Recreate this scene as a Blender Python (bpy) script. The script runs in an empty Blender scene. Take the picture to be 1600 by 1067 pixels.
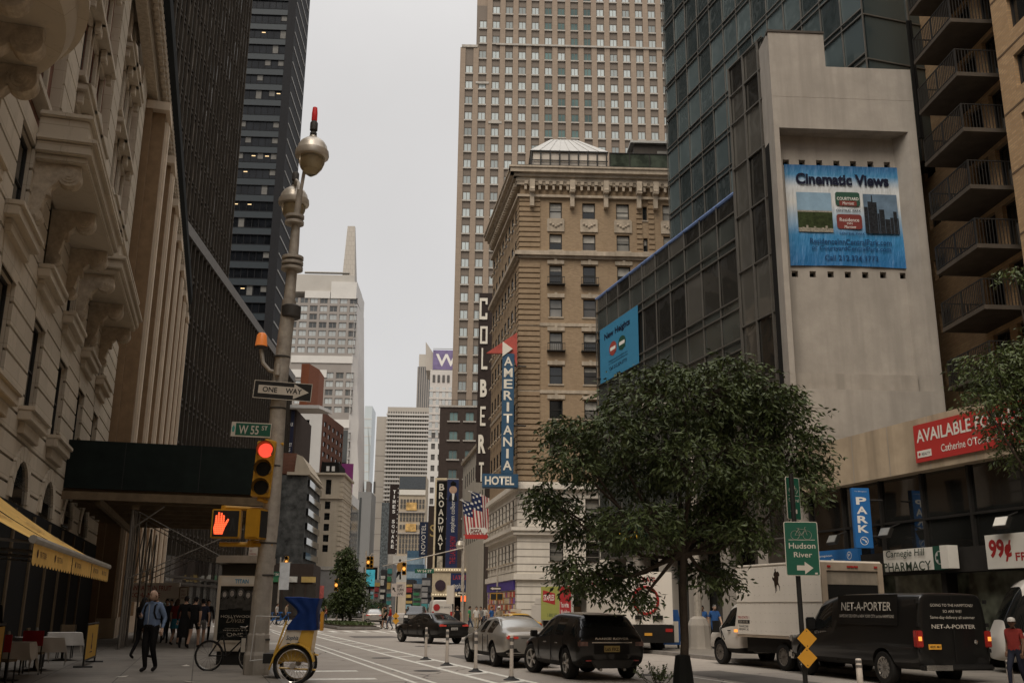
import bpy, bmesh, math, random
from mathutils import Vector, Matrix, noise
R = math.radians
rnd = random.Random(7)
sc = bpy.context.scene
COL = sc.collection
# ---------------------------------------------------------------- camera
F = 1556.0; PIT = R(15.0); ROLL = R(.53); EYE = 1.6
cam = bpy.data.cameras.new('camera'); cam_ob = bpy.data.objects.new('camera', cam); COL.objects.link(cam_ob)
cam.sensor_width = 36; cam.lens = F / 1600 * 36; cam.clip_start = .1; cam.clip_end = 6000
cam_ob.location = (0, 0, EYE)
cam_ob.rotation_euler = (Matrix.Rotation(R(90) + PIT, 3, 'X') @ Matrix.Rotation(ROLL, 3, 'Z')).to_euler()
sc.camera = cam_ob
# ---------------------------------------------------------------- sky and sun (bright overcast)
world = bpy.data.worlds.new('World'); sc.world = world; world.use_nodes = True
nt = world.node_tree; nt.nodes.clear()
sky = nt.nodes.new('ShaderNodeTexSky'); sky.sky_type = 'NISHITA'; sky.sun_disc = False
SUN_EL, SUN_AZ = 54, 200          # azimuth: clockwise from +Y
sky.sun_elevation = R(SUN_EL); sky.sun_rotation = R(SUN_AZ)
cloud = nt.nodes.new('ShaderNodeMix'); cloud.data_type = 'RGBA'; cloud.inputs[0].default_value = .9
cloud.inputs[7].default_value = (6.3, 6.1, 5.9, 1)
bg = nt.nodes.new('ShaderNodeBackground'); bg.inputs[1].default_value = .1
wo = nt.nodes.new('ShaderNodeOutputWorld')
tcw = nt.nodes.new('ShaderNodeTexCoord'); spw = nt.nodes.new('ShaderNodeSeparateXYZ'); nt.links.new(tcw.outputs['Generated'], spw.inputs[0])
lum = nt.nodes.new('ShaderNodeMapRange'); lum.interpolation_type = 'SMOOTHSTEP'; lum.inputs[1].default_value = .45; lum.inputs[2].default_value = .95; lum.inputs[3].default_value = 1.0; lum.inputs[4].default_value = 2.2; nt.links.new(spw.outputs[2], lum.inputs[0])   # overcast: zenith brighter than horizon
cln = nt.nodes.new('ShaderNodeTexNoise'); cln.inputs['Scale'].default_value = 3.5; cln.inputs['Detail'].default_value = 5; nt.links.new(tcw.outputs['Generated'], cln.inputs['Vector'])
clr = nt.nodes.new('ShaderNodeMapRange'); clr.inputs[1].default_value = .3; clr.inputs[2].default_value = .7; clr.inputs[3].default_value = .96; clr.inputs[4].default_value = 1.04; nt.links.new(cln.outputs[0], clr.inputs[0])
lm2 = nt.nodes.new('ShaderNodeMath'); lm2.operation = 'MULTIPLY'; nt.links.new(lum.outputs[0], lm2.inputs[0]); nt.links.new(clr.outputs[0], lm2.inputs[1]); lm3 = nt.nodes.new('ShaderNodeMath'); lm3.operation = 'MAXIMUM'; lm3.inputs[1].default_value = .25; nt.links.new(lm2.outputs[0], lm3.inputs[0])
scl = nt.nodes.new('ShaderNodeVectorMath'); scl.operation = 'SCALE'; nt.links.new(cloud.outputs[2], scl.inputs[0]); nt.links.new(lm3.outputs[0], scl.inputs['Scale'])
nt.links.new(sky.outputs[0], cloud.inputs[6]); nt.links.new(scl.outputs[0], bg.inputs[0]); nt.links.new(bg.outputs[0], wo.inputs[0])
sun = bpy.data.lights.new('sun', 'SUN'); sun.energy = 2.1; sun.angle = R(40); sun.color = (1, .90, .76)
sun_ob = bpy.data.objects.new('sun', sun); COL.objects.link(sun_ob)
sun_ob.rotation_euler = (R(90 - SUN_EL), 0, R(180 - SUN_AZ))
sc.view_settings.view_transform = 'Standard'; sc.view_settings.look = 'None'
sc.view_settings.exposure = .2; sc.view_settings.gamma = 1
sc.cycles.max_bounces = 6; sc.cycles.diffuse_bounces = 3; sc.cycles.glossy_bounces = 3; sc.cycles.transparent_max_bounces = 8
# ---------------------------------------------------------------- pixel <-> place helpers
_c, _s = math.cos(PIT), math.sin(PIT)
def ray(px, py):
    u = (px - 800) / F; v = (533.5 - py) / F; c, s = math.cos(ROLL), math.sin(ROLL)
    a = u * c - v * s; b = u * s + v * c
    return Vector((a, _c - b * _s, _s + b * _c))
def at(px, py, Y):
    d = ray(px, py); t = Y / d.y; return Vector((d.x * t, Y, EYE + d.z * t))
def gr(px, py, z=0):
    d = ray(px, py); t = (z - EYE) / d.z; return Vector((d.x * t, d.y * t, z))
TH = R(16.8)
def stz(s, t, z=0, th=TH):                          # street frame: s along the street, t to its right
    return Vector((-s * math.sin(th) + t * math.cos(th), s * math.cos(th) + t * math.sin(th), z))
class Fr:                                            # a facade plane: origin, angle of its x axis
    def __init__(self, o, ang): self.o = Vector(o); self.a = ang; self.x = Vector((math.cos(ang), math.sin(ang), 0)); self.y = Vector((-math.sin(ang), math.cos(ang), 0))
    def px(self, px, py, off=0):
        d = ray(px, py); e = Vector((0, 0, EYE)); k = (self.o + self.y * off - e).dot(self.y) / d.dot(self.y); p = e + d * k - self.o
        return p.dot(self.x), p.z
# ---------------------------------------------------------------- materials
MATS = {}
def _mat(name):
    m = bpy.data.materials.new(name); m.use_nodes = True
    return m, m.node_tree, m.node_tree.nodes['Principled BSDF']
def c4(c): return (c[0], c[1], c[2], 1)
def wallvec(nt):                                     # object x+y across, z up
    tc = nt.nodes.new('ShaderNodeTexCoord'); sp = nt.nodes.new('ShaderNodeSeparateXYZ'); ad = nt.nodes.new('ShaderNodeMath'); cb = nt.nodes.new('ShaderNodeCombineXYZ')
    nt.links.new(tc.outputs['Object'], sp.inputs[0]); nt.links.new(sp.outputs[0], ad.inputs[0]); nt.links.new(sp.outputs[1], ad.inputs[1])
    nt.links.new(ad.outputs[0], cb.inputs[0]); nt.links.new(sp.outputs[2], cb.inputs[1]); return tc, cb
def mixc(nt, fac, a, b, mode='MIX'):
    m = nt.nodes.new('ShaderNodeMix'); m.data_type = 'RGBA'; m.blend_type = mode
    for i, v in ((0, fac), (6, a), (7, b)):
        if hasattr(v, 'is_output'): nt.links.new(v, m.inputs[i])
        else: m.inputs[i].default_value = v if i == 0 else c4(v)
    return m.outputs[2]
def noise_n(nt, vec, scale, detail=4, rough=.6, sx=(1, 1, 1)):
    mp = nt.nodes.new('ShaderNodeMapping'); mp.inputs['Scale'].default_value = sx
    n = nt.nodes.new('ShaderNodeTexNoise'); n.inputs['Scale'].default_value = scale; n.inputs['Detail'].default_value = detail; n.inputs['Roughness'].default_value = rough
    nt.links.new(vec, mp.inputs[0]); nt.links.new(mp.outputs[0], n.inputs['Vector']); return n.outputs[0]
def ramp(nt, v, lo, hi):
    r = nt.nodes.new('ShaderNodeMapRange'); nt.links.new(v, r.inputs[0]); r.inputs[1].default_value = lo; r.inputs[2].default_value = hi; return r.outputs[0]
def bumpn(nt, v, p, strength, dist=.02):
    b = nt.nodes.new('ShaderNodeBump'); b.inputs['Strength'].default_value = strength; b.inputs['Distance'].default_value = dist
    nt.links.new(v, b.inputs['Height']); nt.links.new(b.outputs[0], p.inputs['Normal'])
def M(name, col, rough=.7, metal=0., var=.25, scale=2., bump=0., streak=0., emit=0., coat=0., ior=1.5, alpha=1., trans=0.):
    if name in MATS: return MATS[name]
    m, nt, p = _mat(name); MATS[name] = m
    tc = nt.nodes.new('ShaderNodeTexCoord'); v = tc.outputs['Object']
    n = noise_n(nt, v, scale, 6, .65)
    col_o = mixc(nt, ramp(nt, n, .3, .7), tuple(x * (1 - var) for x in col), tuple(min(1, x * (1 + var * .6)) for x in col))
    if streak:
        st = noise_n(nt, v, 1.0, 5, .6, (1.6, 1.6, .12)); col_o = mixc(nt, ramp(nt, st, .45, .75), col_o, tuple(x * (1 - streak) for x in col))
    nt.links.new(col_o, p.inputs['Base Color'])
    p.inputs['Roughness'].default_value = rough; p.inputs['Metallic'].default_value = metal; p.inputs['IOR'].default_value = ior
    p.inputs['Specular IOR Level'].default_value = .12 if rough >= .55 else .35
    p.inputs['Coat Weight'].default_value = coat; p.inputs['Coat Roughness'].default_value = .05
    p.inputs['Transmission Weight'].default_value = trans; p.inputs['Alpha'].default_value = alpha
    if emit: p.inputs['Emission Color'].default_value = c4(col); p.inputs['Emission Strength'].default_value = emit
    if bump: bumpn(nt, noise_n(nt, v, scale * 8, 5), p, bump)
    return m
def brick(name, c1, c2, mortar, bw=.22, bh=.075, var=.35, stain=.3, rough=.85, msize=.012, bump=.4):
    if name in MATS: return MATS[name]
    m, nt, p = _mat(name); MATS[name] = m
    tc, cb = wallvec(nt)
    b = nt.nodes.new('ShaderNodeTexBrick'); b.inputs['Scale'].default_value = 1; b.inputs['Brick Width'].default_value = bw; b.inputs['Row Height'].default_value = bh
    b.inputs['Mortar Size'].default_value = msize; b.inputs['Color1'].default_value = c4(c1); b.inputs['Color2'].default_value = c4(c2); b.inputs['Mortar'].default_value = c4(mortar)
    nt.links.new(cb.outputs[0], b.inputs['Vector'])
    n = noise_n(nt, tc.outputs['Object'], .35, 6, .7); n2 = noise_n(nt, tc.outputs['Object'], 3, 5, .7, (1, 1, .25))
    o = mixc(nt, ramp(nt, n, .35, .7), b.outputs[0], tuple(x * (1 - var) for x in c1), 'MIX')
    o = mixc(nt, .45, b.outputs[0], o)
    o = mixc(nt, ramp(nt, n2, .55, .8), o, tuple(x * (1 - stain) for x in c1))
    nt.links.new(o, p.inputs['Base Color']); p.inputs['Roughness'].default_value = rough; p.inputs['Specular IOR Level'].default_value = .12
    bumpn(nt, b.outputs[1], p, -bump, .01); return m
def glass(name, col=(.02, .025, .025), rough=.04, ior=1.6, wav=.0, wscale=.5, metal=0., var=.4, vscale=.3, island=False):
    if name in MATS: return MATS[name]
    m, nt, p = _mat(name); MATS[name] = m
    tc = nt.nodes.new('ShaderNodeTexCoord'); g = nt.nodes.new('ShaderNodeNewGeometry')
    n = noise_n(nt, g.outputs['Position'], vscale, 2)
    if island: n = g.outputs['Random Per Island']
    nt.links.new(mixc(nt, ramp(nt, n, .35, .65), tuple(x * (1 - var) for x in col), tuple(x * (1 + var) for x in col)), p.inputs['Base Color'])
    p.inputs['Roughness'].default_value = rough; p.inputs['IOR'].default_value = ior; p.inputs['Metallic'].default_value = metal
    if wav: bumpn(nt, noise_n(nt, g.outputs['Position'], wscale, 2, .5), p, wav, .1)
    return m
# ---------------------------------------------------------------- things and meshes
def thing(name, label, cat, loc=(0, 0, 0), rotz=0., group=None, kind=None):
    o = bpy.data.objects.new(name, None); COL.objects.link(o); o.empty_display_size = .2
    o.location = loc; o.rotation_euler = (0, 0, rotz); tag(o, label, cat, group, kind); return o
def tag(o, label=None, cat=None, group=None, kind=None):
    for k, v in (('label', label), ('category', cat), ('group', group), ('kind', kind)):
        if v: o[k] = v
    return o
def addob(name, me, parent=None, loc=(0, 0, 0), rot=(0, 0, 0), scale=None):
    o = bpy.data.objects.new(name, me); COL.objects.link(o); o.location = loc; o.rotation_euler = rot
    if parent: o.parent = parent
    if scale: o.scale = scale
    return o
def copy_tree(o, parent=None):
    c = o.copy(); COL.objects.link(c)
    if parent: c.parent = parent
    for ch in list(o.children): copy_tree(ch, c)
    return c
class MB:
    def __init__(s): s.v = []; s.f = []; s.m = []; s.c = []
    def cut(s): s.c.append((len(s.v), len(s.f))); return s
    def face(s, pts, m=0):
        i = len(s.v); s.v += [tuple(p) for p in pts]; s.f.append(tuple(range(i, i + len(pts)))); s.m.append(m); return s
    def raw(s, vs, fs, m=0):
        i = len(s.v); s.v += [tuple(p) for p in vs]; s.f += [tuple(i + k for k in f) for f in fs]; s.m += [m] * len(fs); return s
    def box(s, x0, x1, y0, y1, z0, z1, m=0):
        return s.raw([(x0, y0, z0), (x1, y0, z0), (x1, y1, z0), (x0, y1, z0), (x0, y0, z1), (x1, y0, z1), (x1, y1, z1), (x0, y1, z1)],
                     [(0, 3, 2, 1), (4, 5, 6, 7), (0, 1, 5, 4), (1, 2, 6, 5), (2, 3, 7, 6), (3, 0, 4, 7)], m)
    def prism(s, poly, axis, a, b, m=0):             # polygon in the two other axes, extruded along axis
        n = len(poly)
        def P(u, v, w): return (w, u, v) if axis == 'x' else (u, w, v) if axis == 'y' else (u, v, w)
        vs = [P(u, v, a) for u, v in poly] + [P(u, v, b) for u, v in poly]
        return s.raw(vs, [tuple(range(n))[::-1], tuple(range(n, 2 * n))] + [(i, (i + 1) % n, n + (i + 1) % n, n + i) for i in range(n)], m)
    def tube(s, pts, r, n=8, m=0, cap=True, sq=None):
        pts = [Vector(p) for p in pts]; rr = r if isinstance(r, (list, tuple)) else [r] * len(pts); i0 = len(s.v); ref = None
        for i, p in enumerate(pts):
            d = (pts[min(i + 1, len(pts) - 1)] - pts[max(i - 1, 0)]).normalized()
            if ref is None: ref = Vector((0, 0, 1)) if abs(d.z) < .9 else Vector((1, 0, 0))
            a = d.cross(ref)
            if a.length < 1e-5: a = d.orthogonal()
            a.normalize(); b = a.cross(d).normalized(); ref = b
            for k in range(n):
                t = 2 * math.pi * (k + .5 * (n == 4)) / n; s.v.append(tuple(p + a * math.cos(t) * rr[i] + b * math.sin(t) * rr[i] * (sq or 1)))
        for i in range(len(pts) - 1):
            for k in range(n):
                s.f.append((i0 + i * n + k, i0 + i * n + (k + 1) % n, i0 + (i + 1) * n + (k + 1) % n, i0 + (i + 1) * n + k)); s.m.append(m)
        if cap:
            s.f.append(tuple(i0 + k for k in range(n))[::-1]); s.m.append(m); e = i0 + (len(pts) - 1) * n
            s.f.append(tuple(e + k for k in range(n))); s.m.append(m)
        return s
    def lathe(s, prof, n=16, c=(0, 0, 0), m=0, axis='z', a0=0., a1=2 * math.pi, sy=1., caps=True):   # prof: (r, z)
        i0 = len(s.v); full = abs(a1 - a0 - 2 * math.pi) < 1e-6; nn = n if full else n + 1
        for r, z in prof:
            for k in range(nn):
                t = a0 + (a1 - a0) * k / n; x, y = r * math.cos(t), r * math.sin(t) * sy
                q = (x, y, z) if axis == 'z' else (z, x, y) if axis == 'x' else (x, z, y)
                s.v.append((q[0] + c[0], q[1] + c[1], q[2] + c[2]))
        for i in range(len(prof) - 1):
            for k in range(n):
                k2 = (k + 1) % nn; s.f.append((i0 + i * nn + k, i0 + i * nn + k2, i0 + (i + 1) * nn + k2, i0 + (i + 1) * nn + k)); s.m.append(m)
        if full and caps:
            s.f.append(tuple(i0 + k for k in range(n))); s.m.append(m); e = i0 + (len(prof) - 1) * n; s.f.append(tuple(e + k for k in range(n))); s.m.append(m)
        return s
    def wall(s, x0, x1, z0, z1, holes, depth, m=0, mr=None, y=0.):   # plane facing -y with openings and reveals
        mr = m if mr is None else mr
        xs = sorted(set([x0, x1] + [round(a, 4) for h in holes for a in h[:2] if x0 < a < x1])); zs = sorted(set([z0, z1] + [round(a, 4) for h in holes for a in h[2:4] if z0 < a < z1]))
        import bisect
        bad = set()
        for h in holes:
            for i in range(bisect.bisect_left(xs, h[0] - 1e-3), bisect.bisect_left(xs, h[1] - 1e-3)):
                for j in range(bisect.bisect_left(zs, h[2] - 1e-3), bisect.bisect_left(zs, h[3] - 1e-3)): bad.add((i, j))
        for j in range(len(zs) - 1):
            i = 0
            while i < len(xs) - 1:
                if (i, j) in bad: i += 1; continue
                k = i
                while k < len(xs) - 1 and (k, j) not in bad: k += 1
                s.face([(xs[i], y, zs[j]), (xs[k], y, zs[j]), (xs[k], y, zs[j + 1]), (xs[i], y, zs[j + 1])], m); i = k
        for a, b, c, d in [h[:4] for h in holes]:
            e = y + depth
            s.face([(a, y, c), (a, y, d), (a, e, d), (a, e, c)], mr); s.face([(b, y, c), (b, e, c), (b, e, d), (b, y, d)], mr)
            s.face([(a, y, c), (a, e, c), (b, e, c), (b, y, c)], mr); s.face([(a, y, d), (b, y, d), (b, e, d), (a, e, d)], mr)
        return s
    def panes(s, xs, zs, y, m=0, t=.012, q=random.Random(1)):   # one tilted sheet of glass per opening
        for i in range(len(xs) - 1):
            for j in range(len(zs) - 1):
                a, b = q.uniform(-t, t), q.uniform(-t, t); s.face([(xs[i], y - a - b, zs[j]), (xs[i + 1], y + a - b, zs[j]), (xs[i + 1], y + a + b, zs[j + 1]), (xs[i], y - a + b, zs[j + 1])], m)
        return s
    def mesh(s, name, mats, smooth=False, bevel=0):
        me = bpy.data.meshes.new(name); me.from_pydata(s.v, [], s.f)
        for m in (mats if isinstance(mats, (list, tuple)) else [mats]): me.materials.append(m)
        me.polygons.foreach_set('material_index', s.m)
        bm = bmesh.new(); bm.from_mesh(me)
        if smooth or bevel: bmesh.ops.remove_doubles(bm, verts=bm.verts, dist=1e-5)
        if len(bm.faces) < 60000: bmesh.ops.recalc_face_normals(bm, faces=bm.faces)
        if bevel: bmesh.ops.bevel(bm, geom=[e for e in bm.edges if e.is_manifold and e.calc_face_angle(0) > .6], offset=bevel, segments=2, affect='EDGES', clamp_overlap=True)
        bm.to_mesh(me); bm.free()
        if smooth:
            me.polygons.foreach_set('use_smooth', [True] * len(me.polygons)); me.set_sharp_from_angle(angle=R(40))
        return me
    def build(s, name, mats, parent=None, loc=(0, 0, 0), rot=(0, 0, 0), smooth=False, bevel=0):
        return addob(name, s.mesh(name, mats, smooth, bevel), parent, loc, rot)
def each(mb, name, mats, parent, bevel=0, smooth=False, cap=100):   # one object for every piece between cuts
    cs = mb.c + [(len(mb.v), len(mb.f))]; out = []; cs = [q for i, q in enumerate(cs) if i == 0 or q != cs[i - 1]]
    if cs[0] != (0, 0): cs = [(0, 0)] + cs
    for i in range(len(cs) - 1):
        (v0, f0), (v1, f1) = cs[i], cs[i + 1]
        if i >= cap: (v1, f1) = cs[-1]
        q = MB(); q.v = mb.v[v0:v1]; q.f = [tuple(k - v0 for k in f) for f in mb.f[f0:f1]]; q.m = mb.m[f0:f1]
        o = q.build(name, mats, parent, smooth=smooth, bevel=bevel); out.append(o)
        if i >= cap: o['kind'] = 'stuff'; break
    return out
def struct(name, mb, mat): o = mb.build(name, mat); o['kind'] = 'structure'; return o
_tc = {}
def text(parent, body, x0, z0, w, h, mat, y=-.004, rot=None, loc=None, name='lettering', bold=0., shear=0., extr=.002, space=1., line=1., align='LEFT', flip=False):
    cu = bpy.data.curves.new('t', 'FONT'); cu.body = body; cu.offset = bold; cu.shear = shear; cu.extrude = 0; cu.space_character = space; cu.space_line = line; cu.align_x = align; cu.resolution_u = 3
    ob = bpy.data.objects.new('t', cu); me = bpy.data.meshes.new_from_object(ob); bpy.data.objects.remove(ob); bpy.data.curves.remove(cu)
    vs = [v.co.copy() for v in me.vertices]
    if not vs: return None
    ax, bx = min(v.x for v in vs), max(v.x for v in vs); ay, by = min(v.y for v in vs), max(v.y for v in vs)
    for v in me.vertices:
        u = (v.co.x - ax) / max(bx - ax, 1e-6); t = (v.co.y - ay) / max(by - ay, 1e-6)
        if flip: u = 1 - u
        v.co = (u * w, 0, t * h)
    me.materials.clear(); me.materials.append(mat)
    me.name = name
    o = addob(name, me, parent, (x0, y, z0)); return o
def poly_part(parent, name, polys, mat, y=-.004, thick=0.):    # flat shapes in the sign plane
    mb = MB()
    for p in polys:
        if thick: mb.prism(p, 'y', y, y + thick)
        else: mb.face([(a, y, b) for a, b in p])
    return mb.build(name, mat, parent)
def bake(o):
    dg = bpy.context.evaluated_depsgraph_get(); me = bpy.data.meshes.new_from_object(o.evaluated_get(dg)); old = o.data
    o.modifiers.clear(); o.data = me; bpy.data.meshes.remove(old); return o
# windows: a pane with its frame (and sill) as children, copied; past `cap` the rest is one part
_wc = {}
def windows(parent, rects, y, pane, frame, kind='sash', cap=100, sill=None, near=None, fw=.06, sillm=None, panes=None, blind=None):
    """rects: (x0,x1,z0,z1). kind: sash (one meeting rail), cross (mullion), plain, grid"""
    rs = sorted(rects, key=near) if near else list(rects)
    def frame_mb(w, h, mb=None, ox=0, oz=0, oy=0, m=0):
        mb = mb or MB()
        def bx(a, b, c, d, p=.05): mb.box(ox + a, ox + b, oy - p, oy + .0, oz + c, oz + d, m)
        bx(0, fw, 0, h); bx(w - fw, w, 0, h); bx(fw, w - fw, 0, fw); bx(fw, w - fw, h - fw, h)
        if kind == 'sash': bx(fw, w - fw, h * .5 - fw * .4, h * .5 + fw * .4, .04)
        if kind in ('mull', 'cross'): bx(w * .5 - fw * .4, w * .5 + fw * .4, fw, h - fw, .04)
        if kind == 'cross': bx(fw, w * .5 - fw * .4, h * .6, h * .6 + fw, .04); bx(w * .5 + fw * .4, w - fw, h * .6, h * .6 + fw, .04)
        if kind == 'three':
            for q in (1 / 3, 2 / 3): bx(w * q - fw * .4, w * q + fw * .4, fw, h - fw, .04)
        return mb
    pn = panes or [pane]
    for i, (a, b, c, d) in enumerate(rs[:cap]):
        w, h = round(b - a, 3), round(d - c, 3); pm = rnd.choice(pn); k = (w, h, pm.name)
        if ('p',) + k not in _wc: _wc[('p',) + k] = MB().box(0, w, 0, .04, 0, h).mesh('window', pm)
        o = addob('window', _wc[('p',) + k], parent, (a, y, c))
        kf = ('f', w, h, kind, frame.name, fw)
        if frame is not None:
            if kf not in _wc: _wc[kf] = frame_mb(w, h).mesh('frame', frame)
            addob('frame', _wc[kf], o, (0, -.001, 0))
        if sill:
            ks = ('s', w, sill, sillm.name)
            if ks not in _wc: _wc[ks] = MB().box(-sill[0], w + sill[0], -sill[1], sill[3] if len(sill) > 3 else -.06, -sill[2], 0).mesh('sill', sillm)
            addob('sill', _wc[ks], o)
        if blind and rnd.random() < .75:
            kb = ('b', w, round(h * rnd.choice((.25, .45, .5, .7)), 2)); kb in _wc or _wc.__setitem__(kb, MB().box(.05, w - .05, -.012, -.003, 0, kb[2]).mesh('blind', blind)); addob('blind', _wc[kb], o, (0, 0, h - kb[2] - .05))
    if len(rs) > cap:
        mb = MB(); nm = len(pn)
        for a, b, c, d in rs[cap:]:
            mb.box(a, b, y, y + .04, c, d, rnd.randrange(nm)); frame_mb(b - a, d - c, mb, a, c, y - .001, nm)
            if sill: mb.box(a - sill[0], b + sill[0], y - sill[1], y + (sill[3] if len(sill) > 3 else -.06), c - sill[2], c, nm + 1)
        o = mb.build('windows', pn + [frame] + ([sillm] if sillm else []), parent); o['kind'] = 'stuff'
def grid(x0, x1, n, w): p = (x1 - x0) / n; return [(x0 + p * (i + .5) - w / 2, x0 + p * (i + .5) + w / 2) for i in range(n)]
# ================================================================ GROUND
def asphalt(name, c, crack=True):
    m, nt, p = _mat(name); v = nt.nodes.new('ShaderNodeNewGeometry').outputs['Position']
    n1 = noise_n(nt, v, .25, 6, .7); n2 = noise_n(nt, v, 60, 3, .7); n3 = noise_n(nt, v, 1.2, 5, .7)
    o = mixc(nt, ramp(nt, n1, .3, .7), tuple(x * .8 for x in c), tuple(x * 1.2 for x in c))
    o = mixc(nt, ramp(nt, n3, .52, .68), o, tuple(x * .66 for x in c))
    o = mixc(nt, ramp(nt, n2, .3, .75), o, tuple(x * 1.5 for x in c)) if crack else o
    if crack:
        vo = nt.nodes.new('ShaderNodeTexVoronoi'); vo.feature = 'DISTANCE_TO_EDGE'; vo.inputs['Scale'].default_value = .22
        w = nt.nodes.new('ShaderNodeMix'); w.data_type = 'VECTOR'; w.inputs[0].default_value = .25
        nz = nt.nodes.new('ShaderNodeTexNoise'); nz.inputs['Scale'].default_value = 1.5; nt.links.new(v, nz.inputs['Vector'])
        nt.links.new(v, w.inputs[4]); nt.links.new(nz.outputs[1], w.inputs[5]); nt.links.new(w.outputs[1], vo.inputs['Vector'])
        o = mixc(nt, ramp(nt, vo.outputs[0], .006, .0), o, tuple(x * .4 for x in c))
    nt.links.new(o, p.inputs['Base Color']); p.inputs['Roughness'].default_value = .75; p.inputs['Specular IOR Level'].default_value = .2; bumpn(nt, n2, p, .4, .01); return m
m_asph = asphalt('asphalt', (.315, .28, .245)); m_ground = asphalt('ground_tar', (.12, .11, .10), False)
def slabs(name, c):
    m, nt, p = _mat(name); g = nt.nodes.new('ShaderNodeNewGeometry'); v = g.outputs['Position']
    mp = nt.nodes.new('ShaderNodeMapping'); mp.inputs['Rotation'].default_value = (0, 0, -TH); nt.links.new(v, mp.inputs[0])
    b = nt.nodes.new('ShaderNodeTexBrick'); b.offset = 0; b.inputs['Scale'].default_value = 1; b.inputs['Brick Width'].default_value = 1.5; b.inputs['Row Height'].default_value = 1.5; b.inputs['Mortar Size'].default_value = .012
    b.inputs['Color1'].default_value = c4(c); b.inputs['Color2'].default_value = c4(tuple(x * .82 for x in c)); b.inputs['Mortar'].default_value = c4(tuple(x * .4 for x in c)); nt.links.new(mp.outputs[0], b.inputs['Vector'])
    n = noise_n(nt, v, 1.1, 6, .7); o = mixc(nt, ramp(nt, n, .5, .72), b.outputs[0], tuple(x * .6 for x in c))
    s = nt.nodes.new('ShaderNodeTexVoronoi'); s.inputs['Scale'].default_value = 2.5; nt.links.new(v, s.inputs['Vector'])
    o = mixc(nt, ramp(nt, s.outputs[0], .09, .06), o, tuple(x * .35 for x in c))     # gum spots
    nt.links.new(o, p.inputs['Base Color']); p.inputs['Roughness'].default_value = .8; p.inputs['Specular IOR Level'].default_value = .15; bumpn(nt, noise_n(nt, v, 30, 3), p, .25, .01); return m
m_walk = slabs('pavement_concrete', (.23, .205, .175)); m_kerb = M('kerb_stone', (.27, .25, .23), .8, bump=.2)
m_paint = M('road_paint', (.85, .81, .74), .7, var=.35, scale=7, bump=.1)
g = MB(); g.face([(-3000, -600, -.14), (3000, -600, -.14), (3000, 5000, -.14), (-3000, 5000, -.14)]); struct('ground', g, m_ground)
def strip(mb, s0, s1, t0, t1, z, m=0): mb.face([stz(s0, t0, z), stz(s0, t1, z), stz(s1, t1, z), stz(s1, t0, z)], m)
g = MB(); strip(g, -60, 700, -60, 80, 0); struct('road', g, m_asph)
def slab(name, s0, s1, t0, t1, kt, kerb_side):
    g = MB(); k = .16; a, b = (t0, t1 - k) if kerb_side > 0 else (t0 + k, t1)
    P = [stz(s0, a), stz(s0, b), stz(s1, b), stz(s1, a)]; z = .12
    g.raw([(p.x, p.y, .004) for p in P] + [(p.x, p.y, z) for p in P], [(4, 5, 6, 7), (0, 1, 5, 4), (1, 2, 6, 5), (2, 3, 7, 6), (3, 0, 4, 7)]); struct(name, g, m_walk)
    g = MB(); a, b = (t1 - k, t1) if kerb_side > 0 else (t0, t0 + k); P = [stz(s0, a), stz(s0, b), stz(s1, b), stz(s1, a)]; z = .125
    g.raw([(p.x, p.y, .004) for p in P] + [(p.x, p.y, z) for p in P], [(4, 5, 6, 7), (0, 1, 5, 4), (1, 2, 6, 5), (2, 3, 7, 6), (3, 0, 4, 7)]); struct('kerb', g, m_kerb)
slab('sidewalk', -20, 62, -9, 1.9, 0, 1); slab('sidewalk', -20, 68, 16.6, 24, 0, -1)
slab('sidewalk', 80, 330, -14, .9, 0, 1); slab('sidewalk', 84, 330, 19.5, 30, 0, -1)
# painted markings
def mark(name, quads, mat=None):
    g = MB()
    for q in quads: g.face([stz(s, t, .004) for s, t in q])
    return struct(name, g, mat or m_paint)
def line(s0, s1, t, w=.12): return [(s0, t - w / 2), (s0, t + w / 2), (s1, t + w / 2), (s1, t - w / 2)]
mark('lane_marking', [line(10, 80, 6.45, .17)]); mark('lane_marking', [line(10, 80, 7.35, .17)])
mark('lane_marking', [line(10, 84, 5.13)]); mark('lane_marking', [line(10, 84, 4.72)])
mark('lane_marking', [[(s, 6.54), (s + .3, 6.54), (s + 1.0, 7.26), (s + .7, 7.26)] for s in [19 + 3.1 * i for i in range(19)]])
mark('lane_marking', [line(a, a + 3, 11.9) for a in range(12, 80, 9)])
mark('lane_marking', [line(s, s + .5, 3.3, 1.6) for s in (24, 27, 47, 48.2)])
mark('crosswalk_marking', [line(68.5, 72.5, t, .45) for t in [1.5 + 1.05 * i for i in range(17)]])
mark('crosswalk_marking', [line(86, 90, t, .45) for t in [1.5 + 1.05 * i for i in range(17)]])
mark('stop_line', [[(64.6, 7.5), (65.2, 7.5), (65.2, 16.2), (64.6, 16.2)]])
m_patch = asphalt('tar_patch', (.16, .145, .13), False)
for s0, s1, t0, t1 in ((29, 36, 8.3, 10.6), (33, 41, 2.3, 3.7), (46, 54, 12.6, 15.4), (21, 26, 12.2, 14.0), (56, 60, 8.2, 11)): mark('road_patch', [[(s0, t0), (s0 + .2, t1), (s1, t1 - .1), (s1 - .3, t0 + .15)]], m_patch)
for s0, t0 in ((27, 5.9), (44, 9.4), (24.5, 11.2)): mark('manhole_cover', [[(s0 + .36 * math.cos(a * .4), t0 + .36 * math.sin(a * .4)) for a in range(16)]], M('iron_cover', (.05, .048, .045), .6))
mark('manhole_cover', [[(34 + .35 * math.cos(a * .4), 5.9 + .35 * math.sin(a * .4)) for a in range(16)]], M('iron_cover', (.05, .048, .045), .6))
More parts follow.
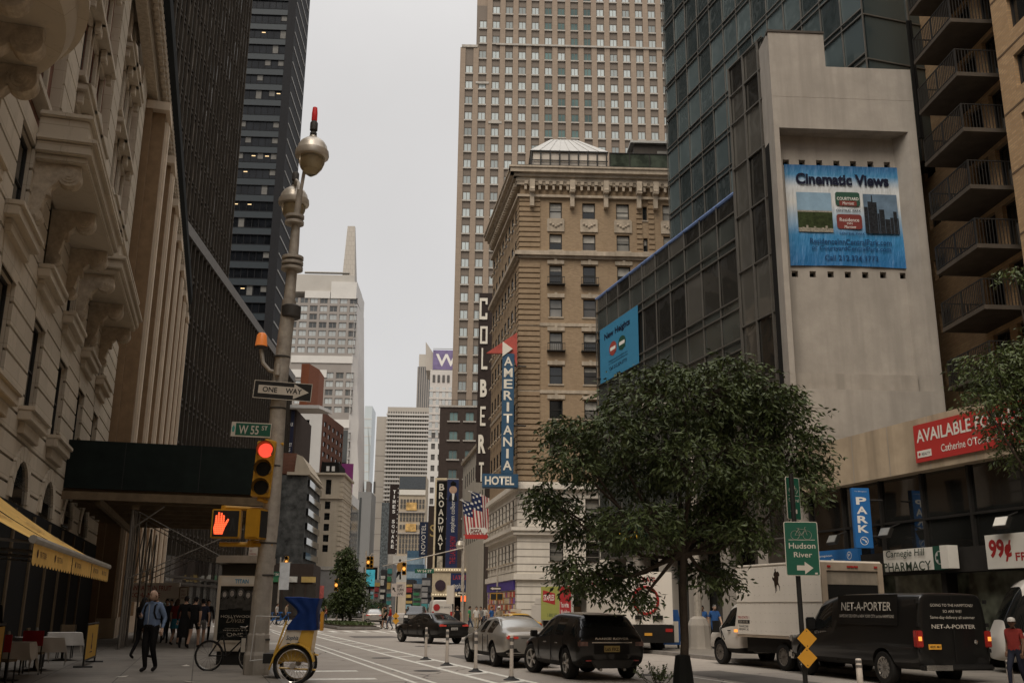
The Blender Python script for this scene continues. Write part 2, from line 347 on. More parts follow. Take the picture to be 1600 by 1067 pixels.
# ================================================================ LEFT SIDE BUILDINGS
m_lime = brick('limestone', (.57, .49, .385), (.46, .395, .31), (.36, .30, .23), 1.7, .6, .28, .38, .85, .010, .25)
m_limed = M('limestone_carved', (.47, .39, .295), .85, var=.3, scale=5, bump=.3)
m_redbrick = brick('red_brick', (.27, .125, .085), (.21, .095, .065), (.16, .13, .11))
m_wframe = M('dark_window_frame', (.022, .02, .018), .5)
m_gdark = glass('dark_window_glass', (.012, .013, .013), .06); m_gdark2 = glass('curtained_window_glass', (.05, .045, .04), .12)
m_gpale = glass('pale_blind_glass', (.22, .21, .19), .2)
LA = R(16); LO = stz(0, -5.5, 0, LA); LF = Fr(LO, R(90) + LA)
def lz(s, t, z=0): return stz(s, t, z, LA)
A = thing('ornate_stone_building', 'ornate limestone and red brick building with carved balconies above yellow awnings', 'building', LO, R(90) + LA)
cen1 = [20.6, 25.4, 30.1, 34.9, 39.7, 44.5]
holes, arch, w1, w2 = [], [], [], []
for c in cen1:
    holes += [(c - .85, c + .85, 6.75, 9.3), (c - .85, c + .85, 10.75, 13.0 if c > 24 else 13.0)]; w1.append((c - .85, c + .85, 6.75, 9.3)); w2.append((c - .85, c + .85, 10.75, 13.0))
    holes.append((c - 1.1, c + 1.1, .3, 4.3))
w3 = []
for bi, (b0, b1) in enumerate([(12, 19.5), (21.5, 29), (31, 38.5), (40.5, 47.6)]):
    for f in range(4):
        for k in range(3):
            x = b0 + .9 + (b1 - b0 - 1.8) * (k + .5) / 3; z = 15.0 + 3.55 * f; w3.append((x - .6, x + .6, z, z + 2.2))
holes3 = w3
mb = MB(); mb.wall(8, 50, 0, 13.6, [h for h in holes], .15, 1, 0); 
mb.box(8, 50, .2, 22, 0, 13.6, 0); mb.face([(50, 0, 0), (50, .8, 0), (50, .8, 13.6), (50, 0, 13.6)]); mb.face([(8, 0, 0), (8, .8, 0), (8, .8, 13.6), (8, 0, 13.6)])
mb.box(8, 50, 0.37, 22, 13.6, 14.2, 0)
mb.build('wall', [m_lime, M('dark_stone_joint', (.13, .105, .08), .9)], A)
mb = MB()                                               # rusticated courses stand proud of the joints
z = .5
while z < 13.2:
    zt = z + .56; segs = [(8, 50)]
    for h in holes:
        if h[2] < zt and h[3] > z:
            ns = []
            for a, b in segs:
                if h[0] - .02 > a: ns.append((a, min(b, h[0] - .02)))
                if h[1] + .02 < b: ns.append((max(a, h[1] + .02), b))
                if not (h[0] < b and h[1] > a): pass
            segs = [q for q in ns if q[1] - q[0] > .05] if any(h[0] < b and h[1] > a for a, b in segs) else segs
    for a, b in sorted(set(segs)): mb.box(a, b, -.09, -.003, z, zt - .035)
    z += .6
mb.build('rusticated_stone', m_lime, A)
mb = MB(); mb.wall(8, 50, 14.2, 28.6, holes3, .1, 0, y=.3); mb.build('brick_wall', m_redbrick, A); MB().box(8, 50, .45, 22, 14.2, 30).build('back_wall', m_redbrick, A)
mb = MB()
for a, b in ((8, 12), (19.5, 21.5), (29, 31), (38.5, 40.5), (47.6, 50)):
    mb.cut(); mb.box(a, b, 0, .298, 14.2, 28.6); z = 14.8
    while z < 28.4: mb.box(a + .02, b - .02, -.05, -.002, z, z + .74); z += .8
each(mb, 'stone_pier', m_lime, A)
mb = MB()                                               # stone surrounds and hoods
for i, (a, b, c, d) in enumerate(w3):
    mb.cut()
    for q0, q1 in ((a - .15, a - .002), (b + .002, b + .15)): mb.box(q0, q1, .16, .298, c - .1, d + .2)
    mb.box(a - .15, b + .15, .16, .298, d + .203, d + .5)
    mb.box(a - .45, b + .45, -.22, .297, d + .503, d + .72); mb.box(a - .35, b + .35, -.08, .296, c - .32, c - .103)
    if (i // 3) % 2 == 0: mb.prism([(a - .5, d + .725), (b + .5, d + .725), ((a + b) / 2, d + 1.15)], 'y', -.3, .29)
    for q in (a - .3, b + .08): mb.box(q, q + .22, -.1, .1, d + .1, d + .5)
each(mb, 'window_surround', m_lime, A, bevel=.02)
nearS = lambda r: abs(r[0] - 34)
windows(A, w1 + w2, .14, m_gdark, m_wframe, 'sash', 100, sill=None, near=nearS)
windows(A, w3, .39, m_gdark, m_wframe, 'sash', 100, near=nearS, panes=[m_gdark, m_gdark2])
mb = MB()
for (zz, w) in ((6.75, 2.9), (10.75, 2.9)):
    for c in cen1: mb.cut(); mb.box(c - w / 2, c + w / 2, -.42, -.075, zz - .42, zz - .18); mb.box(c - w / 2 + .25, c + w / 2 - .25, -.25, -.075, zz - .75, zz - .423); mb.box(c - w / 2, c + w / 2, -.5, -.075, zz - .178, zz - .04)
each(mb, 'stone_sill', m_lime, A, bevel=.02)
mb = MB()                                               # keystones fanned above the windows
for zz in (9.3,):
    for c in cen1:
        mb.cut()
        for k in range(-3, 4): mb.prism([(c + k * .28 - .13, zz + .02), (c + k * .28 + .13, zz + .02), (c + k * .36 + .17, zz + 1.15), (c + k * .36 - .17, zz + 1.15)], 'y', -.11, -.072)
each(mb, 'keystone', m_lime, A)
mb = MB()                                               # arched ground floor openings
for c in cen1:
    mb.cut(); ro, ri = 1.5, 1.1; zc = 4.3
    for k in range(9):
        a0, a1 = math.pi * k / 9 + .015, math.pi * (k + 1) / 9 - .015
        mb.prism([(c + ri * math.cos(a0), zc + ri * math.sin(a0)), (c + ro * math.cos(a0), zc + ro * math.sin(a0)), (c + ro * math.cos(a1), zc + ro * math.sin(a1)), (c + ri * math.cos(a1), zc + ri * math.sin(a1))], 'y', -.16, -.072)
each(mb, 'arch', m_lime, A)
mb = MB()
for c in cen1:
    mb.cut(); mb.face([(c + 1.09 * math.cos(math.pi * k / 16), -.09, 4.3 + 1.09 * math.sin(math.pi * k / 16)) for k in range(17)]); mb.box(c - 1.09, c + 1.09, .12, .16, .3, 4.3)
each(mb, 'arched_window', m_gdark, A)
# balconies with scroll brackets
def bracket(par, x, z, out, mat):
    mb = MB(); mb.prism([(0, z), (-out, z), (-out, z - .22), (-out * .62, z - .42), (-out * .38, z - .75), (-out * .3, z - 1.25), (-.12, z - 1.75), (0, z - 1.85)], 'x', x - .17, x + .17)
    for yy, zz, rr in ((-out + .26, z - .32, .29), (-.24, z - 1.5, .18)):
        for r_, e in ((rr, .2), (rr * .72, .225), (rr * .45, .25), (rr * .2, .28)): mb.lathe([(r_, -e), (r_, e)], 18, (x, yy, zz), axis='x')
    for k in (-.1, .1): mb.box(x + k - .04, x + k + .04, -out * .45, -.05, z - .9, z - .5)
    return mb.build('bracket', mat, par, bevel=.012)
def balcony(x0, x1, z, out):
    mb = MB(); mb.box(x0, x1, -out, -.08, z - .12, z + .18); mb.box(x0 - .1, x1 + .1, -out - .12, -.08, z + .183, z + .33); mb.box(x0 + .1, x1 - .1, -out + .15, -.08, z + .333, z + .9)
    mb.box(x0, x1, -out + .05, -.08, z + .903, z + 1.05); mb.box(x0 + .15, x1 - .15, -out + .1, -.08, z - .3, z - .123)
    o = mb.build('balcony', m_lime, A, bevel=.03)
    n = max(3, int((x1 - x0) / 2.2)); 
    for k in range(n): bracket(o, x0 + .5 + (x1 - x0 - 1.0) * k / (n - 1), z - .3, out - .25, m_limed)
balcony(26.2, 34.0, 13.1, 1.45); balcony(35.6, 43.8, 13.1, 1.45)
mb = MB()                                               # round corner balcony
prof = [(0, 12.2), (1.5, 12.2), (1.62, 12.5), (1.62, 12.75), (1.78, 12.8), (1.78, 13.0), (1.7, 13.05), (1.7, 13.7), (1.82, 13.75), (1.82, 14.0), (1.6, 14.02), (0, 14.02)]
mb.lathe([(r * 2.05, z) for r, z in prof], 40, (18.0, -.09, 0), a0=math.pi, a1=2 * math.pi, sy=.6); o = mb.build('balcony', m_lime, A, smooth=True)
for k in (15.6, 17.2, 18.8, 20.4): bracket(o, k, 12.2, 1.5 if 16 < k < 20 else 1.15, m_limed)
# second bay: giant pilasters, same street line
m_cream = M('cream_stone', (.62, .51, .39), .8, var=.15, scale=1, bump=.1, streak=.2); m_tan = M('tan_stone', (.25, .165, .095), .85, var=.2, bump=.1, streak=.2)
m_copper = M('dark_copper', (.008, .009, .008), .9)
B = thing('pilaster_building', 'cream stone building with tall fluted pilasters and a dark overhanging cornice', 'building', lz(50.1, -5.5), R(90) + LA)
L = 43.5; hs = []
cs = [1.6 + 6.7 * i for i in range(7)]
for i in range(6):
    for zz in (7.5, 12, 16.5, 21, 25): hs.append(((cs[i] + cs[i + 1]) / 2 - .7, (cs[i] + cs[i + 1]) / 2 + .7, zz, zz + 2.6))
mb = MB(); mb.wall(0, L, 0, 29.2, hs, .5); mb.box(0, L, .55, 20, 0, 29.2); mb.face([(L, 0, 0), (L, .55, 0), (L, .55, 29.2), (L, 0, 29.2)]); mb.build('wall', m_tan, B)
windows(B, hs, .5, m_gdark, m_wframe, 'sash', 100)
for c in cs:
    mb = MB()
    MB().box(c - 1.15, c + 1.15, -.35, -.003, .05, 27.2).box(c - .75, c + .75, -.98, -.351, .05, 27.1).build('pilaster_backing', m_tan, B)
    for (w, d) in ((.95, 1.12), (.6, 1.2)): mb.box(c - w / 2, c + w / 2, -d, -.982, .05, 27.4 - d)
    mb.box(c - 1.2, c + 1.2, -1.2, -.004, 26.65, 27.1); mb.box(c - .9, c + .9, -1.2, -.005, 0, 1.0)
    mb.build('pilaster', m_cream, B)
mb = MB(); mb.box(-38, L, -.5, -.002, 27.42, 28.3); mb.box(-38, L, -.7, -.002, 28.303, 28.6); x = -37.8
while x < L: mb.box(x, x + .3, -1.0, -.705, 28.0, 28.6); mb.box(x, x + .3, -.9, -.703, 27.75, 27.99); x += .62
mb.build('cornice', m_limed, B)
mb = MB(); mb.prism([(-1.0, 28.605), (-1.25, 28.95), (-1.25, 29.9), (0, 30.3), (0, 28.605)], 'x', -38, L + .4); mb.build('gutter', m_copper, B)
# ---------------------------------------------------------------- dark glass office block and tower beyond
GA = R(3.0)
m_fin = M('bronze_fin', (.055, .044, .033), .6, .0, var=.25); m_cglass = glass('bronze_glass', (.014, .013, .012), .08, 1.6, .25, .3, metal=.15); m_band = M('spandrel_bronze', (.055, .046, .038), .6)
m_cglass2 = glass('sky_catching_bronze_glass', (.10, .095, .085), .05, 1.8, .3, .3, metal=.45, var=.8, island=True)
CO = Vector((-30.5, 84.5, 0)); CF = Fr(CO, R(90) + GA)
C_ = thing('dark_glass_block', 'black glass office block with close vertical fins and a tall slab above its flat parapet', 'building', CO, R(90) + GA)
zr = CF.px(292, 357)[1]; zr2 = CF.px(398, 500)
def finwall(x0, x1, z0, z1, y0, pitch, fh, depth):
    n = int((x1 - x0) / pitch); MB().box(x0, x1, y0 + .08, y0 + depth, z0, z1).panes([x0 + pitch * k for k in range(n + 1)], [z0 + fh * k for k in range(int((z1 - z0) / fh) + 1)], y0 + .03, 1, .02).build('glass_wall', [m_cglass, m_cglass2], C_)
    mb = MB(); x = x0
    while x <= x1 + .01: mb.box(x - .07, x + .07, y0 - .32, y0 - .004, max(z0, 6), z1); x += pitch
    mb.build('fins', m_fin, C_)
    mb = MB(); z = z0 + fh
    while z < z1 - .5:
        mb.box(x0, x1, y0 - .12, y0 - .006, z - .5, z - .28); mb.box(x0, x1, y0 - .12, y0 - .006, z + .1, z + .3); z += fh
    mb.build('floor_bands', m_band, C_)
finwall(0, 66, 0, zr - .8, 0, 1.45, 4.0, 20)
MB().box(-.3, 66.3, -.4, 20, zr - .79, zr + .3).build('parapet', M('bronze_parapet', (.12, .11, .10), .5), C_)
e1 = CF.px(383, 0, 5)[0]; finwall(-8, CF.px(357, 425, 5)[0], zr + .31, 118, 5, 1.45, 3.9, 40)
# ---------------------------------------------------------------- navy banded tower
m_navy = M('navy_spandrel', (.011, .019, .026), .5, .0, var=.2); m_nglass = glass('navy_glass', (.008, .009, .011), .1, 1.4); m_nwall = M('navy_panel', (.018, .018, .02), .7)
DO = Vector((-50.0, 200, 0)); DF = Fr(DO, GA)
D = thing('navy_banded_tower', 'tall navy office tower with horizontal window bands behind the double street lamp', 'building', DO, GA)
MB().box(-46, -1.8, .3, 22, 0, 150).build('wall', m_nglass, D); MB().box(-1.79, 0, 0, 17, 0, 150).build('corner_pier', m_nwall, D)
mb = MB(); z = 3.8
while z < 150: mb.box(-46, -1.8, 0, .297, z - 1.5, z); z += 3.8
mb.build('spandrel', m_navy, D)
mb = MB(); z = 3.8
while z < 148: 
    mb.box(-46, -1.8, -.06, -.002, z - 1.62, z - 1.52); mb.box(-46, -1.8, -.06, -.002, z - .05, z + .05); z += 3.8
for k in range(30): mb.box(-3.2 - k * 1.45, -3.1 - k * 1.45, .2, .298, 0, 150)
mb.build('mullion', m_nwall, D)
m_blind = M('pale_blind', (.15, .145, .135), .7); m_lit = M('lit_office_lamp', (1, .72, .38), .5, emit=.7, var=0)
mb = MB(); ml = MB(); rr = random.Random(3)
for f in range(10, 38):
    for k in range(8):
        x = -3.2 - k * 1.45; z = 3.8 * f
        if rr.random() < (.6 if k == 0 else .10): mb.box(x + .12, x + 1.3, .22, .299, z + (.9 if rr.random() < .6 else .15), z + 2.2)
        elif rr.random() < .09: ml.box(x + .3, x + 1.1, .2, .297, z + 1.5, z + 1.66)
mb.build('blinds', m_blind, D)['kind'] = 'stuff'; ml.build('ceiling_lamps', m_lit, D)['kind'] = 'stuff'
mb = MB(); z = 40
while z < 150:
    mb.box(.003, .12, .6, 15.5, z, z + .35); z += 3.8
mb.build('side_fins', M('pale_side_fin', (.34, .34, .33), .5), D)
# ================================================================ RIGHT SIDE BUILDINGS
RA = TH - R(90)
def rfr(s, t): o = stz(s, t); return o, Fr(o, RA)
m_tglass = glass('teal_curtain_glass', (.12, .155, .16), .03, 2.0, .35, .4, metal=.5, var=.45, island=True); m_bglass = glass('smoked_curtain_glass', (.085, .08, .07), .04, 1.9, .35, .4, metal=.4, var=.6, island=True)
m_pglass = glass('spandrel_glass', (.05, .055, .05), .1, 1.8, .2, .3); m_mull = M('grey_mullion', (.16, .15, .135), .45, .5, var=.15)
m_brown = M('brown_spandrel', (.055, .045, .036), .5); m_conc = M('cast_concrete', (.37, .335, .295), .88, var=.17, scale=.9, bump=.2, streak=.26)
m_concd = M('concrete_grime', (.345, .31, .27), .9, var=.2, scale=.8, bump=.12, streak=.3); m_black = M('black_void', (.012, .011, .01), .9, var=0)
# ---------------------------------------------------------------- glass hotel: podium, strip, tower, concrete end wall
GO, GF = rfr(0, 22)
H1 = thing('glass_hotel', 'dark glass hotel with a blue lit ledge and a bare concrete end wall', 'building', GO, RA)
mb = MB()
zl = [0, 4.4, 6.6, 8.8, 11.3, 12.73, 13.22, 14.62, 15.08, 17.48, 17.93, 19.22, 20.1]
for i in range(1, len(zl) - 1):
    m = 1 if zl[i + 1] - zl[i] < .6 or i in (2, 4, 6, 10) else 0
    mb.panes([-54.85 + 1.715 * k for k in range(11)], [zl[i], zl[i + 1]], .03, m)
mb.build('podium_glass', [m_bglass, m_pglass], H1)
MB().box(-54.85, -37.7, .06, 16, 4.4, 20.1).box(-52, -33, 1.2, 16, 0, 4.39).build('podium_core', m_brown, H1)
mb = MB(); n = 10
for i in range(n + 1): x = -54.85 + 17.15 * i / n; mb.box(x - .022, x + .022, -.06, -.003, 4.4, 20.1)
for z in zl[1:-1]: mb.box(-54.85, -37.7, -.07, -.002, z - .03, z + .03)
mb.build('podium_mullions', m_mull, H1)
MB().box(-54.9, -37.7, -.08, .3, 20.12, 20.175).build('blue_ledge', M('blue_light_strip', (.20, .28, .5), .4, var=.5, scale=4, emit=.1), H1)
mb = MB()
for i in range(7): mb.cut(); x = -53 + 3.2 * i; mb.box(x - .35, x + .35, .0, .7, .12, 4.35)
each(mb, 'column', m_conc, H1)
MB().box(-53, -36, .9, .95, .5, 4.1).build('shop_window', glass('shop_glass', (.03, .03, .028), .05, 1.6), H1)
mb = MB(); zs = [4.4, 7.4] + [GF.px(1155, y)[1] for y in (603, 515, 428, 340, 260, 187, 140)]; zt = 26.4
MB().panes([-37.69, -36.3, -35.0, -34.6], zs + [zt], .03).build('glass_strip', m_bglass, H1); MB().box(-37.69, -34.4, .06, 3, 0, zt - .05).build('strip_core', m_brown, H1)
for x in (-37.6, -36.3, -35.0): mb.box(x - .035, x + .035, -.09, -.003, 4.4, zt)
for z in zs + [zt]: mb.box(-37.69, -34.6, -.07, -.002, z - .03, z + .03)
mb.build('strip_mullions', m_mull, H1)
# tower
yt = 3.8; mb = MB(); z0, z1 = 20.3, 62
MB().panes([-52 + 1.5 * k for k in range(14)], [z0] + [q for k in range(19) for q in (22.6 + 2.19 * k, 22.9 + 2.19 * k) if q < z1] + [z1], yt + .02).box(-51.9, -32.5, yt + .1, yt + 14, z0, z1).build('tower_glass', m_tglass, H1)
mb = MB(); n = 13
for i in range(n + 1): x = -52 + 19.5 * i / n; mb.box(x - .022, x + .022, yt - .06, yt - .003, z0, z1)
z = 22.6
while z < z1: mb.box(-52, -32.5, yt - .07, yt - .002, z - .03, z + .03); mb.box(-52, -32.5, yt - .07, yt - .002, z + .27, z + .33); z += 2.19
for i in range(1, 6): y = yt + 14 * i / 6; mb.box(-32.497, -32.42, y - .03, y + .03, z0, z1)
z = 22.6
while z < z1: mb.box(-32.498, -32.44, yt, yt + 14, z - .03, z + .03); z += 2.19
mb.build('tower_mullions', m_mull, H1)
MB().box(-52, -37.7, yt - .12, yt + .0, 20.3, 21.9).build('tower_skirt', m_brown, H1)
# concrete end wall, squared to the cross street
C0 = stz(32.55, 20.98); EF = Fr(C0, GA)
W_ = thing('concrete_party_wall', 'bare concrete end wall with a recessed panel framing the big blue hotel banner', 'wall', C0, GA)
def loc(p, o, a): d = p - o; return d.x * math.cos(a) + d.y * math.sin(a), -d.x * math.sin(a) + d.y * math.cos(a)
bk = loc(stz(34.95, 22.0), C0, GA)
def offx(v): return v + 1.06
r0, r1, rz0, rz1 = .22, 5.64, 9.82, 20.78
mb = MB(); mb.wall(0, 2.38, 0, 25.2, [(r0, 2.38, rz0, rz1)], .0); mb.wall(2.38, 6.0, 0, 23.66, [(2.38, r1, rz0, rz1)], .0)
D_ = .75
q = [(r0, r1, rz0, rz1)]
mb.face([(r0, 0, rz0), (r0, 0, rz1), (r0, D_, rz1), (r0, D_, rz0)]); mb.face([(r1, 0, rz0), (r1, 0, rz1), (r1 - .35, D_, rz1), (r1 - .35, D_, rz0)]); mb.face([(r0, 0, rz1), (r1, 0, rz1), (r1 - .35, D_, rz1), (r0, D_, rz1)]); mb.face([(r0, 0, rz0), (r1, 0, rz0), (r1 - .35, D_, rz0), (r0, D_, rz0)])
mb.face([(0, 0, 0), (0, 0, 25.2), (bk[0], bk[1], 25.9), (bk[0], bk[1], 0)]); mb.face([(0, 0, 25.2), (2.38, 0, 25.2), (2.38, 2.2, 25.9), (bk[0], bk[1], 25.9)]); mb.face([(2.38, 0, 23.66), (2.38, 0, 25.2), (2.38, 2.2, 25.9), (2.38, 2.2, 23.66)]); mb.face([(2.38, 0, 23.66), (6, 0, 23.66), (6, 2.2, 23.66), (2.38, 2.2, 23.66)]); mb.face([(6, 0, 0), (6, 0, 23.66), (6, 4, 23.66), (6, 4, 0)])
mb.build('wall', m_conc, W_)
hs = [(offx(EF.px(x, y)[0] - 1.06 - .0) , EF.px(x, y)[1]) for x, y in ((1228, 254), (1253, 254.5), (1280, 255), (1307, 256), (1333, 256.5), (1360, 257), (1386, 258), (1410, 258.5), (1242, 428), (1270, 428.5), (1298, 429), (1325, 429.5), (1352, 430), (1380, 430), (1411, 431))]
hh = []
for x, y in ((1228, 254), (1253, 254.5), (1280, 255), (1307, 256), (1333, 256.5), (1360, 257), (1386, 258), (1410, 258.5), (1242, 428), (1270, 428.5), (1298, 429), (1325, 429.5), (1352, 430), (1380, 430), (1411, 431)):
    a, z = EF.px(x, y, D_); hh.append((a - .13, a + .13, z - .13, z + .13))
MB().wall(r0, r1 - .35, rz0, rz1, hh, .3, 0, 0, y=D_ - .002).build('recess_panel', m_conc, W_); MB().box(r0, r1, D_ + .31, D_ + 1.2, rz0, rz1).build('recess_back', m_black, W_)
mb = MB(); mb.box(-.03, 2.41, -.04, .3, 25.203, 25.3); mb.build('coping', m_brown, W_)
mb = MB()
for z in (10.55, 8.0, 12.9, 22.2): mb.box(.01, 5.99 if z < 9.8 or z > 20.8 else .01, -.004, -.001, z, z + .02)
mb.box(r0, r1 - .36, D_ - .2, D_ - .003, rz0 + .002, rz0 + .75); mb.build('joint_ledge', m_concd, W_)
mb = MB()
for dx in (6.06, 6.18): mb.box(dx, dx + .09, -.05, .05, 20.5, 26)
mb.build('drain_pipe', m_black, W_)
# hotel banner on the recess
a0, z1b = EF.px(1224, 258, D_); a1, _ = EF.px(1404, 262, D_); _, z0b = EF.px(1238, 416, D_); bw, bh = a1 - a0, z1b - z0b
BN = thing('hotel_banner', 'large blue and white banner reading Cinematic Views on the concrete wall', 'banner', C0 + EF.x * a0 + EF.y * (D_ - .06) + Vector((0, 0, z0b)), GA)
m, nt, p = _mat('banner_print'); tc = nt.nodes.new('ShaderNodeTexCoord'); sp = nt.nodes.new('ShaderNodeSeparateXYZ'); cr = nt.nodes.new('ShaderNodeValToRGB'); mr = nt.nodes.new('ShaderNodeMapRange')
nt.links.new(tc.outputs['Object'], sp.inputs[0]); nt.links.new(sp.outputs[2], mr.inputs[0]); mr.inputs[2].default_value = bh; nt.links.new(mr.outputs[0], cr.inputs[0]); nt.links.new(cr.outputs[0], p.inputs['Base Color']); p.inputs['Roughness'].default_value = .5
e = cr.color_ramp.elements; e[0].position = 0; e[0].color = (.015, .13, .33, 1); e[1].position = 1; e[1].color = (.02, .12, .30, 1)
for ps, c in ((.3, (.03, .2, .42, 1)), (.5, (.35, .45, .55, 1)), (.62, (.6, .6, .58, 1)), (.78, (.55, .58, .6, 1)), (.9, (.05, .22, .42, 1))): q = e.new(ps); q.color = c
bumpn(nt, noise_n(nt, tc.outputs['Object'], 2.2, 3, .6, (1.2, 1, .35)), p, .9, .12)
m_banner = m; mb = MB(); NX, NZ = 36, 26
def wob(u, v): return .03 * noise.noise(Vector((u * 5, v * 2.2, 1.3))) - .05 * max(0, .25 - v) * math.sin(u * 19)
vs = [(bw * i / NX, -.01 + wob(i / NX, j / NZ), bh * j / NZ + (.05 * math.sin(math.pi * i / NX) if j == 0 else 0)) for j in range(NZ + 1) for i in range(NX + 1)]
mb.raw(vs, [(j * (NX + 1) + i, j * (NX + 1) + i + 1, (j + 1) * (NX + 1) + i + 1, (j + 1) * (NX + 1) + i) for j in range(NZ) for i in range(NX)]); mb.build('cloth', m_banner, BN, smooth=True)
m_ink = M('dark_ink', (.010, .012, .03), .6, var=0); m_whitep = M('white_print', (.72, .70, .66), .6, var=.05); m_blueink = M('navy_ink', (.015, .045, .12), .6, var=0)
def br(u, v): return u * bw, v * bh
yb = -.055
text(BN, 'Cinematic Views', .09 * bw, .80 * bh, .80 * bw, .115 * bh, m_ink, yb, bold=.04)
m_sky2 = M('printed_sky', (.24, .36, .47), .6, var=.2, scale=1.5); m_park = M('printed_park', (.035, .048, .018), .7, var=.6, scale=9); m_city = M('printed_city', (.30, .27, .22), .7, var=.6, scale=14); m_night = M('printed_dusk', (.13, .19, .26), .6, var=.3)
mb = MB(); x0, x1, y0, y1 = .085 * bw, .38 * bw, .33 * bh, .72 * bh
for (c, d, m_) in ((0, .10, 2), (.10, .50, 1), (.50, .54, 2), (.54, 1, 0)): mb.face([(x0, yb, y0 + (y1 - y0) * c), (x1, yb, y0 + (y1 - y0) * c), (x1, yb, y0 + (y1 - y0) * d), (x0, yb, y0 + (y1 - y0) * d)], m_)
for k in range(9): xx = x0 + (x1 - x0) * k / 9; mb.face([(xx, yb - .003, y0), (xx + .09, yb - .003, y0), (xx + .09, yb - .003, y0 + .12 + .2 * ((k * 7) % 5) / 5), (xx, yb - .003, y0 + .12 + .2 * ((k * 7) % 5) / 5)], 2)
mb.build('park_picture', [m_sky2, m_park, m_city], BN)
mb = MB(); x0, x1 = .655 * bw, .945 * bw; mb.face([(x0, yb, y0), (x1, yb, y0), (x1, yb, y1), (x0, yb, y1)], 0)
q = random.Random(5); xx = x0
while xx < x1 - .05:
    w = min(.06 + q.random() * .16, x1 - xx - .005); h = (y1 - y0) * (.35 + .5 * q.random() ** 1.5); mb.face([(xx, yb - .003, y0), (xx + w, yb - .003, y0), (xx + w, yb - .003, y0 + h), (xx, yb - .003, y0 + h)], 1); xx += w + .01
mb.face([(x0 + .3, yb - .002, y0), (x0 + .42, yb - .002, y0), (x0 + .38, yb - .002, y1 - .05), (x0 + .34, yb - .002, y1 - .05)], 1)
mb.build('skyline_picture', [m_night, M('printed_towers', (.022, .024, .028), .7, var=.7, scale=12)], BN)
def rrect(cx, cz, w, h, r=.3, n=5):
    out = []
    for (sx, sz, a) in ((1, 1, 0), (-1, 1, 90), (-1, -1, 180), (1, -1, 270)):
        for k in range(n + 1): t = R(a + 90 * k / n); out.append((cx + sx * (w / 2 - r) + r * math.cos(t), cz + sz * (h / 2 - r) + r * math.sin(t)))
    return out
m_dgreen = M('emblem_green', (.02, .07, .045), .5, var=.05); m_maroon = M('emblem_maroon', (.17, .03, .025), .5, var=.05)
cx = .522 * bw
poly_part(BN, 'emblem', [rrect(cx, .665 * bh, .21 * bw, .135 * bh, .1)], m_dgreen, yb); poly_part(BN, 'emblem', [rrect(cx, .622 * bh, .15 * bw, .05 * bh, .05)], m_maroon, yb - .003); poly_part(BN, 'emblem', [rrect(cx, .44 * bh, .215 * bw, .145 * bh, .12)], m_maroon, yb)
text(BN, 'COURTYARD', .43 * bw, .652 * bh, .185 * bw, .03 * bh, m_whitep, yb - .006, bold=.01); text(BN, 'Marriott', .475 * bw, .607 * bh, .1 * bw, .03 * bh, m_whitep, yb - .006, shear=.2)
text(BN, 'CENTRAL PARK', .415 * bw, .537 * bh, .215 * bw, .024 * bh, m_ink, yb, bold=.01); text(BN, 'Residence', .44 * bw, .44 * bh, .165 * bw, .035 * bh, m_whitep, yb - .006); text(BN, 'INN', .5 * bw, .412 * bh, .045 * bw, .02 * bh, m_whitep, yb - .006)
text(BN, 'Marriott', .475 * bw, .374 * bh, .1 * bw, .028 * bh, m_whitep, yb - .006, shear=.2); text(BN, 'CENTRAL PARK', .43 * bw, .312 * bh, .215 * bw, .024 * bh, m_blueink, yb, bold=.01)
text(BN, 'ResidenceInnCentralPark.com', .175 * bw, .215 * bh, .69 * bw, .055 * bh, m_blueink, yb, bold=.012); text(BN, 'or CourtyardCentralPark.com', .185 * bw, .145 * bh, .67 * bw, .055 * bh, m_blueink, yb, bold=.012); text(BN, 'Call 212.324.3773', .29 * bw, .06 * bh, .45 * bw, .05 * bh, m_blueink, yb, bold=.012)
# banner on the podium glass
xl, zt_ = GF.px(940, 517); xr, ztr = GF.px(999, 479); _, zb_ = GF.px(940, 601)
NB = thing('blue_window_banner', 'flat blue banner reading New Heights stuck on the smoked glass podium', 'banner', GO + GF.x * xl + GF.y * -.12 + Vector((0, 0, zb_)), RA)
w_, h_ = xr - xl, zt_ - zb_
MB().box(0, w_, 0, .02, 0, h_).build('sheet', M('banner_cyan', (.045, .21, .36), .5, var=.08), NB)
text(NB, 'New Heights', .13 * w_, .72 * h_, .68 * w_, .15 * h_, m_ink, -.01, bold=.035)
for k, (cx, mm) in enumerate(((.36, m_maroon), (.6, m_dgreen))):
    poly_part(NB, 'emblem', [[(cx * w_ + .55 * math.cos(t * .4), .52 * h_ + .42 * math.sin(t * .4)) for t in range(16)]], M('emblem_red', (.32, .06, .045), .5, var=.05) if k == 0 else mm, -.01)
    poly_part(NB, 'emblem', [rrect(cx * w_, .52 * h_, .8, .2, .05)], m_whitep, -.014); text(NB, 'CENTRAL PARK', (cx - .09) * w_, .42 * h_, .18 * w_, .025 * h_, m_ink, -.01)
text(NB, 'ResidenceInnCentralPark.com\nor CourtyardCentralPark.com', .24 * w_, .245 * h_, .5 * w_, .09 * h_, m_ink, -.01); text(NB, 'Call 212.324.3773', .26 * w_, .15 * h_, .45 * w_, .06 * h_, m_ink, -.01, bold=.01)
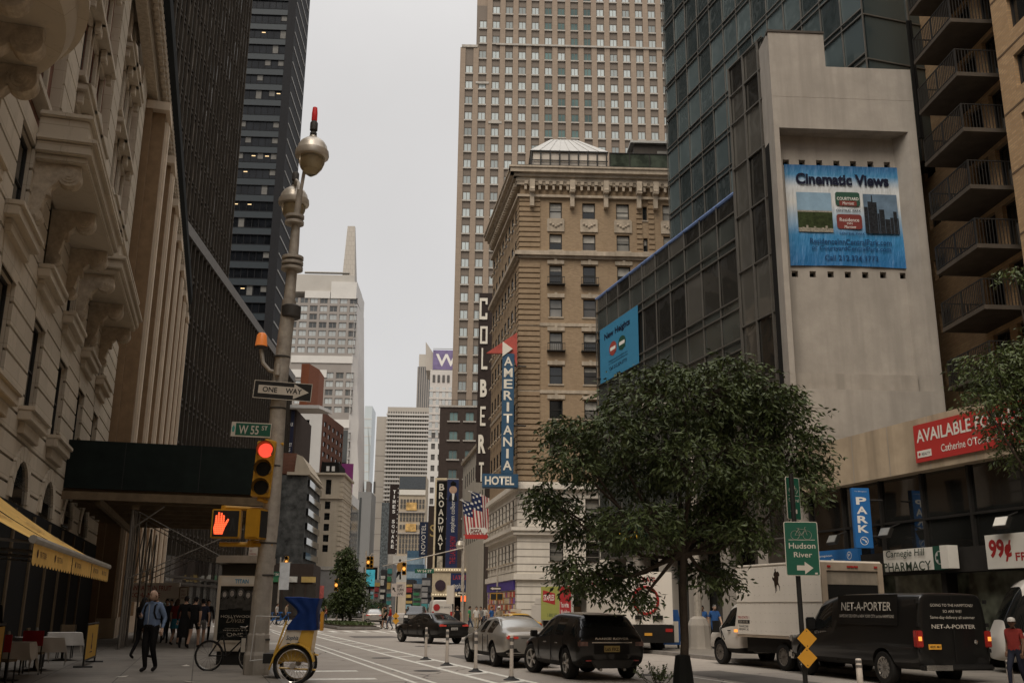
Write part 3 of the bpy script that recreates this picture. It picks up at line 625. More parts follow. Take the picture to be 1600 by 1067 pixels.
# ---------------------------------------------------------------- brick apartment block with balconies
m_tanb = brick('tan_brick', (.50, .33, .18), (.36, .225, .12), (.30, .23, .16), .3, .1, .3, .3)
BO = Vector((16.55, 37.0, 0)); BA = GA - R(90)
AP = thing('brick_apartment_block', 'tan brick apartment block with stacked dark balconies over the sidewalk', 'building', BO, BA)
yA, yB, xB = 1.75, 1.15, 4.1                 # local x runs toward the camera
fz = [26.05 - 2.33 * 2 + 2.33 * k for k in range(-9, 9)]
fl = [1.2 + 2.33 * k for k in range(1, 16)]
ha, hb = [], []
zb0 = 19.05                                   # a balcony slab top
lv = [zb0 + 2.3 * k for k in range(-7, 6)]
for z in lv:
    ha += [(-3.4, -2.4, z + .85, z + 1.75), (.55, 1.7, z + .05, z + 1.95), (2.2, 3.7, z + .05, z + 1.95)]
    for k in range(4): hb.append((xB + 1.0 + 3.1 * k, xB + 2.75 + 3.1 * k, z + .65, z + 1.95))
mb = MB(); mb.wall(-8, xB, 0, 50, ha, .25, y=yA); mb.wall(xB, 20, 0, 50, hb, .22, y=yB); mb.face([(xB, yB, 0), (xB, yA, 0), (xB, yA, 50), (xB, yB, 50)]); mb.box(-8, 20, yA + .3, 18, 0, 50); mb.face([(20, yB, 0), (20, yA + .3, 0), (20, yA + .3, 50), (20, yB, 50)]); mb.build('wall', m_tanb, AP)
m_ptan = M('dark_bronze_frame', (.035, .03, .026), .5)
windows(AP, ha + hb, yB + .2, m_gdark, m_ptan, 'mull', 120, near=lambda r: abs(r[2] - 18) + (0 if r[0] > xB else 1))
for o in [c for c in AP.children if c.name.startswith('window') and c.location.x < xB]: o.location.y = yA + .22
mb = MB()
for z in lv: mb.cut(); mb.box(xB, 20, yB - .012, yB - .002, z + .02, z + .1); 
each(mb, 'floor_line', M('brick_joint_shadowline', (.13, .09, .06), .9), AP)
mb = MB()
for z in lv:
    for k in range(4): mb.cut(); mb.box(xB + 2.1 + 3.1 * k, xB + 2.7 + 3.1 * k, yB - .03, yB + .1, z + .25, z + .6)
each(mb, 'air_conditioner', m_ptan, AP)
m_slab = M('balcony_slab', (.085, .07, .056), .85, var=.2, streak=.3); m_rail = M('black_railing', (.018, .016, .014), .5)
for z in lv:
    o = MB().box(.15, 3.3, 0, yA - .004, z - .16, z).build('balcony', m_slab, AP)
    mb = MB(); mb.box(.18, 3.27, .02, .06, z + .96, z + 1.0); mb.box(.18, 3.27, .02, .05, z + .06, z + .09); n = 26
    for i in range(n): x = .18 + 3.09 * i / (n - 1); mb.box(x - .012, x + .012, .025, .05, z, z + .96)
    for xe in (.2, 3.25):
        mb.box(xe - .02, xe + .02, .06, yA - .01, z + .96, z + 1.0)
        for i in range(1, 13): y = .05 + (yA - .1) * i / 13; mb.box(xe - .012, xe + .012, y - .012, y + .012, z, z + .96)
    for xe in (.2, 1.7, 3.25): mb.box(xe - .03, xe + .03, .015, .065, z, z + 1.0)
    mb.build('railing', m_rail, o)
# ---------------------------------------------------------------- low shop building with the concrete beam
SO, SF = rfr(0, 21.2)
m_beam = M('stained_beam', (.42, .335, .24), .9, var=.18, scale=1.2, bump=.1, streak=.4); m_sglass = glass('dark_shop_glass', (.014, .014, .013), .03, 1.9, .15, .35); m_fasc = M('black_fascia', (.025, .023, .021), .6)
LS = thing('low_shop_building', 'low shop building with a stained concrete beam over dark upper windows', 'building', SO, RA)
zb1 = SF.px(1265, 702)[1]; zb0_ = SF.px(1263, 771)[1]; xL = -32.3; xR = -8
MB().box(xL, xR, -.35, 1, zb0_, zb1).build('beam', m_beam, LS); mb = MB(); x = xL + 1.5
while x < xR: mb.box(x, x + .03, -.356, -.352, zb0_, zb1); x += 1.9
mb.build('beam_joint', m_concd, LS)
MB().box(xL, xR, .12, .2, 3.45, zb0_).build('upper_glass', m_sglass, LS); MB().box(xL, xR, .9, 3.2, 0, zb1 - .1).build('back_wall', m_fasc, LS)
mb = MB(); x = xL
while x < xR: mb.box(x, x + .1, .02, .118, 3.45, zb0_ - .003); x += 2.05
mb.box(xL, xR, .04, .117, 4.35, 4.42); mb.build('window_frame', m_fasc, LS)
MB().box(xL, xR, -.12, .3, 2.75, 3.447).build('fascia', m_fasc, LS); MB().box(xL, xR, .35, .4, .4, 2.747).build('shop_front', glass('painted_lit_shop_glass', (.10, .11, .085), .1, 1.6, var=.7, vscale=1.6), LS)  # shop front glass lightened in colour to look lit from inside
mb = MB(); x = xL
while x < xR: mb.cut(); mb.box(x, x + .22, -.05, .34, 0.1, 2.745); x += 3.4
each(mb, 'shop_pier', m_fasc, LS)
m_red = M('sign_red', (.42, .035, .03), .5, var=.08); m_blue = M('sign_blue', (.02, .13, .36), .45, var=.08); m_white = M('sign_white', (.66, .63, .57), .5, var=.06); m_green = M('sign_green', (.012, .06, .038), .5, var=.1)
def onplane(name, label, cat, F_, O_, px0, px1, pyt, pyb, off=0., ang=RA, xp=None):
    xa = F_.px(px0, (pyt + pyb) / 2, off)[0]; xb = F_.px(px1, (pyt + pyb) / 2, off)[0]; zt = F_.px(px0, pyt, off)[1]; zb = F_.px(px0, pyb, off)[1]
    return thing(name, label, cat, O_ + F_.x * xa + F_.y * off + Vector((0, 0, zb)), ang), xb - xa, zt - zb
s, w, h = onplane('lease_sign', 'long red sign reading AVAILABLE FOR LEASE along the concrete beam', 'sign', SF, SO, 1429, 1600, 665, 724, -.42)
w = 9.5 - 4.4; MB().box(0, w, 0, .05, 0, h).build('board', m_red, s); text(s, 'AVAILABLE FOR LEASE', .12, .52 * h, w * .93, .34 * h, m_white, bold=.02); text(s, "Catherine O'Toole - 212.555.0100", 1.15, .16 * h, w * .7, .2 * h, m_white, bold=.008)
MB().box(.1, .72, -.008, -.001, .12 * h, .3 * h).build('logo_plate', m_white, s); text(s, 'REALTY', .3, .17 * h, .38, .07 * h, m_ink, -.012); poly_part(s, 'logo_mark', [[(.2 + .05 * math.cos(k), .21 * h + .05 * math.sin(k)) for k in range(6)]], m_red, -.012)
# blade sign PARK
p = at(1348, 810, 32.4)
def board(name, label, cat, px0, px1, pyt, pyb, Y, ang=GA):
    a = at(px0, (pyt + pyb) / 2, Y); b = at(px1, (pyt + pyb) / 2, Y); t = at((px0 + px1) / 2, pyt, Y).z; q = at((px0 + px1) / 2, pyb, Y).z
    return thing(name, label, cat, Vector((a.x, Y, q)), ang), b.x - a.x, t - q
s, w, h = board('park_blade_sign', 'upright blue sign reading PARK with a white arrow below the beam', 'sign', 1334, 1362, 762, 856, 32.4)
MB().box(0, w, 0, .16, 0, h).build('box', m_blue, s, bevel=.01)
for i, ch in enumerate('PARK'): text(s, ch, .2 * w, (.72 - .155 * i) * h, .6 * w, .125 * h, m_whitep, bold=.03)
text(s, 'To Plimpton', .15 * w, .93 * h, .7 * w, .02 * h, m_whitep)
mb = MB(); mb.lathe([(.2 * w, 0), (.23 * w, 0)], 20, (.5 * w, -.004, .12 * h), axis='y', caps=False); mb.build('arrow_ring', m_whitep, s)
poly_part(s, 'arrow', [[(.36 * w, .145 * h), (.40 * w, .155 * h), (.56 * w, .115 * h), (.55 * w, .10 * h), (.62 * w, .085 * h), (.63 * w, .125 * h), (.6 * w, .12 * h), (.42 * w, .16 * h)]], m_whitep)
mb = MB(); mb.tube([(w + .02, .08, .8 * h), (w + .45, .08, .8 * h)], .03); mb.tube([(w + .02, .08, .2 * h), (w + .45, .08, .2 * h)], .03); mb.build('bracket', m_rail, s)
s, w, h = onplane('garage_sign', 'blue sign reading Champion Park 24 Hrs behind the white truck', 'sign', SF, SO, 1268, 1342, 862, 893, -.2)
MB().box(0, w, 0, .14, 0, h).build('box', m_blue, s); text(s, 'Champion', .12, .66 * h, .42 * w, .14 * h, m_whitep); text(s, 'Park', .0, .05 * h, .62 * w, .52 * h, m_whitep, bold=.03); text(s, '24 Hrs', .68 * w, .14 * h, .28 * w, .26 * h, m_whitep); 
mb = MB(); mb.lathe([(.11, 0), (.13, 0)], 16, (.82 * w, -.004, .68 * h), axis='y', caps=False); mb.build('ring', m_whitep, s); text(s, 'P', .8 * w, .6 * h, .1, .16 * h, m_whitep)
s, w, h = onplane('pharmacy_sign', 'white and green sign reading Carnegie Hill PHARMACY with a cross', 'sign', SF, SO, 1381, 1493, 860, 893, -.35)
MB().box(0, w * .72, 0, .12, 0, h).build('white_panel', m_white, s); MB().box(w * .723, w * .9, -.02, .12, -.02, h * 1.02).build('green_panel', m_green, s); MB().box(w * .903, w, -.25, .12, 0, h).build('end_box', m_white, s)
m_dgl = M('letter_green', (.02, .035, .02), .5); o = text(s, 'Carnegie Hill', .06 * w, .55 * h, .56 * w, .42 * h, m_dgl, -.05, bold=.01, shear=.15); o = text(s, 'PHARMACY', .02 * w, -.02 * h, .68 * w, .42 * h, m_dgl, -.06, bold=.012)
mb = MB(); mb.lathe([(.0, 0), (.062 * w, 0)], 22, (.81 * w, -.026, .5 * h), axis='y'); mb.build('disc', m_whitep, s); poly_part(s, 'cross', [[(.79 * w, .25 * h), (.83 * w, .25 * h), (.83 * w, .75 * h), (.79 * w, .75 * h)], [(.765 * w, .42 * h), (.855 * w, .42 * h), (.855 * w, .58 * h), (.765 * w, .58 * h)]], m_green, -.032)
s, w, h = onplane('pizza_sign', 'white sign with big red 99 cent lettering at the right edge', 'sign', SF, SO, 1541, 1600, 836, 889, -.45)
w = 4.0; MB().box(0, w, 0, .15, 0, h).build('box', m_white, s); m_rt = M('red_letters', (.33, .02, .02), .5, var=.05); text(s, '99¢', .12, .2 * h, .82, .66 * h, m_rt, bold=.04); text(s, 'FRESH PIZZA', 1.05, .2 * h, 2.3, .24 * h, m_rt, bold=.02)
for px, py, lab in ((1566, 816, 'tilted flood lamp above the 99 cent sign'), (1384, 832, 'tilted lamp shape built for a glass reflection right of the PARK sign'), (1302, 843, 'tilted lamp shape built for a glass reflection left of the PARK sign')):  # the two beside PARK are glass reflections built as solid lamps
    x, z = SF.px(px, py, -.6); s = thing('flood_lamp', lab, 'lamp', SO + SF.x * x + SF.y * -.6 + Vector((0, 0, z)), RA, 'flood lamps over the shop signs'); MB().box(-.25, .25, -.06, .06, -.16, .16).build('housing', m_rail, s, rot=(R(-28), 0, 0)); MB().box(-.22, .22, -.075, -.062, -.13, .13).build('lens', m_white if px > 1500 else M('reflected_lamp_grey', (.2, .2, .19), .3), s, rot=(R(-28), 0, 0)); MB().tube([(0, 0, .1), (0, .55, .3)], .02).build('arm', m_rail, s)
s, w, h = onplane('parking_price_board', 'green and yellow price board half hidden behind the near tree', 'sign', GF, GO, 962, 1012, 822, 848, -.3)
MB().box(0, w, 0, .12, 0, h).build('board', m_green, s); MB().box(.1 * w, .72 * w, -.012, -.001, .08 * h, .55 * h).build('yellow_panel', M('sign_yellow', (.75, .42, .04), .5, var=.1, emit=.25), s); text(s, '7 Days', .2 * w, .14 * h, .4 * w, .32 * h, m_ink, -.018, bold=.03)
# ================================================================ HOTEL AND TOWERS ACROSS 54TH
m_ambrick = brick('buff_brick', (.36, .26, .165), (.27, .19, .12), (.26, .20, .14), .24, .08, .3, .35); m_terra = M('terracotta_trim', (.43, .36, .28), .8, var=.25, scale=3, bump=.15, streak=.35)
m_whiteb = M('white_painted_stone', (.62, .57, .5), .8, var=.08, bump=.08, streak=.15)
m_gblind = M('window_blind', (.42, .40, .36), .7)
AO = Vector((.55, 72.6, 0)); AF = Fr(AO, R(2)); SA = R(9.1) - R(90)
AM = thing('old_brick_hotel', 'old buff brick corner hotel with a heavy cornice and white painted base', 'building', AO, R(2))
cols = [(2.28, 3.27), (4.87, 5.88), (7.53, 8.56), (11.2, 12.2), (13.6, 14.6), (15.8, 16.8)]
rows = [(31.05, 32.4), (28.45, 29.78), (25.7, 27.2), (23.05, 24.5), (20.45, 21.85), (17.82, 19.2), (15.2, 16.6), (12.65, 14.05), (10.5, 11.7)]
base = [(7.9, 9.35), (4.87, 6.2)]
ws = [(a, b, c, d) for c, d in rows[:-1] for a, b in cols] + [(9.62, 9.97, c, d - .2) for c, d in rows[:2]]; wb = [(a, b, c, d) for c, d in base for a, b in cols]
# side wall local frame is a child empty turned to the avenue
LS_ = 15.0
scols = [(-1.9 - 1.75 * i - .45, -1.9 - 1.75 * i + .45) for i in range(8)]
sw = [(a, b, c, d) for c, d in rows[:-1] for a, b in scols]; swb = [(a, b, c, d) for c, d in base for a, b in scols] 
mb = MB(); mb.wall(0, 18, 10.0, 34, ws, .28); mb.box(.2, 18, .29, 15, 0, 34); mb.build('wall', m_ambrick, AM)
mb = MB(); mb.wall(-.06, 18, 0, 9.98, wb, .3, y=-.06); mb.build('base_wall', m_whiteb, AM)
da = SA - R(2)
def sidepart(mb, name, mat, **k): o = mb.build(name, mat, AM, rot=(0, 0, da), **k); return o
mb = MB(); mb.wall(-LS_, 0, 10.0, 34, sw, .08); sidepart(mb, 'side_wall', m_ambrick); mb = MB(); mb.wall(-LS_, .06, 0, 9.98, swb, .12, y=-.06); sidepart(mb, 'side_base_wall', m_whiteb)
MB().box(-LS_, -.3, .11, 8, 0, 33.9).build('core', m_black, AM, rot=(0, 0, da))
nearz = lambda r: -r[2] * 0 + abs(r[0] - 4)
windows(AM, ws + wb, .26, m_gdark, m_wframe, 'sash', 100, sill=(.1, .32, .12, -.2), sillm=m_terra, panes=[m_gdark, m_gpale, m_gdark2], near=nearz, fw=.07, blind=m_gblind)
sd = addob('side_windows', MB().box(-.1, -.05, .5, .6, 12, 12.1).mesh('core_bit', m_black), AM, rot=(0, 0, da))
windows(sd, sw + swb, .06, m_gdark, m_wframe, 'sash', 100, sill=(.1, .32, .12, -.2), sillm=m_terra, fw=.07)
def trim(name, boxes, mat=m_terra, bevel=0.): # (z0, z1, out): bands round both faces
    mb = MB(); mb2 = MB()
    for z0, z1, o in boxes: mb.box(-o * .98, 18, -o, -.003, z0, z1); mb2.box(-LS_, o * .8, -o, -.003, z0, z1)
    mb.build(name, mat, AM, bevel=bevel); sidepart(mb2, name, mat)
trim('cornice', [(34.0, 34.35, .35), (34.352, 34.6, .55), (34.602, 34.95, .85), (34.952, 35.1, .95), (32.75, 32.95, .25), (33.72, 33.998, .3)])
trim('belt_course', [(27.72, 27.9, .18), (27.902, 28.2, .4), (28.202, 28.3, .25), (22.3, 22.55, .06), (17.1, 17.35, .06)])
trim('base_cornice', [(9.982, 10.3, .4), (6.72, 7.0, .35), (7.002, 7.25, .5), (10.302, 10.5, .2), (3.6, 4.0, .3)], m_whiteb)
mb = MB(); mb2 = MB(); x = .3
while x < 17.6: mb.cut(); mb.box(x, x + .28, -.5, -.302, 33.72, 33.998); mb.box(x, x + .18, -.42, -.252, 33.3, 33.7); x += .55
x = -.5
while x > -LS_ + .3: mb2.box(x, x + .28, -.5, -.302, 33.72, 33.998); x -= .55
each(mb, 'dentil', m_terra, AM); sidepart(mb2, 'side_dentils', m_terra)
mb = MB()
for x in (.9, 4.05, 6.7, 9.3, 10.6, 13, 15.3): mb.cut(); mb.box(x - .2, x + .2, -.8, -.01, 33.0, 34.0); mb.box(x - .16, x + .16, -.5, -.012, 31.9, 32.99); mb.lathe([(.25, -.17), (.25, .17)], 10, (x, -.6, 33.2), axis='x')
each(mb, 'console', m_terra, AM)
mb = MB()                                        # banded corner pier and stair bay strips
for a, b in ((0, 1.55), (9.1, 9.55), (10.05, 10.5)):
    mb.cut(); z = 10.6
    while z < 32.7:
        if not 27.6 < z + .2 < 28.4: mb.box(a + (-.08 if a == 0 else 0), b, -.09, -.004, z, z + .3)
        z += .42
each(mb, 'banded_pier', m_ambrick, AM)
mb = MB(); z = 10.6
while z < 32.7:
    if not 27.6 < z + .2 < 28.4: mb.box(-1.2, .085, -.09, -.004, z, z + .3)
    z += .42
sidepart(mb, 'side_quoins', m_ambrick)
mb = MB()
for (a, b) in cols[:3] + cols[3:]:
    mb.cut(); mb.box(a - .18, b + .18, -.1, -.005, 29.95, 30.95)
    for k in range(5): x = a + .1 + (b - a - .2) * k / 4; mb.lathe([(.02, -.06), (.12, 0), (.02, .06)], 8, (x, -.14, 30.35 + .12 * abs(k - 2)), axis='y')
each(mb, 'garland_panel', m_terra, AM)
mb = MB()
for (c, d) in rows[2:8]:
    for a, b in cols:
        mb.cut(); mb.box(a - .16, b + .16, -.1, -.006, d + .08, d + .38); mb.box((a + b) / 2 - .1, (a + b) / 2 + .1, -.16, -.102, d + .05, d + .46)
each(mb, 'lintel', m_terra, AM)
mb = MB()
for (i, j) in ((0, 2), (1, 2), (1, 4), (0, 4)):
    a, b = cols[i]; c = rows[j][0]; mb.cut(); mb.box(a - .2, b + .2, -.42, -.005, c - .16, c - .1)
    for k in range(9): x = a - .15 + (b - a + .3) * k / 8; mb.box(x - .015, x + .015, -.4, -.37, c - .1, c + .4)
    mb.box(a - .18, b + .18, -.41, -.36, c + .4, c + .45)
each(mb, 'window_balconette', m_rail, AM)
mb = MB(); z = .5
while z < 9.8:
    mb.box(-.07, 18, -.075, -.062, z, z + .045); z += .52
mb.build('base_grooves', M('groove_shadow_gap', (.2, .18, .155), .9), AM)
mb = MB(); z = .5
while z < 9.8: mb.box(-LS_, .07, -.075, -.062, z, z + .045); z += .52
sidepart(mb, 'side_base_grooves', M('groove_shadow_gap', (.2, .18, .155)))
# roof: black parapet, glazed penthouse with hip roof, glass screen, hut
MB().box(-.3, 18, -.3, 14, 35.1, 35.45).build('parapet', M('roof_black', (.03, .029, .028), .6), AM)
m_roofw = M('pale_zinc_roof', (.40, .39, .37), .5, .1, var=.08)
RP = addob('penthouse', MB().box(1.0, 6.8, .1, 6.8, 35.45, 36.8).mesh('penthouse', glass('penthouse_glass', (.50, .44, .37), .3, 1.5)), AM)
mb = MB(); b0, b1 = (.75, 7.0), (-.1, 7.2); t0, t1 = (2.6, 4.8), (2.6, 4.4)
mb.raw([(b0[0], b1[0], 36.8), (b0[1], b1[0], 36.8), (b0[1], b1[1], 36.8), (b0[0], b1[1], 36.8), (t0[0], t1[0], 39.1), (t0[1], t1[0], 39.1), (t0[1], t1[1], 39.1), (t0[0], t1[1], 39.1)], [(3, 2, 1, 0), (4, 5, 6, 7), (0, 1, 5, 4), (1, 2, 6, 5), (2, 3, 7, 6), (3, 0, 4, 7)])
for k in range(1, 8): u = k / 8; mb.tube([(b0[0] + (b0[1] - b0[0]) * u, b1[0], 36.82), (t0[0] + (t0[1] - t0[0]) * u, t1[0], 39.12)], .03, 4)
mb.build('hip_roof', m_roofw, RP); mb = MB()
for k in range(9): x = .85 + 6.0 * k / 8; mb.box(x - .05, x + .05, -.05, .05, 35.45, 36.78)
for z in (35.95, 36.7): mb.box(.8, 6.95, -.06, .04, z, z + .06)
for k in range(6): y = .3 + 1.2 * k; mb.box(.78, .86, y, y + .08, 35.45, 36.78)
mb.build('glazing_bars', m_rail, RP)
RS = addob('glass_screen', MB().box(7.1, 18, .0, .04, 35.45, 36.7).mesh('screen', glass('screen_glass', (.05, .06, .045), .08, 1.5, vscale=1.5)), AM); mb = MB(); x = 7.1
while x < 18: mb.box(x - .04, x + .04, -.05, -.003, 35.45, 36.75); x += 1.6
mb.box(7.1, 18, -.06, -.003, 36.7, 36.76); mb.build('posts', m_rail, RS)
RH = addob('roof_hut', MB().box(9.3, 16, 1.5, 8, 35.45, 38.3).mesh('hut', m_brown), AM); MB().box(9.0, 16.3, 1.2, 8, 38.32, 38.5).build('hut_roof', m_roofw, RH); MB().box(11.2, 12.2, 1.4, 1.48, 37.35, 37.7).build('vent', m_gpale, RH)
# street level shop with purple lettering
MB().box(-LS_ + .5, -.6, -.2, -.09, 2.9, 3.55).build('shop_sign', M('purple_sign', (.05, .03, .16), .5, emit=.15), AM, rot=(0, 0, da))
mb = MB(); q = random.Random(4)
cands = [M(f'magazine_{n}', c, .5, var=.3, scale=6) for n, c in (('orange', (.5, .2, .05)), ('red', (.4, .06, .05)), ('cream', (.55, .45, .3)), ('violet', (.2, .1, .3)))]
for i in range(26):
    for j in range(5): x = -14 + .52 * i; mb.box(x, x + .42, -.16, -.1, .6 + .45 * j, .98 + .45 * j, q.randrange(4))
o = mb.build('magazine_rack', cands, AM, rot=(0, 0, da)); o['kind'] = 'stuff'
# hotel blade signs
def vsign(name, label, px0, px1, pyt, pyb, Y, word, bm, lm, lw=.62, thick=.5, top=.02, lh=.8, ang=R(2)):
    s, w, h = board(name, label, 'sign', px0, px1, pyt, pyb, Y, ang); MB().box(0, w, 0, thick, 0, h).build('box', bm, s, bevel=.03); n = len(word); st = h * (1 - 2 * top) / n
    for i, ch in enumerate(word):
        ww = lw * w * (.28 if ch == 'I' else 1); text(s, ch, (w - ww) / 2, h * (1 - top) - st * (i + 1) + st * (1 - lh) / 2, ww, st * lh, lm, -.02, bold=.02)
    return s, w, h
m_signblue = M('hotel_sign_blue', (.025, .075, .14), .5, var=.15, streak=.1); m_cream2 = M('letter_cream', (.68, .63, .54), .5, var=.05)
s, w, h = vsign('hotel_blade_sign', 'tall blue blade sign reading AMERITANIA with a red pennant on top', 784, 803, 552, 740, 71.5, 'AMERITANIA', m_signblue, m_cream2, .72)
MB().box(-1.35, w + .35, -.15, .6, -1.0, -.02).build('word_box', m_signblue, s, bevel=.03); text(s, 'HOTEL', -1.15, -.82, w + 1.2, .62, m_cream2, -.17, bold=.03)
MB().prism([(-1.2, h + .02), (w + .2, h + 1.65), (w + .2, h - 1.0), (w * .8, h + .02)], 'y', .1, .4).build('pennant', M('pennant_red', (.4, .07, .05), .5), s); MB().prism([(.0, h - .25), (w * .85, h + .35), (0, h + .9)], 'y', -.05, .09).build('pennant_tip', m_cream2, s)
MB().tube([(w, .25, h * .9), (w + .9, .4, h * .9)], .06).tube([(w, .25, h * .4), (w + .9, .4, h * .4)], .06).build('bracket', m_rail, s)
# ---------------------------------------------------------------- theatre side of the street
m_dkbrown = M('dark_brown_brick', (.06, .045, .038), .85, var=.2, streak=.2); m_rust = M('rusted_lattice', (.10, .05, .04), .8, var=.4, scale=2)  # first one is plain dark brown with random streaks
Y3 = 108.0; TO = Vector((at(757, 800, Y3).x, Y3, 0)); TA = R(9) - R(90); TF = Fr(TO, TA)
T = thing('theatre_building', 'cream walled theatre building with flags and rows of narrow windows', 'building', TO, TA)
m_cwall = M('cream_wall', (.50, .45, .38), .8, var=.1, streak=.2); tw = [(a, b, z, z + 1.6) for z in (9, 12.6, 16.2) for a, b in [(-2.0 - 2.1 * i - .35, -2.0 - 2.1 * i + .35) for i in range(9)]]
MB().wall(-22, 0, 0, 19.5, tw, .06).box(-22, -.1, .1, 12, 0, 19.4).build('wall', m_cwall, T); windows(T, tw, .05, m_gdark, m_wframe, 'plain', 60)
MB().box(-.099, 0, .1, 12, 0, 21).build('end_wall', m_dkbrown, T); MB().box(-22, .3, -.3, .1, 19.52, 19.9).build('coping', m_terra, T)
MB().box(-6, 0, 1.2, 12, 21.01, 37).build('sign_tower', m_rust, T); mb = MB()
for k in range(14): z = 20.5 + 1.2 * k; mb.tube([(.06, 1.3, z), (.06, 4, z + 1.2)], .06, 4); mb.tube([(.06, 4, z), (.06, 1.3, z + 1.2)], .06, 4)
mb.build('sign_lattice', m_rust, T)
m_colb = M('sign_board_brown', (.035, .025, .022), .6, var=.3); s, w, h = board('theatre_blade_sign', 'towering brown sign of white letters spelling COLBERT downwards', 'sign', 746, 769, 458, 752, 104, 0)
MB().box(0, w, 0, .8, 0, h).build('board', m_colb, s)
bl = [((748, 463), (763, 499)), ((749, 507), (763, 537)), ((751, 541), (763, 577)), ((749, 590), (762, 620)), ((749, 632), (760, 665)), ((746, 676), (760, 708)), ((747, 719), (757, 752))]
LET = {'C': [(0, 0, .25, 1), (0, .86, 1, 1), (0, 0, 1, .14), (.75, .7, 1, 1), (.75, 0, 1, .3)], 'O': [(0, 0, .25, 1), (.75, 0, 1, 1), (0, .86, 1, 1), (0, 0, 1, .14)], 'L': [(0, 0, .25, 1), (0, 0, 1, .14)], 'E': [(0, 0, .25, 1), (0, 0, 1, .14), (0, .86, 1, 1), (0, .44, .8, .57)], 'T': [(.37, 0, .63, 1), (0, .86, 1, 1)]}
for ch, ((x0, y0), (x1, y1)) in zip('COLBERT', bl):
    a = at(x0 + 1, y1, 103.9); b = at(x1 - 1, y0, 103.9); zo = s.location.z; xo = s.location.x; lw_, lh_ = b.x - a.x, b.z - a.z - .2
    if ch in LET:
        mb = MB(); k = 0
        for (u0, v0, u1, v1) in LET[ch]: mb.box(u0 * lw_, u1 * lw_, -.1 - .002 * k, -.01, v0 * lh_, v1 * lh_); k += 1
        mb.build('letter', m_cream2, s, loc=(a.x - xo, 0, a.z - zo))
    else: text(s, ch, a.x - xo, a.z - zo, lw_, lh_, m_cream2, -.1, bold=.045, name='letter')
MB().box(w, w + 1.5, .3, .5, .3 * h, .32 * h).box(w, w + 1.5, .3, .5, .7 * h, .72 * h).build('strut', m_rust, s)
s, w, h = vsign('broadway_sign', 'upright black marquee sign spelling BROADWAY with a light bordered edge', 681, 697, 752, 862, 128, 'BROADWAY', m_black, m_cream2, .5, .5)
mb = MB(); mb.box(-.22, 0, -.1, .5, -6, h + .2); mb.box(-.22, w, -.1, .5, h + .2, h + .45); mb.build('lit_border', M('sign_bulb_border', (.55, .45, .30), .5, emit=.1), s); MB().box(-.0, w, .01, .5, -6, -.05).build('poster_box', m_black, s); MB().box(.3, w - .3, -.04, .0, -5.4, -.5).build('poster', M('show_poster', (.5, .45, .36), .5, var=.8, scale=1.2), s)
s, w, h = board('show_banner', 'tall navy banner with a portrait and white name beside the BROADWAY sign', 'banner', 697, 715, 748, 892, 127, 0)
MB().box(0, w, .55, .62, 0, h).build('sheet', M('banner_navy', (.015, .025, .085), .5, var=.1), s)
mb = MB(); mb.lathe([(0, -.02), (.46, 0), (.5, .03)], 18, (.52 * w, .52, .885 * h), axis='y'); o = mb.build('portrait_face', M('portrait_skin', (.5, .33, .24), .6), s); o.scale = (1, 1, 1); MB().prism([(.3 * w, .93 * h), (.75 * w, .93 * h), (.78 * w, .96 * h), (.5 * w, .985 * h), (.28 * w, .96 * h)], 'y', .48, .53).build('portrait_hair', m_black, s)
MB().prism([(.12 * w, .76 * h), (.9 * w, .76 * h), (.85 * w, .81 * h), (.65 * w, .845 * h), (.4 * w, .845 * h), (.2 * w, .81 * h)], 'y', .5, .54).build('portrait_suit', M('suit_navy', (.02, .02, .03), .7), s); MB().prism([(.47 * w, .77 * h), (.6 * w, .77 * h), (.66 * w, .845 * h), (.42 * w, .845 * h)], 'y', .48, .499).build('portrait_shirt', m_whitep, s)
o = text(s, 'stephen colbert', 0, 0, .36 * h, .5 * w, m_whitep, .5); o.rotation_euler = (0, R(-90), 0); o.location = (.82 * w, .5, .42 * h)
o = text(s, 'THE LATE SHOW', 0, 0, .3 * h, .5 * w, M('banner_red_text', (.3, .03, .05), .5), .5, bold=.02); o.rotation_euler = (0, R(-90), 0); o.location = (.85 * w, .5, .08 * h)
# marquee
s, w, h = board('theatre_marquee', 'gold bordered theatre marquee with a navy name panel over the sidewalk', 'marquee', 676, 764, 893, 926, 124, 0)
m_gold = M('marquee_cream', (.55, .46, .33), .5, var=.2); MB().box(0, w, 0, 4, 0, h).build('canopy', m_gold, s); MB().box(-.15, w + .15, -.15, 4, h + .003, h + .45).build('top_border', m_gold, s); MB().box(-.15, w + .15, -.15, 4, -.45, -.003).build('bottom_border', m_gold, s)
MB().box(.32 * w, .84 * w, -.06, -.003, .06 * h, .94 * h).build('name_panel', M('marquee_navy', (.015, .03, .10), .5), s); text(s, 'LATE SHOW', .36 * w, .62 * h, .44 * w, .22 * h, M('marquee_red', (.35, .04, .06), .5), -.07, bold=.02); text(s, 'stephen colbert', .34 * w, .14 * h, .48 * w, .32 * h, m_whitep, -.07)
mb = MB(); mb.lathe([(0, 0), (.6, 0), (.65, -.06)], 20, (.14 * w, -.1, .35 * h), axis='y'); mb.build('round_window', M('plum_glass', (.05, .03, .045), .4), s); mb = MB()
for k in range(22): x = .1 + (w - .2) * k / 21; mb.lathe([(0, -.06), (.09, -.05), (.1, 0)], 8, (x, -.16, h + .22), axis='y'); mb.lathe([(0, -.06), (.09, -.05), (.1, 0)], 8, (x, -.16, -.22), axis='y')
mb.build('bulbs', M('warm_bulb', (.9, .75, .5), .4, emit=.4), s)
MB().box(.05 * w, w, 3, 12, -4.2, -.46).build('entrance_wall', m_black, s)
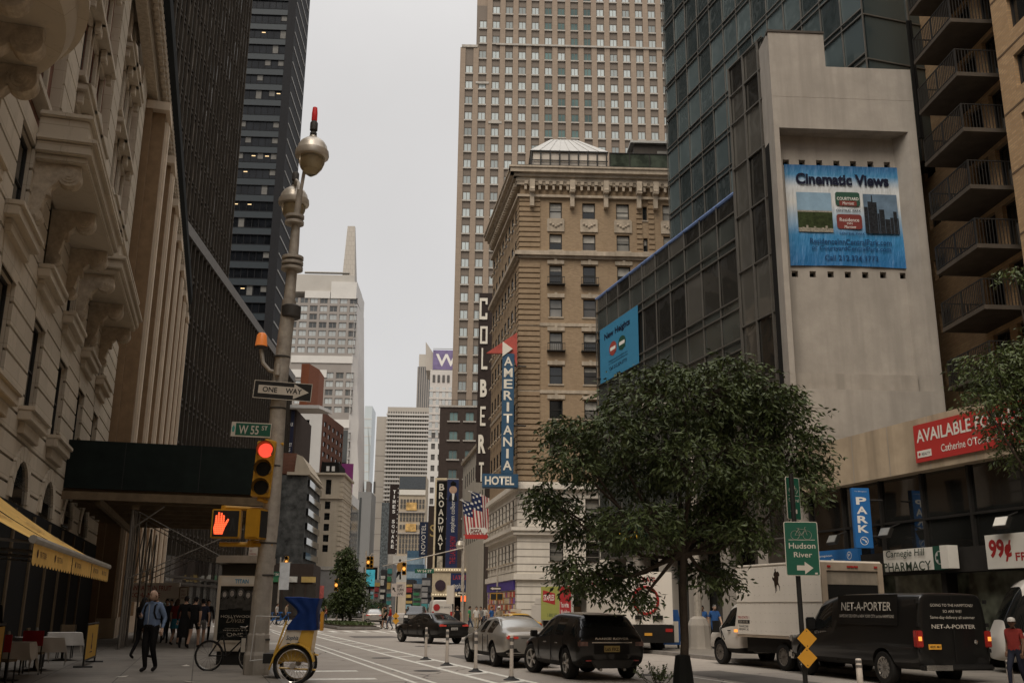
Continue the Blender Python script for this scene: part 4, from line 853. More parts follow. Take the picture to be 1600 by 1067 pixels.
# flags
m, nt, p = _mat('flag_cloth'); tc = nt.nodes.new('ShaderNodeTexCoord'); sp = nt.nodes.new('ShaderNodeSeparateXYZ'); nt.links.new(tc.outputs['UV'], sp.inputs[0])
wv = nt.nodes.new('ShaderNodeMath'); wv.operation = 'MULTIPLY'; wv.inputs[1].default_value = 6.5; nt.links.new(sp.outputs[1], wv.inputs[0]); fr = nt.nodes.new('ShaderNodeMath'); fr.operation = 'FRACT'; nt.links.new(wv.outputs[0], fr.inputs[0]); gt = nt.nodes.new('ShaderNodeMath'); gt.operation = 'GREATER_THAN'; gt.inputs[1].default_value = .5; nt.links.new(fr.outputs[0], gt.inputs[0])
nt.links.new(mixc(nt, gt.outputs[0], (.33, .03, .035), (.62, .57, .5)), p.inputs['Base Color']); m_flag = m
m_canton = M('flag_canton', (.02, .03, .08), .7); m_star = M('flag_star', (.6, .58, .54), .7)
def flag(px, pyt, pyb, w, Y, label):
    top = at(px, pyt, Y); s = thing('flag', label, 'flag', top, R(20), 'flags on the cream theatre wall'); h = at(px, pyt, Y).z - at(px, pyb, Y).z; N, K = 12, 18
    vs, fs = [], []
    for j in range(K + 1):
        for i in range(N + 1):
            u, v = i / N, j / K; vs.append((-w * .2 + w * u * (1 - .15 * v) + .25 * v * w, .16 * math.sin(u * 9 + v * 2), -h * v - h * .18 * (u - .5) * (1 - .6 * v)))
    f0 = [(j * (N + 1) + i, j * (N + 1) + i + 1, (j + 1) * (N + 1) + i + 1, (j + 1) * (N + 1) + i) for j in range(K) for i in range(N)]
    me = MB().raw(vs, f0).mesh('cloth', [m_flag, m_canton], True); me.materials.append(m_star); uv = me.uv_layers.new()
    for pl_ in me.polygons:
        cu = [0, 0]
        for li in pl_.loop_indices: k = me.loops[li].vertex_index; uv.data[li].uv = ((k // (N + 1)) / K, (k % (N + 1)) / N); cu[0] += uv.data[li].uv[0] / 4; cu[1] += uv.data[li].uv[1] / 4
        if cu[0] < .42 and cu[1] < .54: pl_.material_index = 2 if (pl_.index * 7) % 5 == 0 else 1
    addob('cloth', me, s); MB().tube([(-.9 * w, .05, -.1 * h), (w * 1.9, .3, -.55 * h)] if 0 else [(-.3 * w, .05, .08 * h), (1.6 * w, .6, -.42 * h)], .05, 6).build('pole', m_white, s)
flag(728, 785, 838, 2.0, 100, 'flag of stars and stripes nearer the pizza sign, left and lower of the two'); flag(742, 772, 834, 2.1, 97, 'flag of stars and stripes hanging higher on the right of the two')
s, w, h = board('restaurant_sign', 'white arrow shaped sign over a red strip below the flags', 'sign', 733, 762, 824, 834, 96, 0); MB().prism([(0, .1), (w * .8, .1), (w * .8, -.15), (w, h * .5), (w * .8, h + .15), (w * .8, h), (0, h)], 'y', 0, .15).build('arrow_board', m_white, s); text(s, 'PIZZA', .08 * w, .2 * h, .6 * w, .6 * h, m_maroon, -.02, bold=.03); MB().box(-.5, w, 0, .15, -.45, -.05).build('red_strip', m_red, s)
# ---------------------------------------------------------------- brown tower with white silled windows
m_tw = brick('tower_brick', (.31, .245, .19), (.285, .225, .175), (.22, .175, .14), 1.2, 1.2, .15, .12, .8, .03, .05); m_tsp = M('tower_spandrel', (.18, .15, .125), .7, var=.1, scale=.2); m_twin = glass('tower_window', (.52, .57, .56), .15, 1.5, metal=.3, var=.15, vscale=.05); m_twin2 = glass('tower_window_teal', (.10, .16, .15), .1, 1.6, metal=.2, var=.4, vscale=.1); m_tsill = M('tower_sill', (.40, .37, .33), .7)
CX = at(718, 400, 190).x; KO = Vector((CX, 190, 0)); KF = Fr(KO, R(2)); K_ = thing('brown_window_tower', 'huge brown tower with a regular grid of pale windows behind the brick hotel', 'building', KO, R(2))
pit = KF.px(867, 150)[0] - KF.px(784, 150)[0]; pit /= 4; x0 = KF.px(732, 160)[0]; rowz = [KF.px(800, y)[1] for y in (110, 134)]; rp = rowz[0] - rowz[1]
rp = (KF.px(800, 64)[1] - KF.px(800, 196)[1]) / 5.5; z0r = KF.px(800, 92)[1]
ztop = {0: KF.px(726, 74)[1], 1: 150, }
xs_ = [x0 + pit * i for i in range(17)]; ww_ = pit * .56; wh_ = rp * .52
step = [ztop[0], KF.px(745, 8)[1]] + [160] * 20
rects = []; k = int((z0r - 12) / rp)
for i, x in enumerate(xs_):
    for j in range(-k, 9):
        z = z0r + rp * j
        if z > 6 and z + wh_ < step[i] - .6 and z < 150: rects.append((x - ww_ / 2, x + ww_ / 2, z, z + wh_))
mb = MB()
for i, x in enumerate(xs_): mb.wall(x - pit / 2 + (.0), x + pit / 2, 0, min(step[i], 152), [r for r in rects if abs((r[0] + r[1]) / 2 - x) < .1], .12, 1, 1, y=.25)
mb.box(xs_[0] - pit / 2, xs_[-1] + pit / 2, .4, 40, 0, step[0]); mb.box(xs_[1] - pit / 2, xs_[-1] + pit / 2, .4, 40, step[0] + .01, 152); mb.build('wall', [m_tw, m_tsp], K_)
mb = MB()
for i in range(len(xs_) + 1): x = xs_[0] - pit / 2 + pit * i; mb.cut(); mb.box(x - pit * .2, x + pit * .2, 0 if i > 2 else .05, .249, 0, step[max(0, min(i, 16) - (1 if i == 1 else 0))] if i < 3 else 152)
each(mb, 'pier', m_tw, K_)
zc = KF.px(900, 72)[1]; mb = MB(); mb.box(xs_[2], xs_[-1] + pit / 2, -.25, -.003, zc - .4, zc); mb.box(xs_[1] - pit / 2, xs_[1] + pit / 2, -.1, .1, KF.px(756, 128)[1] - .5, KF.px(756, 128)[1]); mb.box(xs_[2] - pit / 2, xs_[2] + pit / 2, -.1, .1, KF.px(778, 190)[1] - .5, KF.px(778, 190)[1]); mb.box(xs_[0] - pit * .6, xs_[0] + pit * .6, -.1, .3, step[0], step[0] + .6); mb.build('string_course', m_tsill, K_)
tealx = (xs_[6] + .4, xs_[10])
rA = [r for r in rects if not (xs_[5] + .5 < r[0] < xs_[9] + .5)]; rB = [r for r in rects if r not in rA]
windows(K_, rA, .34, m_twin, m_tsp, 'mull', 70, panes=[m_twin, m_twin, m_twin, glass('tower_window_grey', (.33, .36, .35), .15, 1.5, metal=.3, var=.2, vscale=.05)], sill=(.1, .4, .3, -.09), sillm=m_tsill, near=lambda r: -r[3], fw=.12); windows(K_, rB, .34, m_twin2, m_tsp, 'mull', 30, sill=(.1, .4, .3, -.09), sillm=m_tsill, near=lambda r: -r[3], fw=.12, panes=[m_twin2, m_twin2, m_twin])
# stepped dark block left of it
o_ = Vector((at(683, 800, 184).x, 184, 0)); DK = Fr(o_, R(2)); N_ = thing('stepped_dark_block', 'dark brown stepped block with terraces beside the COLBERT sign', 'building', o_, R(2)); xw = DK.px(752, 700)[0]; zt1 = DK.px(700, 636)[1]; x2 = DK.px(713, 600)[0]
tw = []; mb = MB(); zz = 40
fh = (DK.px(700, 655)[1] - DK.px(700, 745)[1]) / 3.0
for j in range(7):
    for a in (2.6, 5.6, 8.6): 
        z = zt1 - 2.6 - fh * j
        if z > 8: tw.append((a - .8, a + .8, z, z + 1.7))
MB().wall(0, xw, 0, zt1, tw, .3).box(0, xw, .31, 20, 0, zt1 - .01).build('wall', m_dkbrown, N_); windows(N_, tw, .28, m_twin2, m_tsp, 'mull', 40, sill=(.4, .5, .25, -.28), sillm=m_tsill, fw=.1)
mb = MB(); mb.box(-.2, xw, -.2, 1, zt1 + .003, zt1 + .35); each(mb, 'coping', m_tsill, N_); mb = MB()
for k in range(12): mb.box(.2 + k * .7, .24 + k * .7, .1, .15, zt1 + .35, zt1 + 1.4)
mb.box(.2, 8.2, .1, .15, zt1 + 1.4, zt1 + 1.46); mb.build('roof_railing', m_rail, N_)
# ================================================================ FAR CENTRE: TOWARDS TIMES SQUARE
m_fgl = glass('far_pale_glass', (.48, .50, .49), .2, 1.5, metal=.3, var=.2, vscale=.03); m_fdk = glass('far_dark_glass', (.09, .095, .095), .12, 1.6, metal=.1, var=.4, vscale=.03); m_fdgw = M('far_window_haze_grey', (.10, .095, .09), .4)  # far windows: haze of distance lifted into their colours
m_grid = M('brown_grey_grid', (.27, .245, .225), .6, var=.1, scale=.1); m_pale = M('pale_panel', (.56, .54, .51), .6, var=.08, scale=.2); m_beige = M('beige_stone', (.46, .39, .30), .85, var=.12, scale=.3, streak=.2)
m_beton = M('weathered_concrete', (.40, .36, .315), .9, var=.1, scale=.1, streak=.15); m_fbrick = brick('far_red_brick', (.20, .085, .055), (.16, .07, .045), (.2, .15, .12), .6, .2)
def far(name, label, px0, px1, pyt, Y, ang=R(2), cat='building', side=0):
    o = Vector((at(px0, 850, Y).x, Y, 0)); f = Fr(o, ang); t = thing(name, label, cat, o, ang); return t, f, f.px(px1, 850)[0], f.px((px0 + px1) / 2, pyt)[1]
def solid(t, mat, w, h, d=20, x0=0, z0=0, name='wall', y=0): return MB().box(x0, w, y, y + d, z0, h).build(name, mat, t)
# glass tower with a needle
t, f, w, h = far('needle_tower', 'pale gridded glass tower topped by a tapering needle above the one way sign', 440, 558, 428, 400)
zz = lambda y, x=500: f.px(x, y)[1]
xx = lambda x, y=560: f.px(x, y)[0]
W0 = xx(440, 500); wr = xx(553, 500)
cpx = [455 + 15.6 * i for i in range(7)]; rz = []; y = 470
pz = (zz(470) - zz(600)) / 10; hh = []
for i, cx in enumerate(cpx):
    x = xx(cx + 1.5, 520)
    for j in range(-26, 1):
        z = zz(474) + pz * j
        if z > 20 and not (zz(590) < z < zz(560)) and not (zz(672) < z < zz(653)): hh.append((x - 1.6, x + 1.6, z, z + pz * .72))
MB().wall(W0, wr, 0, zz(466), hh, .4).box(W0, wr, .41, 30, 0, zz(466)).build('wall', m_grid, t); windows(t, hh, .38, m_fgl, m_grid, 'mull', 100, panes=[m_fgl, m_fgl, m_fdk], fw=.2)
mb = MB(); mb.box(xx(455), wr + .4, -.4, .3, zz(567), zz(556)); mb.cut(); mb.box(xx(455), xx(512), -.4, .3, zz(590), zz(578)); mb.cut(); mb.box(xx(480), wr + .4, -.4, .3, zz(668), zz(655)); mb.cut(); mb.box(xx(470), xx(516, 460), -.3, 29, zz(466) + .002, zz(455)); mb.cut(); mb.box(xx(517, 460), wr + .5, -.3, 29, zz(466) + .003, zz(440)); each(mb, 'pale_band', m_pale, t)
solid(t, M('crown_panel', (.42, .395, .36), .6, var=.1, scale=.1), xx(553, 450), zz(428), 28, xx(447, 450), zz(455) + .01, 'crown', 1)
mb = MB(); y = zz(345)
while y < zz(430): y += 3
a, b, c, d = xx(534, 428), xx(553.5, 428), xx(541.5, 347), xx(553, 347); z0, z1 = zz(428), zz(347)
mb.raw([(a, 2, z0), (b, 2, z0), (b, 10, z0), (a, 10, z0), (c, 4, z1), (d, 4, z1), (d, 6, z1), (c, 6, z1)], [(0, 1, 5, 4), (1, 2, 6, 5), (2, 3, 7, 6), (3, 0, 4, 7), (4, 5, 6, 7)]); mb.build('needle', brick('needle_panels', (.42, .385, .34), (.40, .365, .32), (.3, .27, .24), 1.6, 2.2, .1, .1, .6, .08, .05), t)
mb = MB(); ys = [470, 545, 600, 660, 690, 745, 800, 860]; vs = []
for i, yy in enumerate(ys): vs += [(wr + .003, 0, zz(yy)), (xx(559.5 if i % 2 else 557, yy), 3, zz(yy)), (xx(559, yy), 25, zz(yy))]
mb.raw(vs, [(3 * i + k, 3 * i + k + 1, 3 * i + k + 4, 3 * i + k + 3) for i in range(len(ys) - 1) for k in (0, 1)]); mb.build('folded_edge', m_pale, t)
MB().tube([(xx(475, 425), 2, zz(424)), (xx(545, 425), 2, zz(424))], .5, 6).build('crane_arm', m_mull, t)
MB().box(xx(494), wr, -.5, -.01, zz(722), zz(672)).build('painted_reflection_glass', m_fdk, t)  # darker sheet laid over the grid as a painted reflection
# orange brick penthouse block, advert building, white and brick block
t, f, w, h = far('orange_brick_tower', 'plain orange brick tower peeking up right behind the lamp post', 453, 476, 568, 230); solid(t, M('orange_brick', (.36, .13, .07), .85, var=.1), w * .55, h, 14); MB().prism([(w * .551, 0), (w, 6), (w, 14), (w * .551, 14)], 'z', 0, h).build('side_wall', M('orange_brick_shaded', (.25, .10, .06), .85, var=.1), t)  # side wall repeats the brick darker, its shade put into the colour
t, f, w, h = far('advert_building', 'dark building behind the lamp post with a tall navy advert sheet and pale roof slab', 425, 466, 640, 150); solid(t, m_dkbrown, w * .62, h, 14); q0, q1 = f.px(440, 640)[0], f.px(461, 640)[0]; za, zb = f.px(450, 722)[1], h - .2
MB().box(q0, q1, -.2, -.01, za, zb).build('advert_sheet', M('advert_navy', (.02, .022, .05), .5, var=.1), t); H_ = zb - za; tw_ = q1 - q0
text(t, 'TAKE\nSPACE\nFOR YOUR\nSUPPLY', q0 + .3 * tw_, za + .6 * H_, .66 * tw_, .36 * H_, m_whitep, -.22, bold=.03); text(t, 'COAST\n& GAS', q0 + .35 * tw_, za + .2 * H_, .6 * tw_, .17 * H_, m_whitep, -.22, bold=.03); poly_part(t, 'mark', [[(q0 + .5 * tw_, za + .42 * H_), (q0 + .6 * tw_, za + .47 * H_), (q0 + .5 * tw_, za + .52 * H_), (q0 + .4 * tw_, za + .47 * H_)]], m_green, -.22)
MB().prism([(w * .3, -1.5), (w * 1.55, -1.5), (w * 1.9, 3), (w * .3, 3)], 'z', h + .01, h + .5).build('roof_slab', m_pale, t)
t, f, w, h = far('white_brick_block', 'white banded block with black window strips and a red brick side wall', 462, 492, 642, 190)
hh = []; fz_ = f.px(470, 652)[1] - f.px(470, 667.5)[1]
for j in range(14): z = f.px(470, 663)[1] - fz_ * j; hh.append((-3, f.px(481, 700)[0], z, z + fz_ * .5)) if z > 5 else 0
hh = [r for r in hh]; MB().wall(-4, w, 0, h, hh, .4).box(-4, w, .41, 18, 0, h - .1).build('wall', m_pale, t); windows(t, hh, .4, m_gdark, m_wframe, 'three', 40)
sw_ = [(2 + 3.4 * i, 4 + 3.4 * i, r[2], r[2] + fz_ * .5) for r in hh for i in range(5)]
sd = addob('side_wall', MB().wall(.6, 18, 0, h, sw_, .2).mesh('side_wall', m_fbrick), t, loc=(w, -.6, 0), rot=(0, 0, R(84))); windows(sd, sw_, .19, m_gdark, m_wframe, 'plain', 60); MB().box(-4.2, w + .2, -.2, 18.2, h + .003, h + .5).build('roof_edge', m_wframe, t)
t, f, w, h = far('netted_building', 'dark grey building wrapped in mottled construction netting', 428, 474, 742, 140, R(4)); m_net = M('construction_net', (.10, .10, .095), .9, var=.7, scale=.9, bump=.3); solid(t, m_net, w, h, 16); mb = MB(); mb.box(w * .3, w + .4, -.5, 16, h + .003, h + .4); mb.prism([(w * .55, h + .41), (w + .5, h + .41), (w * .8, h + 2.6), (w * .6, h + 2.9)], 'y', -.4, 14); mb.build('cornice', m_beige, t); MB().box(0, w * .5, 2, 12, h + .41, h + 3.4).build('penthouse', m_fbrick, t)
sd = []; mb = MB()
for j in range(9): z = 2 + 2.0 * j; mb.cut(); mb.box(w + .003, w + .35, .5, 15, z, z + .9)
each(mb, 'dark_strip_window', m_gdark, t)
t, f, w, h = far('beige_corner_building', 'narrow beige stone building with black mansard roof and stacked sash windows', 498, 531, 742, 165)
hh = []; c0 = f.px(511, 800)[0]
for (a, b) in ((749, 772), (783, 795), (801, 812), (818, 829), (835, 846), (851, 862)):
    z1_, z0_ = f.px(511, a)[1], f.px(511, b)[1]; hh.append((c0 - .45, c0 + .45, z0_, z1_)); hh.append((c0 - 2.2, c0 - 1.4, z0_, z1_))
MB().wall(-2, w, 0, h, hh, .25).box(-2, w, .26, 12, 0, h - .1).build('wall', m_beige, t); windows(t, hh, .24, m_gdark, m_wframe, 'sash', 30)
mb = MB(); z = 4
while z < h - .5: mb.box(w - .5, w + .07, -.08, 12, z, z + .38); z += .8
mb.build('quoins', m_beige, t); mb = MB(); mb.box(-2.3, w + .4, -.5, 12, h, h + .35); mb.box(-2.2, w + .2, -.3, 12, f.px(511, 777)[1] - .2, f.px(511, 777)[1]); each(mb, 'cornice', m_beige, t)
MB().prism([(-.5, h + .36), (w * .8, h + .36), (w * .72, h + 2.2), (-.3, h + 2.2)], 'y', .3, 9).build('mansard_roof', m_black, t); mb = MB()
for k in (.5, 1.4): mb.cut(); mb.box(k, k + .5, .18, .32, h + .7, h + 1.5)
each(mb, 'dormer', m_pale, t)
# magenta billboard building
t, f, w, h = far('magenta_billboard', 'flat magenta billboard rising behind the beige corner building', 521, 546, 724, 260, cat='billboard'); zb = f.px(535, 772)[1]; MB().box(0, w, 0, .5, zb, h).build('panel', M('billboard_magenta', (.22, .035, .17), .5, var=.08), t); text(t, '.com', w * .55, zb + (h - zb) * .12, w * .35, 1.0, m_whitep, -.02); MB().box(.2, w - .2, .6, 2, 0, zb).build('support_wall', m_fdk, t)
t, f, w, h = far('dark_mid_tower', 'dark glazed mid rise under the magenta billboard with a pale top band', 527, 547, 772, 255); solid(t, m_fdk, w, h - 2.5, 15, 0); MB().box(0, w, -.2, 15, h - 2.49, h).build('pale_band', m_pale, t); mb = MB()
for k in range(int((h - 9) / 4)): mb.box(0, w, -.08, -.004, 6 + 4 * k, 6.5 + 4 * k)
for k in range(4): mb.box(w * k / 4, w * k / 4 + .3, -.1, -.005, 0, h - 2.5)
mb.build('mullion', m_grid, t)
t, f, w, h = far('slim_glass_tower', 'slim pale blue glass tower far down the street', 560, 572, 634, 560); solid(t, M('haze_tinted_blue_glass', (.50, .55, .57), .3, var=.1, scale=.05), w, h, 20); MB().prism([(w * .5, h * .9), (w * 1.02, h * .75), (w * 1.02, h * .55), (w * .7, h * .8)], 'y', -.5, -.01).build('facet', m_fgl, t)  # pale blue wall carries the distance haze in its colour
mb = MB()
for k in range(int((h - 22) / 5)): mb.box(0, w, -.1, -.005, 20 + 5 * k, 20.5 + 5 * k)
mb.build('floor_line', m_pale, t)
t, f, w, h = far('grey_slab_building', 'plain grey slab in the gap at the end of the street', 556, 577, 768, 330); solid(t, M('grey_slab', (.22, .22, .215), .7, var=.06, scale=.1), w, h, 15); MB().box(w * .12, w * .28, -.1, -.005, h * .3, h * .95).build('stair_strip', m_fdk, t)
t, f, w, h = far('thin_grey_chimney_block', 'tiny pale grey block just visible in the sky gap', 568, 574, 752, 420); solid(t, m_grid, w, h, 8)
# banded concrete hotel block
t, f, w, h = far('banded_concrete_hotel', 'wide concrete hotel block ribbed with pale horizontal balcony bands', 597, 664, 636, 480); m_cb = M('banded_concrete', (.43, .395, .35), .85, var=.08, scale=.1)
solid(t, m_cb, w, h, 40, 0); xl_ = f.px(582, 800)[0]; MB().box(xl_, -.01, 1, 40, 0, f.px(590, 650)[1]).build('end_pier', m_cb, t); ph = (f.px(630, 645)[1] - f.px(630, 733)[1]) / 14
x0 = f.px(603, 700)[0]; mb = MB(); md = MB(); z = h - 1.2
for k in range(30):
    z = h - 2.2 - ph * k
    if z < 20: break
    md.box(x0, w - .3, -.06, -.004, z - ph * .55, z - ph * .02); mb.cut(); mb.box(x0 - .3, w, -.9, -.003, z - ph, z - ph * .57)
    for q in range(17): md.box(x0 + (w - x0) * q / 17, x0 + (w - x0) * q / 17 + .5, -.3, -.062, z - ph * .55, z - ph * .02, 1)
each(mb, 'balcony_band', m_pale, t); o = md.build('windows', [m_fdgw, m_cb], t); o['kind'] = 'stuff'
mb = MB()
for k in range(int((f.px(590, 650)[1] - 22) / 7.5)): mb.box(xl_, -.012, .92, .998, 20 + k * 7.5, 20.25 + k * 7.5)
mb.build('panel_joint', m_grid, t); MB().box(f.px(584, 740)[0], f.px(587, 740)[0], .8, .99, f.px(586, 770)[1], f.px(586, 752)[1]).build('vent', m_fdgw, t)
# W tower and neighbours
t, f, w, h = far('purple_sign_tower', 'pale stone tower carrying a purple billboard with a big white W', 664, 712, 578, 430); solid(t, m_pale, w, h, 30)
mb = MB(); x0 = f.px(668, 650)[0]
for i in range(5):
    x = x0 + (w - x0) * (i + .25) / 5; mb.cut(); mb.box(x, x + (w - x0) / 5 * .5, -.15, -.004, 15, f.px(690, 605)[1])
each(mb, 'glazed_strip', m_fgl, t); hh = []
mb = MB(); y = 12
while y < f.px(690, 605)[1]: mb.box(-.1, w, -.3, -.16, y, y + .9); y += 3.4
mb.build('floor_band', m_pale, t)
for i in range(4): x = f.px(676 + 7.5 * i, 592)[0]; hh.append((x, x + 1.1, f.px(690, 597)[1], f.px(690, 586)[1]))
mb = MB()
for a, b, c, d in hh: mb.cut(); mb.box(a, b, -.3, -.003, c, d)
each(mb, 'window', m_fdgw, t); zz0, zz1 = h + .2, f.px(690, 547)[1]; q0 = f.px(676.5, 560)[0]; MB().box(q0, w, 0, 1, zz0, zz1).build('billboard', M('billboard_purple', (.19, .15, .29), .5, var=.35, scale=.25), t); text(t, 'W', q0 + 1.3, zz0 + 1.6, (w - q0) * .78, (zz1 - zz0) * .62, m_whitep, -.03, bold=.02)
MB().prism([(f.px(664.5, 600)[0], h), (q0 - .1, h), (q0 - .1, f.px(675, 550)[1]), (f.px(665, 534)[0], f.px(665, 533)[1])], 'y', 1, 20).build('wedge', m_cb, t); MB().box(q0, w, .2, .4, zz1 + .6, zz1 + .8).build('top_rail', m_mull, t)
t, f, w, h = far('dark_fin_tower', 'dark glass tower with concrete cap beside the purple W billboard', 643, 664, 553, 540); solid(t, m_fdk, w, f.px(655, 573)[1], 20); solid(t, m_cb, w, h, 20, .6, f.px(655, 572.8)[1], 'cap', .5); mb = MB()
for k in range(6): mb.cut(); mb.box(w * k / 6, w * k / 6 + .7, -.3, -.004, 20, f.px(655, 574)[1])
each(mb, 'fin', m_grid, t)
t, f, w, h = far('pink_gridded_tower', 'narrow pink gridded tower squeezed beside the big brown tower', 706, 722, 530, 400); solid(t, brick('pink_grid', (.42, .24, .22), (.40, .23, .21), (.25, .14, .13), 1.4, 2.4, .1, .1, .6, .12, .05), w, h - 4, 20); solid(t, m_maroon, w, h, 20, .3, h - 3.99, 'cap', .3)
t, f, w, h = far('office_infill_tower', 'pale office tower with small dark windows behind the theatre signs', 664, 686, 690, 380); hh = [(x, x + 1.5, z, z + 2.2) for x in [1.2 + 2.6 * i for i in range(2)] for z in [10 + 4.2 * k for k in range(14)]]; MB().wall(0, w, 0, h, hh, .3).box(0, w, .31, 20, 0, h).build('wall', m_pale, t); windows(t, hh, .3, m_fdgw, m_grid, 'plain', 30)
# Times Square signs and adverts
t, f, w, h = far('advert_tower', 'slender tower stacked with advert panels at the end of the avenue', 620, 663, 743, 330, R(1)); solid(t, m_beige, w, h, 12); zz = lambda y: f.px(640, y)[1]
for nm, a, b, mm in (('dark_panel', 764, 744, M('panel_slate', (.07, .08, .09), .5)), ('white_panel', 773, 765, m_white)): MB().box(.15, w - .15, -.4, -.01, zz(a), zz(b)).build(nm, mm, t)
hh = [(w * (.08 + .115 * i), w * (.08 + .115 * i) + .65, zz(y) - .0, zz(y) + 1.3) for i in range(8) for y in (786, 794, 806, 814, 826, 840, 848, 856, 864)]
mb = MB()
for a, b, c, d in hh: mb.cut(); mb.box(a, b, -.2, -.004, c, d)
each(mb, 'window', m_fdgw, t); mb = MB()
for y in (801, 834): mb.cut(); mb.box(0, w, -.5, -.005, zz(y), zz(y) + .5)
each(mb, 'ledge', m_beton, t)
for y0, y1 in ((797, 785), (830, 818)): o = MB().box(w * .3, w * .68, -.6, -.01, zz(y0), zz(y1)).build('advert_panel', M('advert_orange_mix', (.6, .38, .14), .5, var=.7, scale=.6), t)
t, f, w, h = far('times_square_sign', 'tall dark sign board spelling TIMES SQUARE downwards with bulb dots', 606, 620, 757, 300, R(1), 'sign'); zb = f.px(612, 865)[1]; MB().box(0, w, 0, 1.5, zb, h).build('board', m_colb, t); n = 12; st = (h - zb) * .86 / n
for i, ch in enumerate('TIMES SQUARE'):
    if ch != ' ': text(t, ch, w * .36 if ch != 'I' else w * .45, h - st * (i + 1) - 1.2, w * (.32 if ch != 'I' else .12), st * .72, m_whitep, -.03, bold=.03)
mb = MB()
for k in range(16): mb.box(w * .9, w * .97, -.1, -.01, zb + (h - zb) * k / 16, zb + (h - zb) * k / 16 + .3)
mb.build('bulb_row', m_white, t)
t, f, w, h = far('patterned_screen', 'dark patterned screen wall left of the TIMES SQUARE sign', 594, 606, 785, 310, R(1), 'screen'); solid(t, M('screen_pattern', (.12, .135, .14), .4, var=.9, scale=1.6), w, h, 3, 0, 8, 'panel')
t, f, w, h = far('hotel_vertical_sign', 'navy blade sign with white NOVOTEL lettering turned upright', 655, 668, 815, 235, R(1), 'sign'); zb = f.px(660, 869)[1]; MB().box(0, w, 0, 1, zb, h).build('board', M('novotel_navy', (.012, .022, .055), .5), t); o = text(t, 'NOVOTEL', 0, 0, (h - zb) * .86, w * .5, m_whitep, -.02); o.rotation_euler = (0, R(-90), 0); o.location = (w * .74, -.02, zb + (h - zb) * .07)
t, f, w, h = far('dark_theatre_tower', 'dark brown tower with gold S sign beside the upright BROADWAY sign', 668, 692, 790, 205, R(1)); solid(t, m_dkbrown, w * 2, h, 15); text(t, 'S', .4, f.px(672, 838)[1], 1.2, 2.4, M('letter_gold', (.45, .32, .12), .5), -.03)
t, f, w, h = far('cat_poster_board', 'white poster board showing a figure in an orange jacket', 615, 637, 868, 250, R(1), 'billboard'); zb = f.px(625, 909)[1]; MB().box(0, w, 0, .6, zb, h).build('board', m_white, t); hh_ = h - zb
poly_part(t, 'figure_jacket', [[(.35 * w, .42 * hh_ + zb), (.62 * w, .4 * hh_ + zb), (.68 * w, .66 * hh_ + zb), (.85 * w, .7 * hh_ + zb), (.62 * w, .76 * hh_ + zb), (.38 * w, .74 * hh_ + zb), (.25 * w, .6 * hh_ + zb)]], M('jacket_orange', (.5, .25, .06), .6), -.02); poly_part(t, 'figure_legs', [[(.35 * w, .415 * hh_ + zb), (.6 * w, .4 * hh_ + zb), (.62 * w, .1 * hh_ + zb), (.5 * w, .1 * hh_ + zb), (.48 * w, .3 * hh_ + zb), (.2 * w, .08 * hh_ + zb), (.12 * w, .12 * hh_ + zb)]], m_black, -.02); poly_part(t, 'figure_head', [[(.5 * w + .09 * w * math.cos(k), .82 * hh_ + zb + .06 * hh_ * math.sin(k)) for k in range(6)]], m_dkbrown, -.02)
t, f, w, h = far('blue_striped_building', 'low building striped in pale and mid blue near the poster board', 637, 670, 860, 240, R(1)); cb_ = [M('stripe_pale_blue', (.33, .45, .55), .5), M('stripe_mid_blue', (.08, .16, .25), .5)]
mb = MB(); 
for k in range(6): mb.cut(); mb.box(0, w * (1 - .06 * k), -.2 - .02 * k, 6, h * (.35 + .65 * k / 6), h * (.35 + .65 * (k + 1) / 6) - .02, k % 2)
each(mb, 'stripe', cb_, t); solid(t, m_dkbrown, w, h * .349, 6)
t, f, w, h = far('teal_screen', 'glowing teal advert screen low in the street gap', 570, 591, 886, 260, R(1), 'screen'); zb = f.px(580, 920)[1]; MB().box(0, w, 0, 1, zb, h).build('frame', m_black, t); MB().box(.5, w - .5, -.05, -.003, zb + .7, h - .6).build('screen', M('screen_teal', (.05, .30, .36), .4, var=.8, scale=.8, emit=.5), t); MB().box(w * .45, w * .55, .1, .8, 0, zb).build('post', m_black, t)
q = random.Random(12); sgn = [M('shop_' + n, c, .5, var=.3, scale=1.5) for n, c in (('red', (.35, .05, .05)), ('white', (.6, .58, .53)), ('teal', (.06, .25, .25)), ('gold', (.5, .35, .12)), ('green', (.05, .2, .09)), ('grey', (.25, .24, .23)), ('cyan', (.25, .4, .45)), ('dark', (.04, .04, .045)))]
labs = ['with a red sign', 'with a white front', 'with a teal fascia', 'with a gold sign', 'with a green fascia', 'with a grey front', 'with a cyan panel', 'with a dark front']
for i, (px, wd, yt, Y) in enumerate([(588, 10, 905, 240), (597, 9, 890, 230), (607, 9, 880, 225), (637, 12, 905, 200), (648, 14, 912, 190), (661, 14, 902, 180), (580, 8, 912, 280), (671, 12, 915, 150)]):
    t, f, w, h = far('street_shop', 'narrow distant shop ' + labs[i] + ' near the end of the street', px, px + wd, yt, Y, R(2)); solid(t, sgn[7 if i % 2 else 5], w, h, 10); mb = MB()
    for k in range(5): mb.cut(); z = h * (.2 + .15 * k); mb.box(.05, w * (.6 + .35 * q.random()), -.3, -.01, z, z + h * (.06 + .08 * q.random()), 0)
    for o in each(mb, 'sign_panel', sgn[i], t): o.data.materials[0] = sgn[i] if q.random() < .5 else q.choice(sgn)
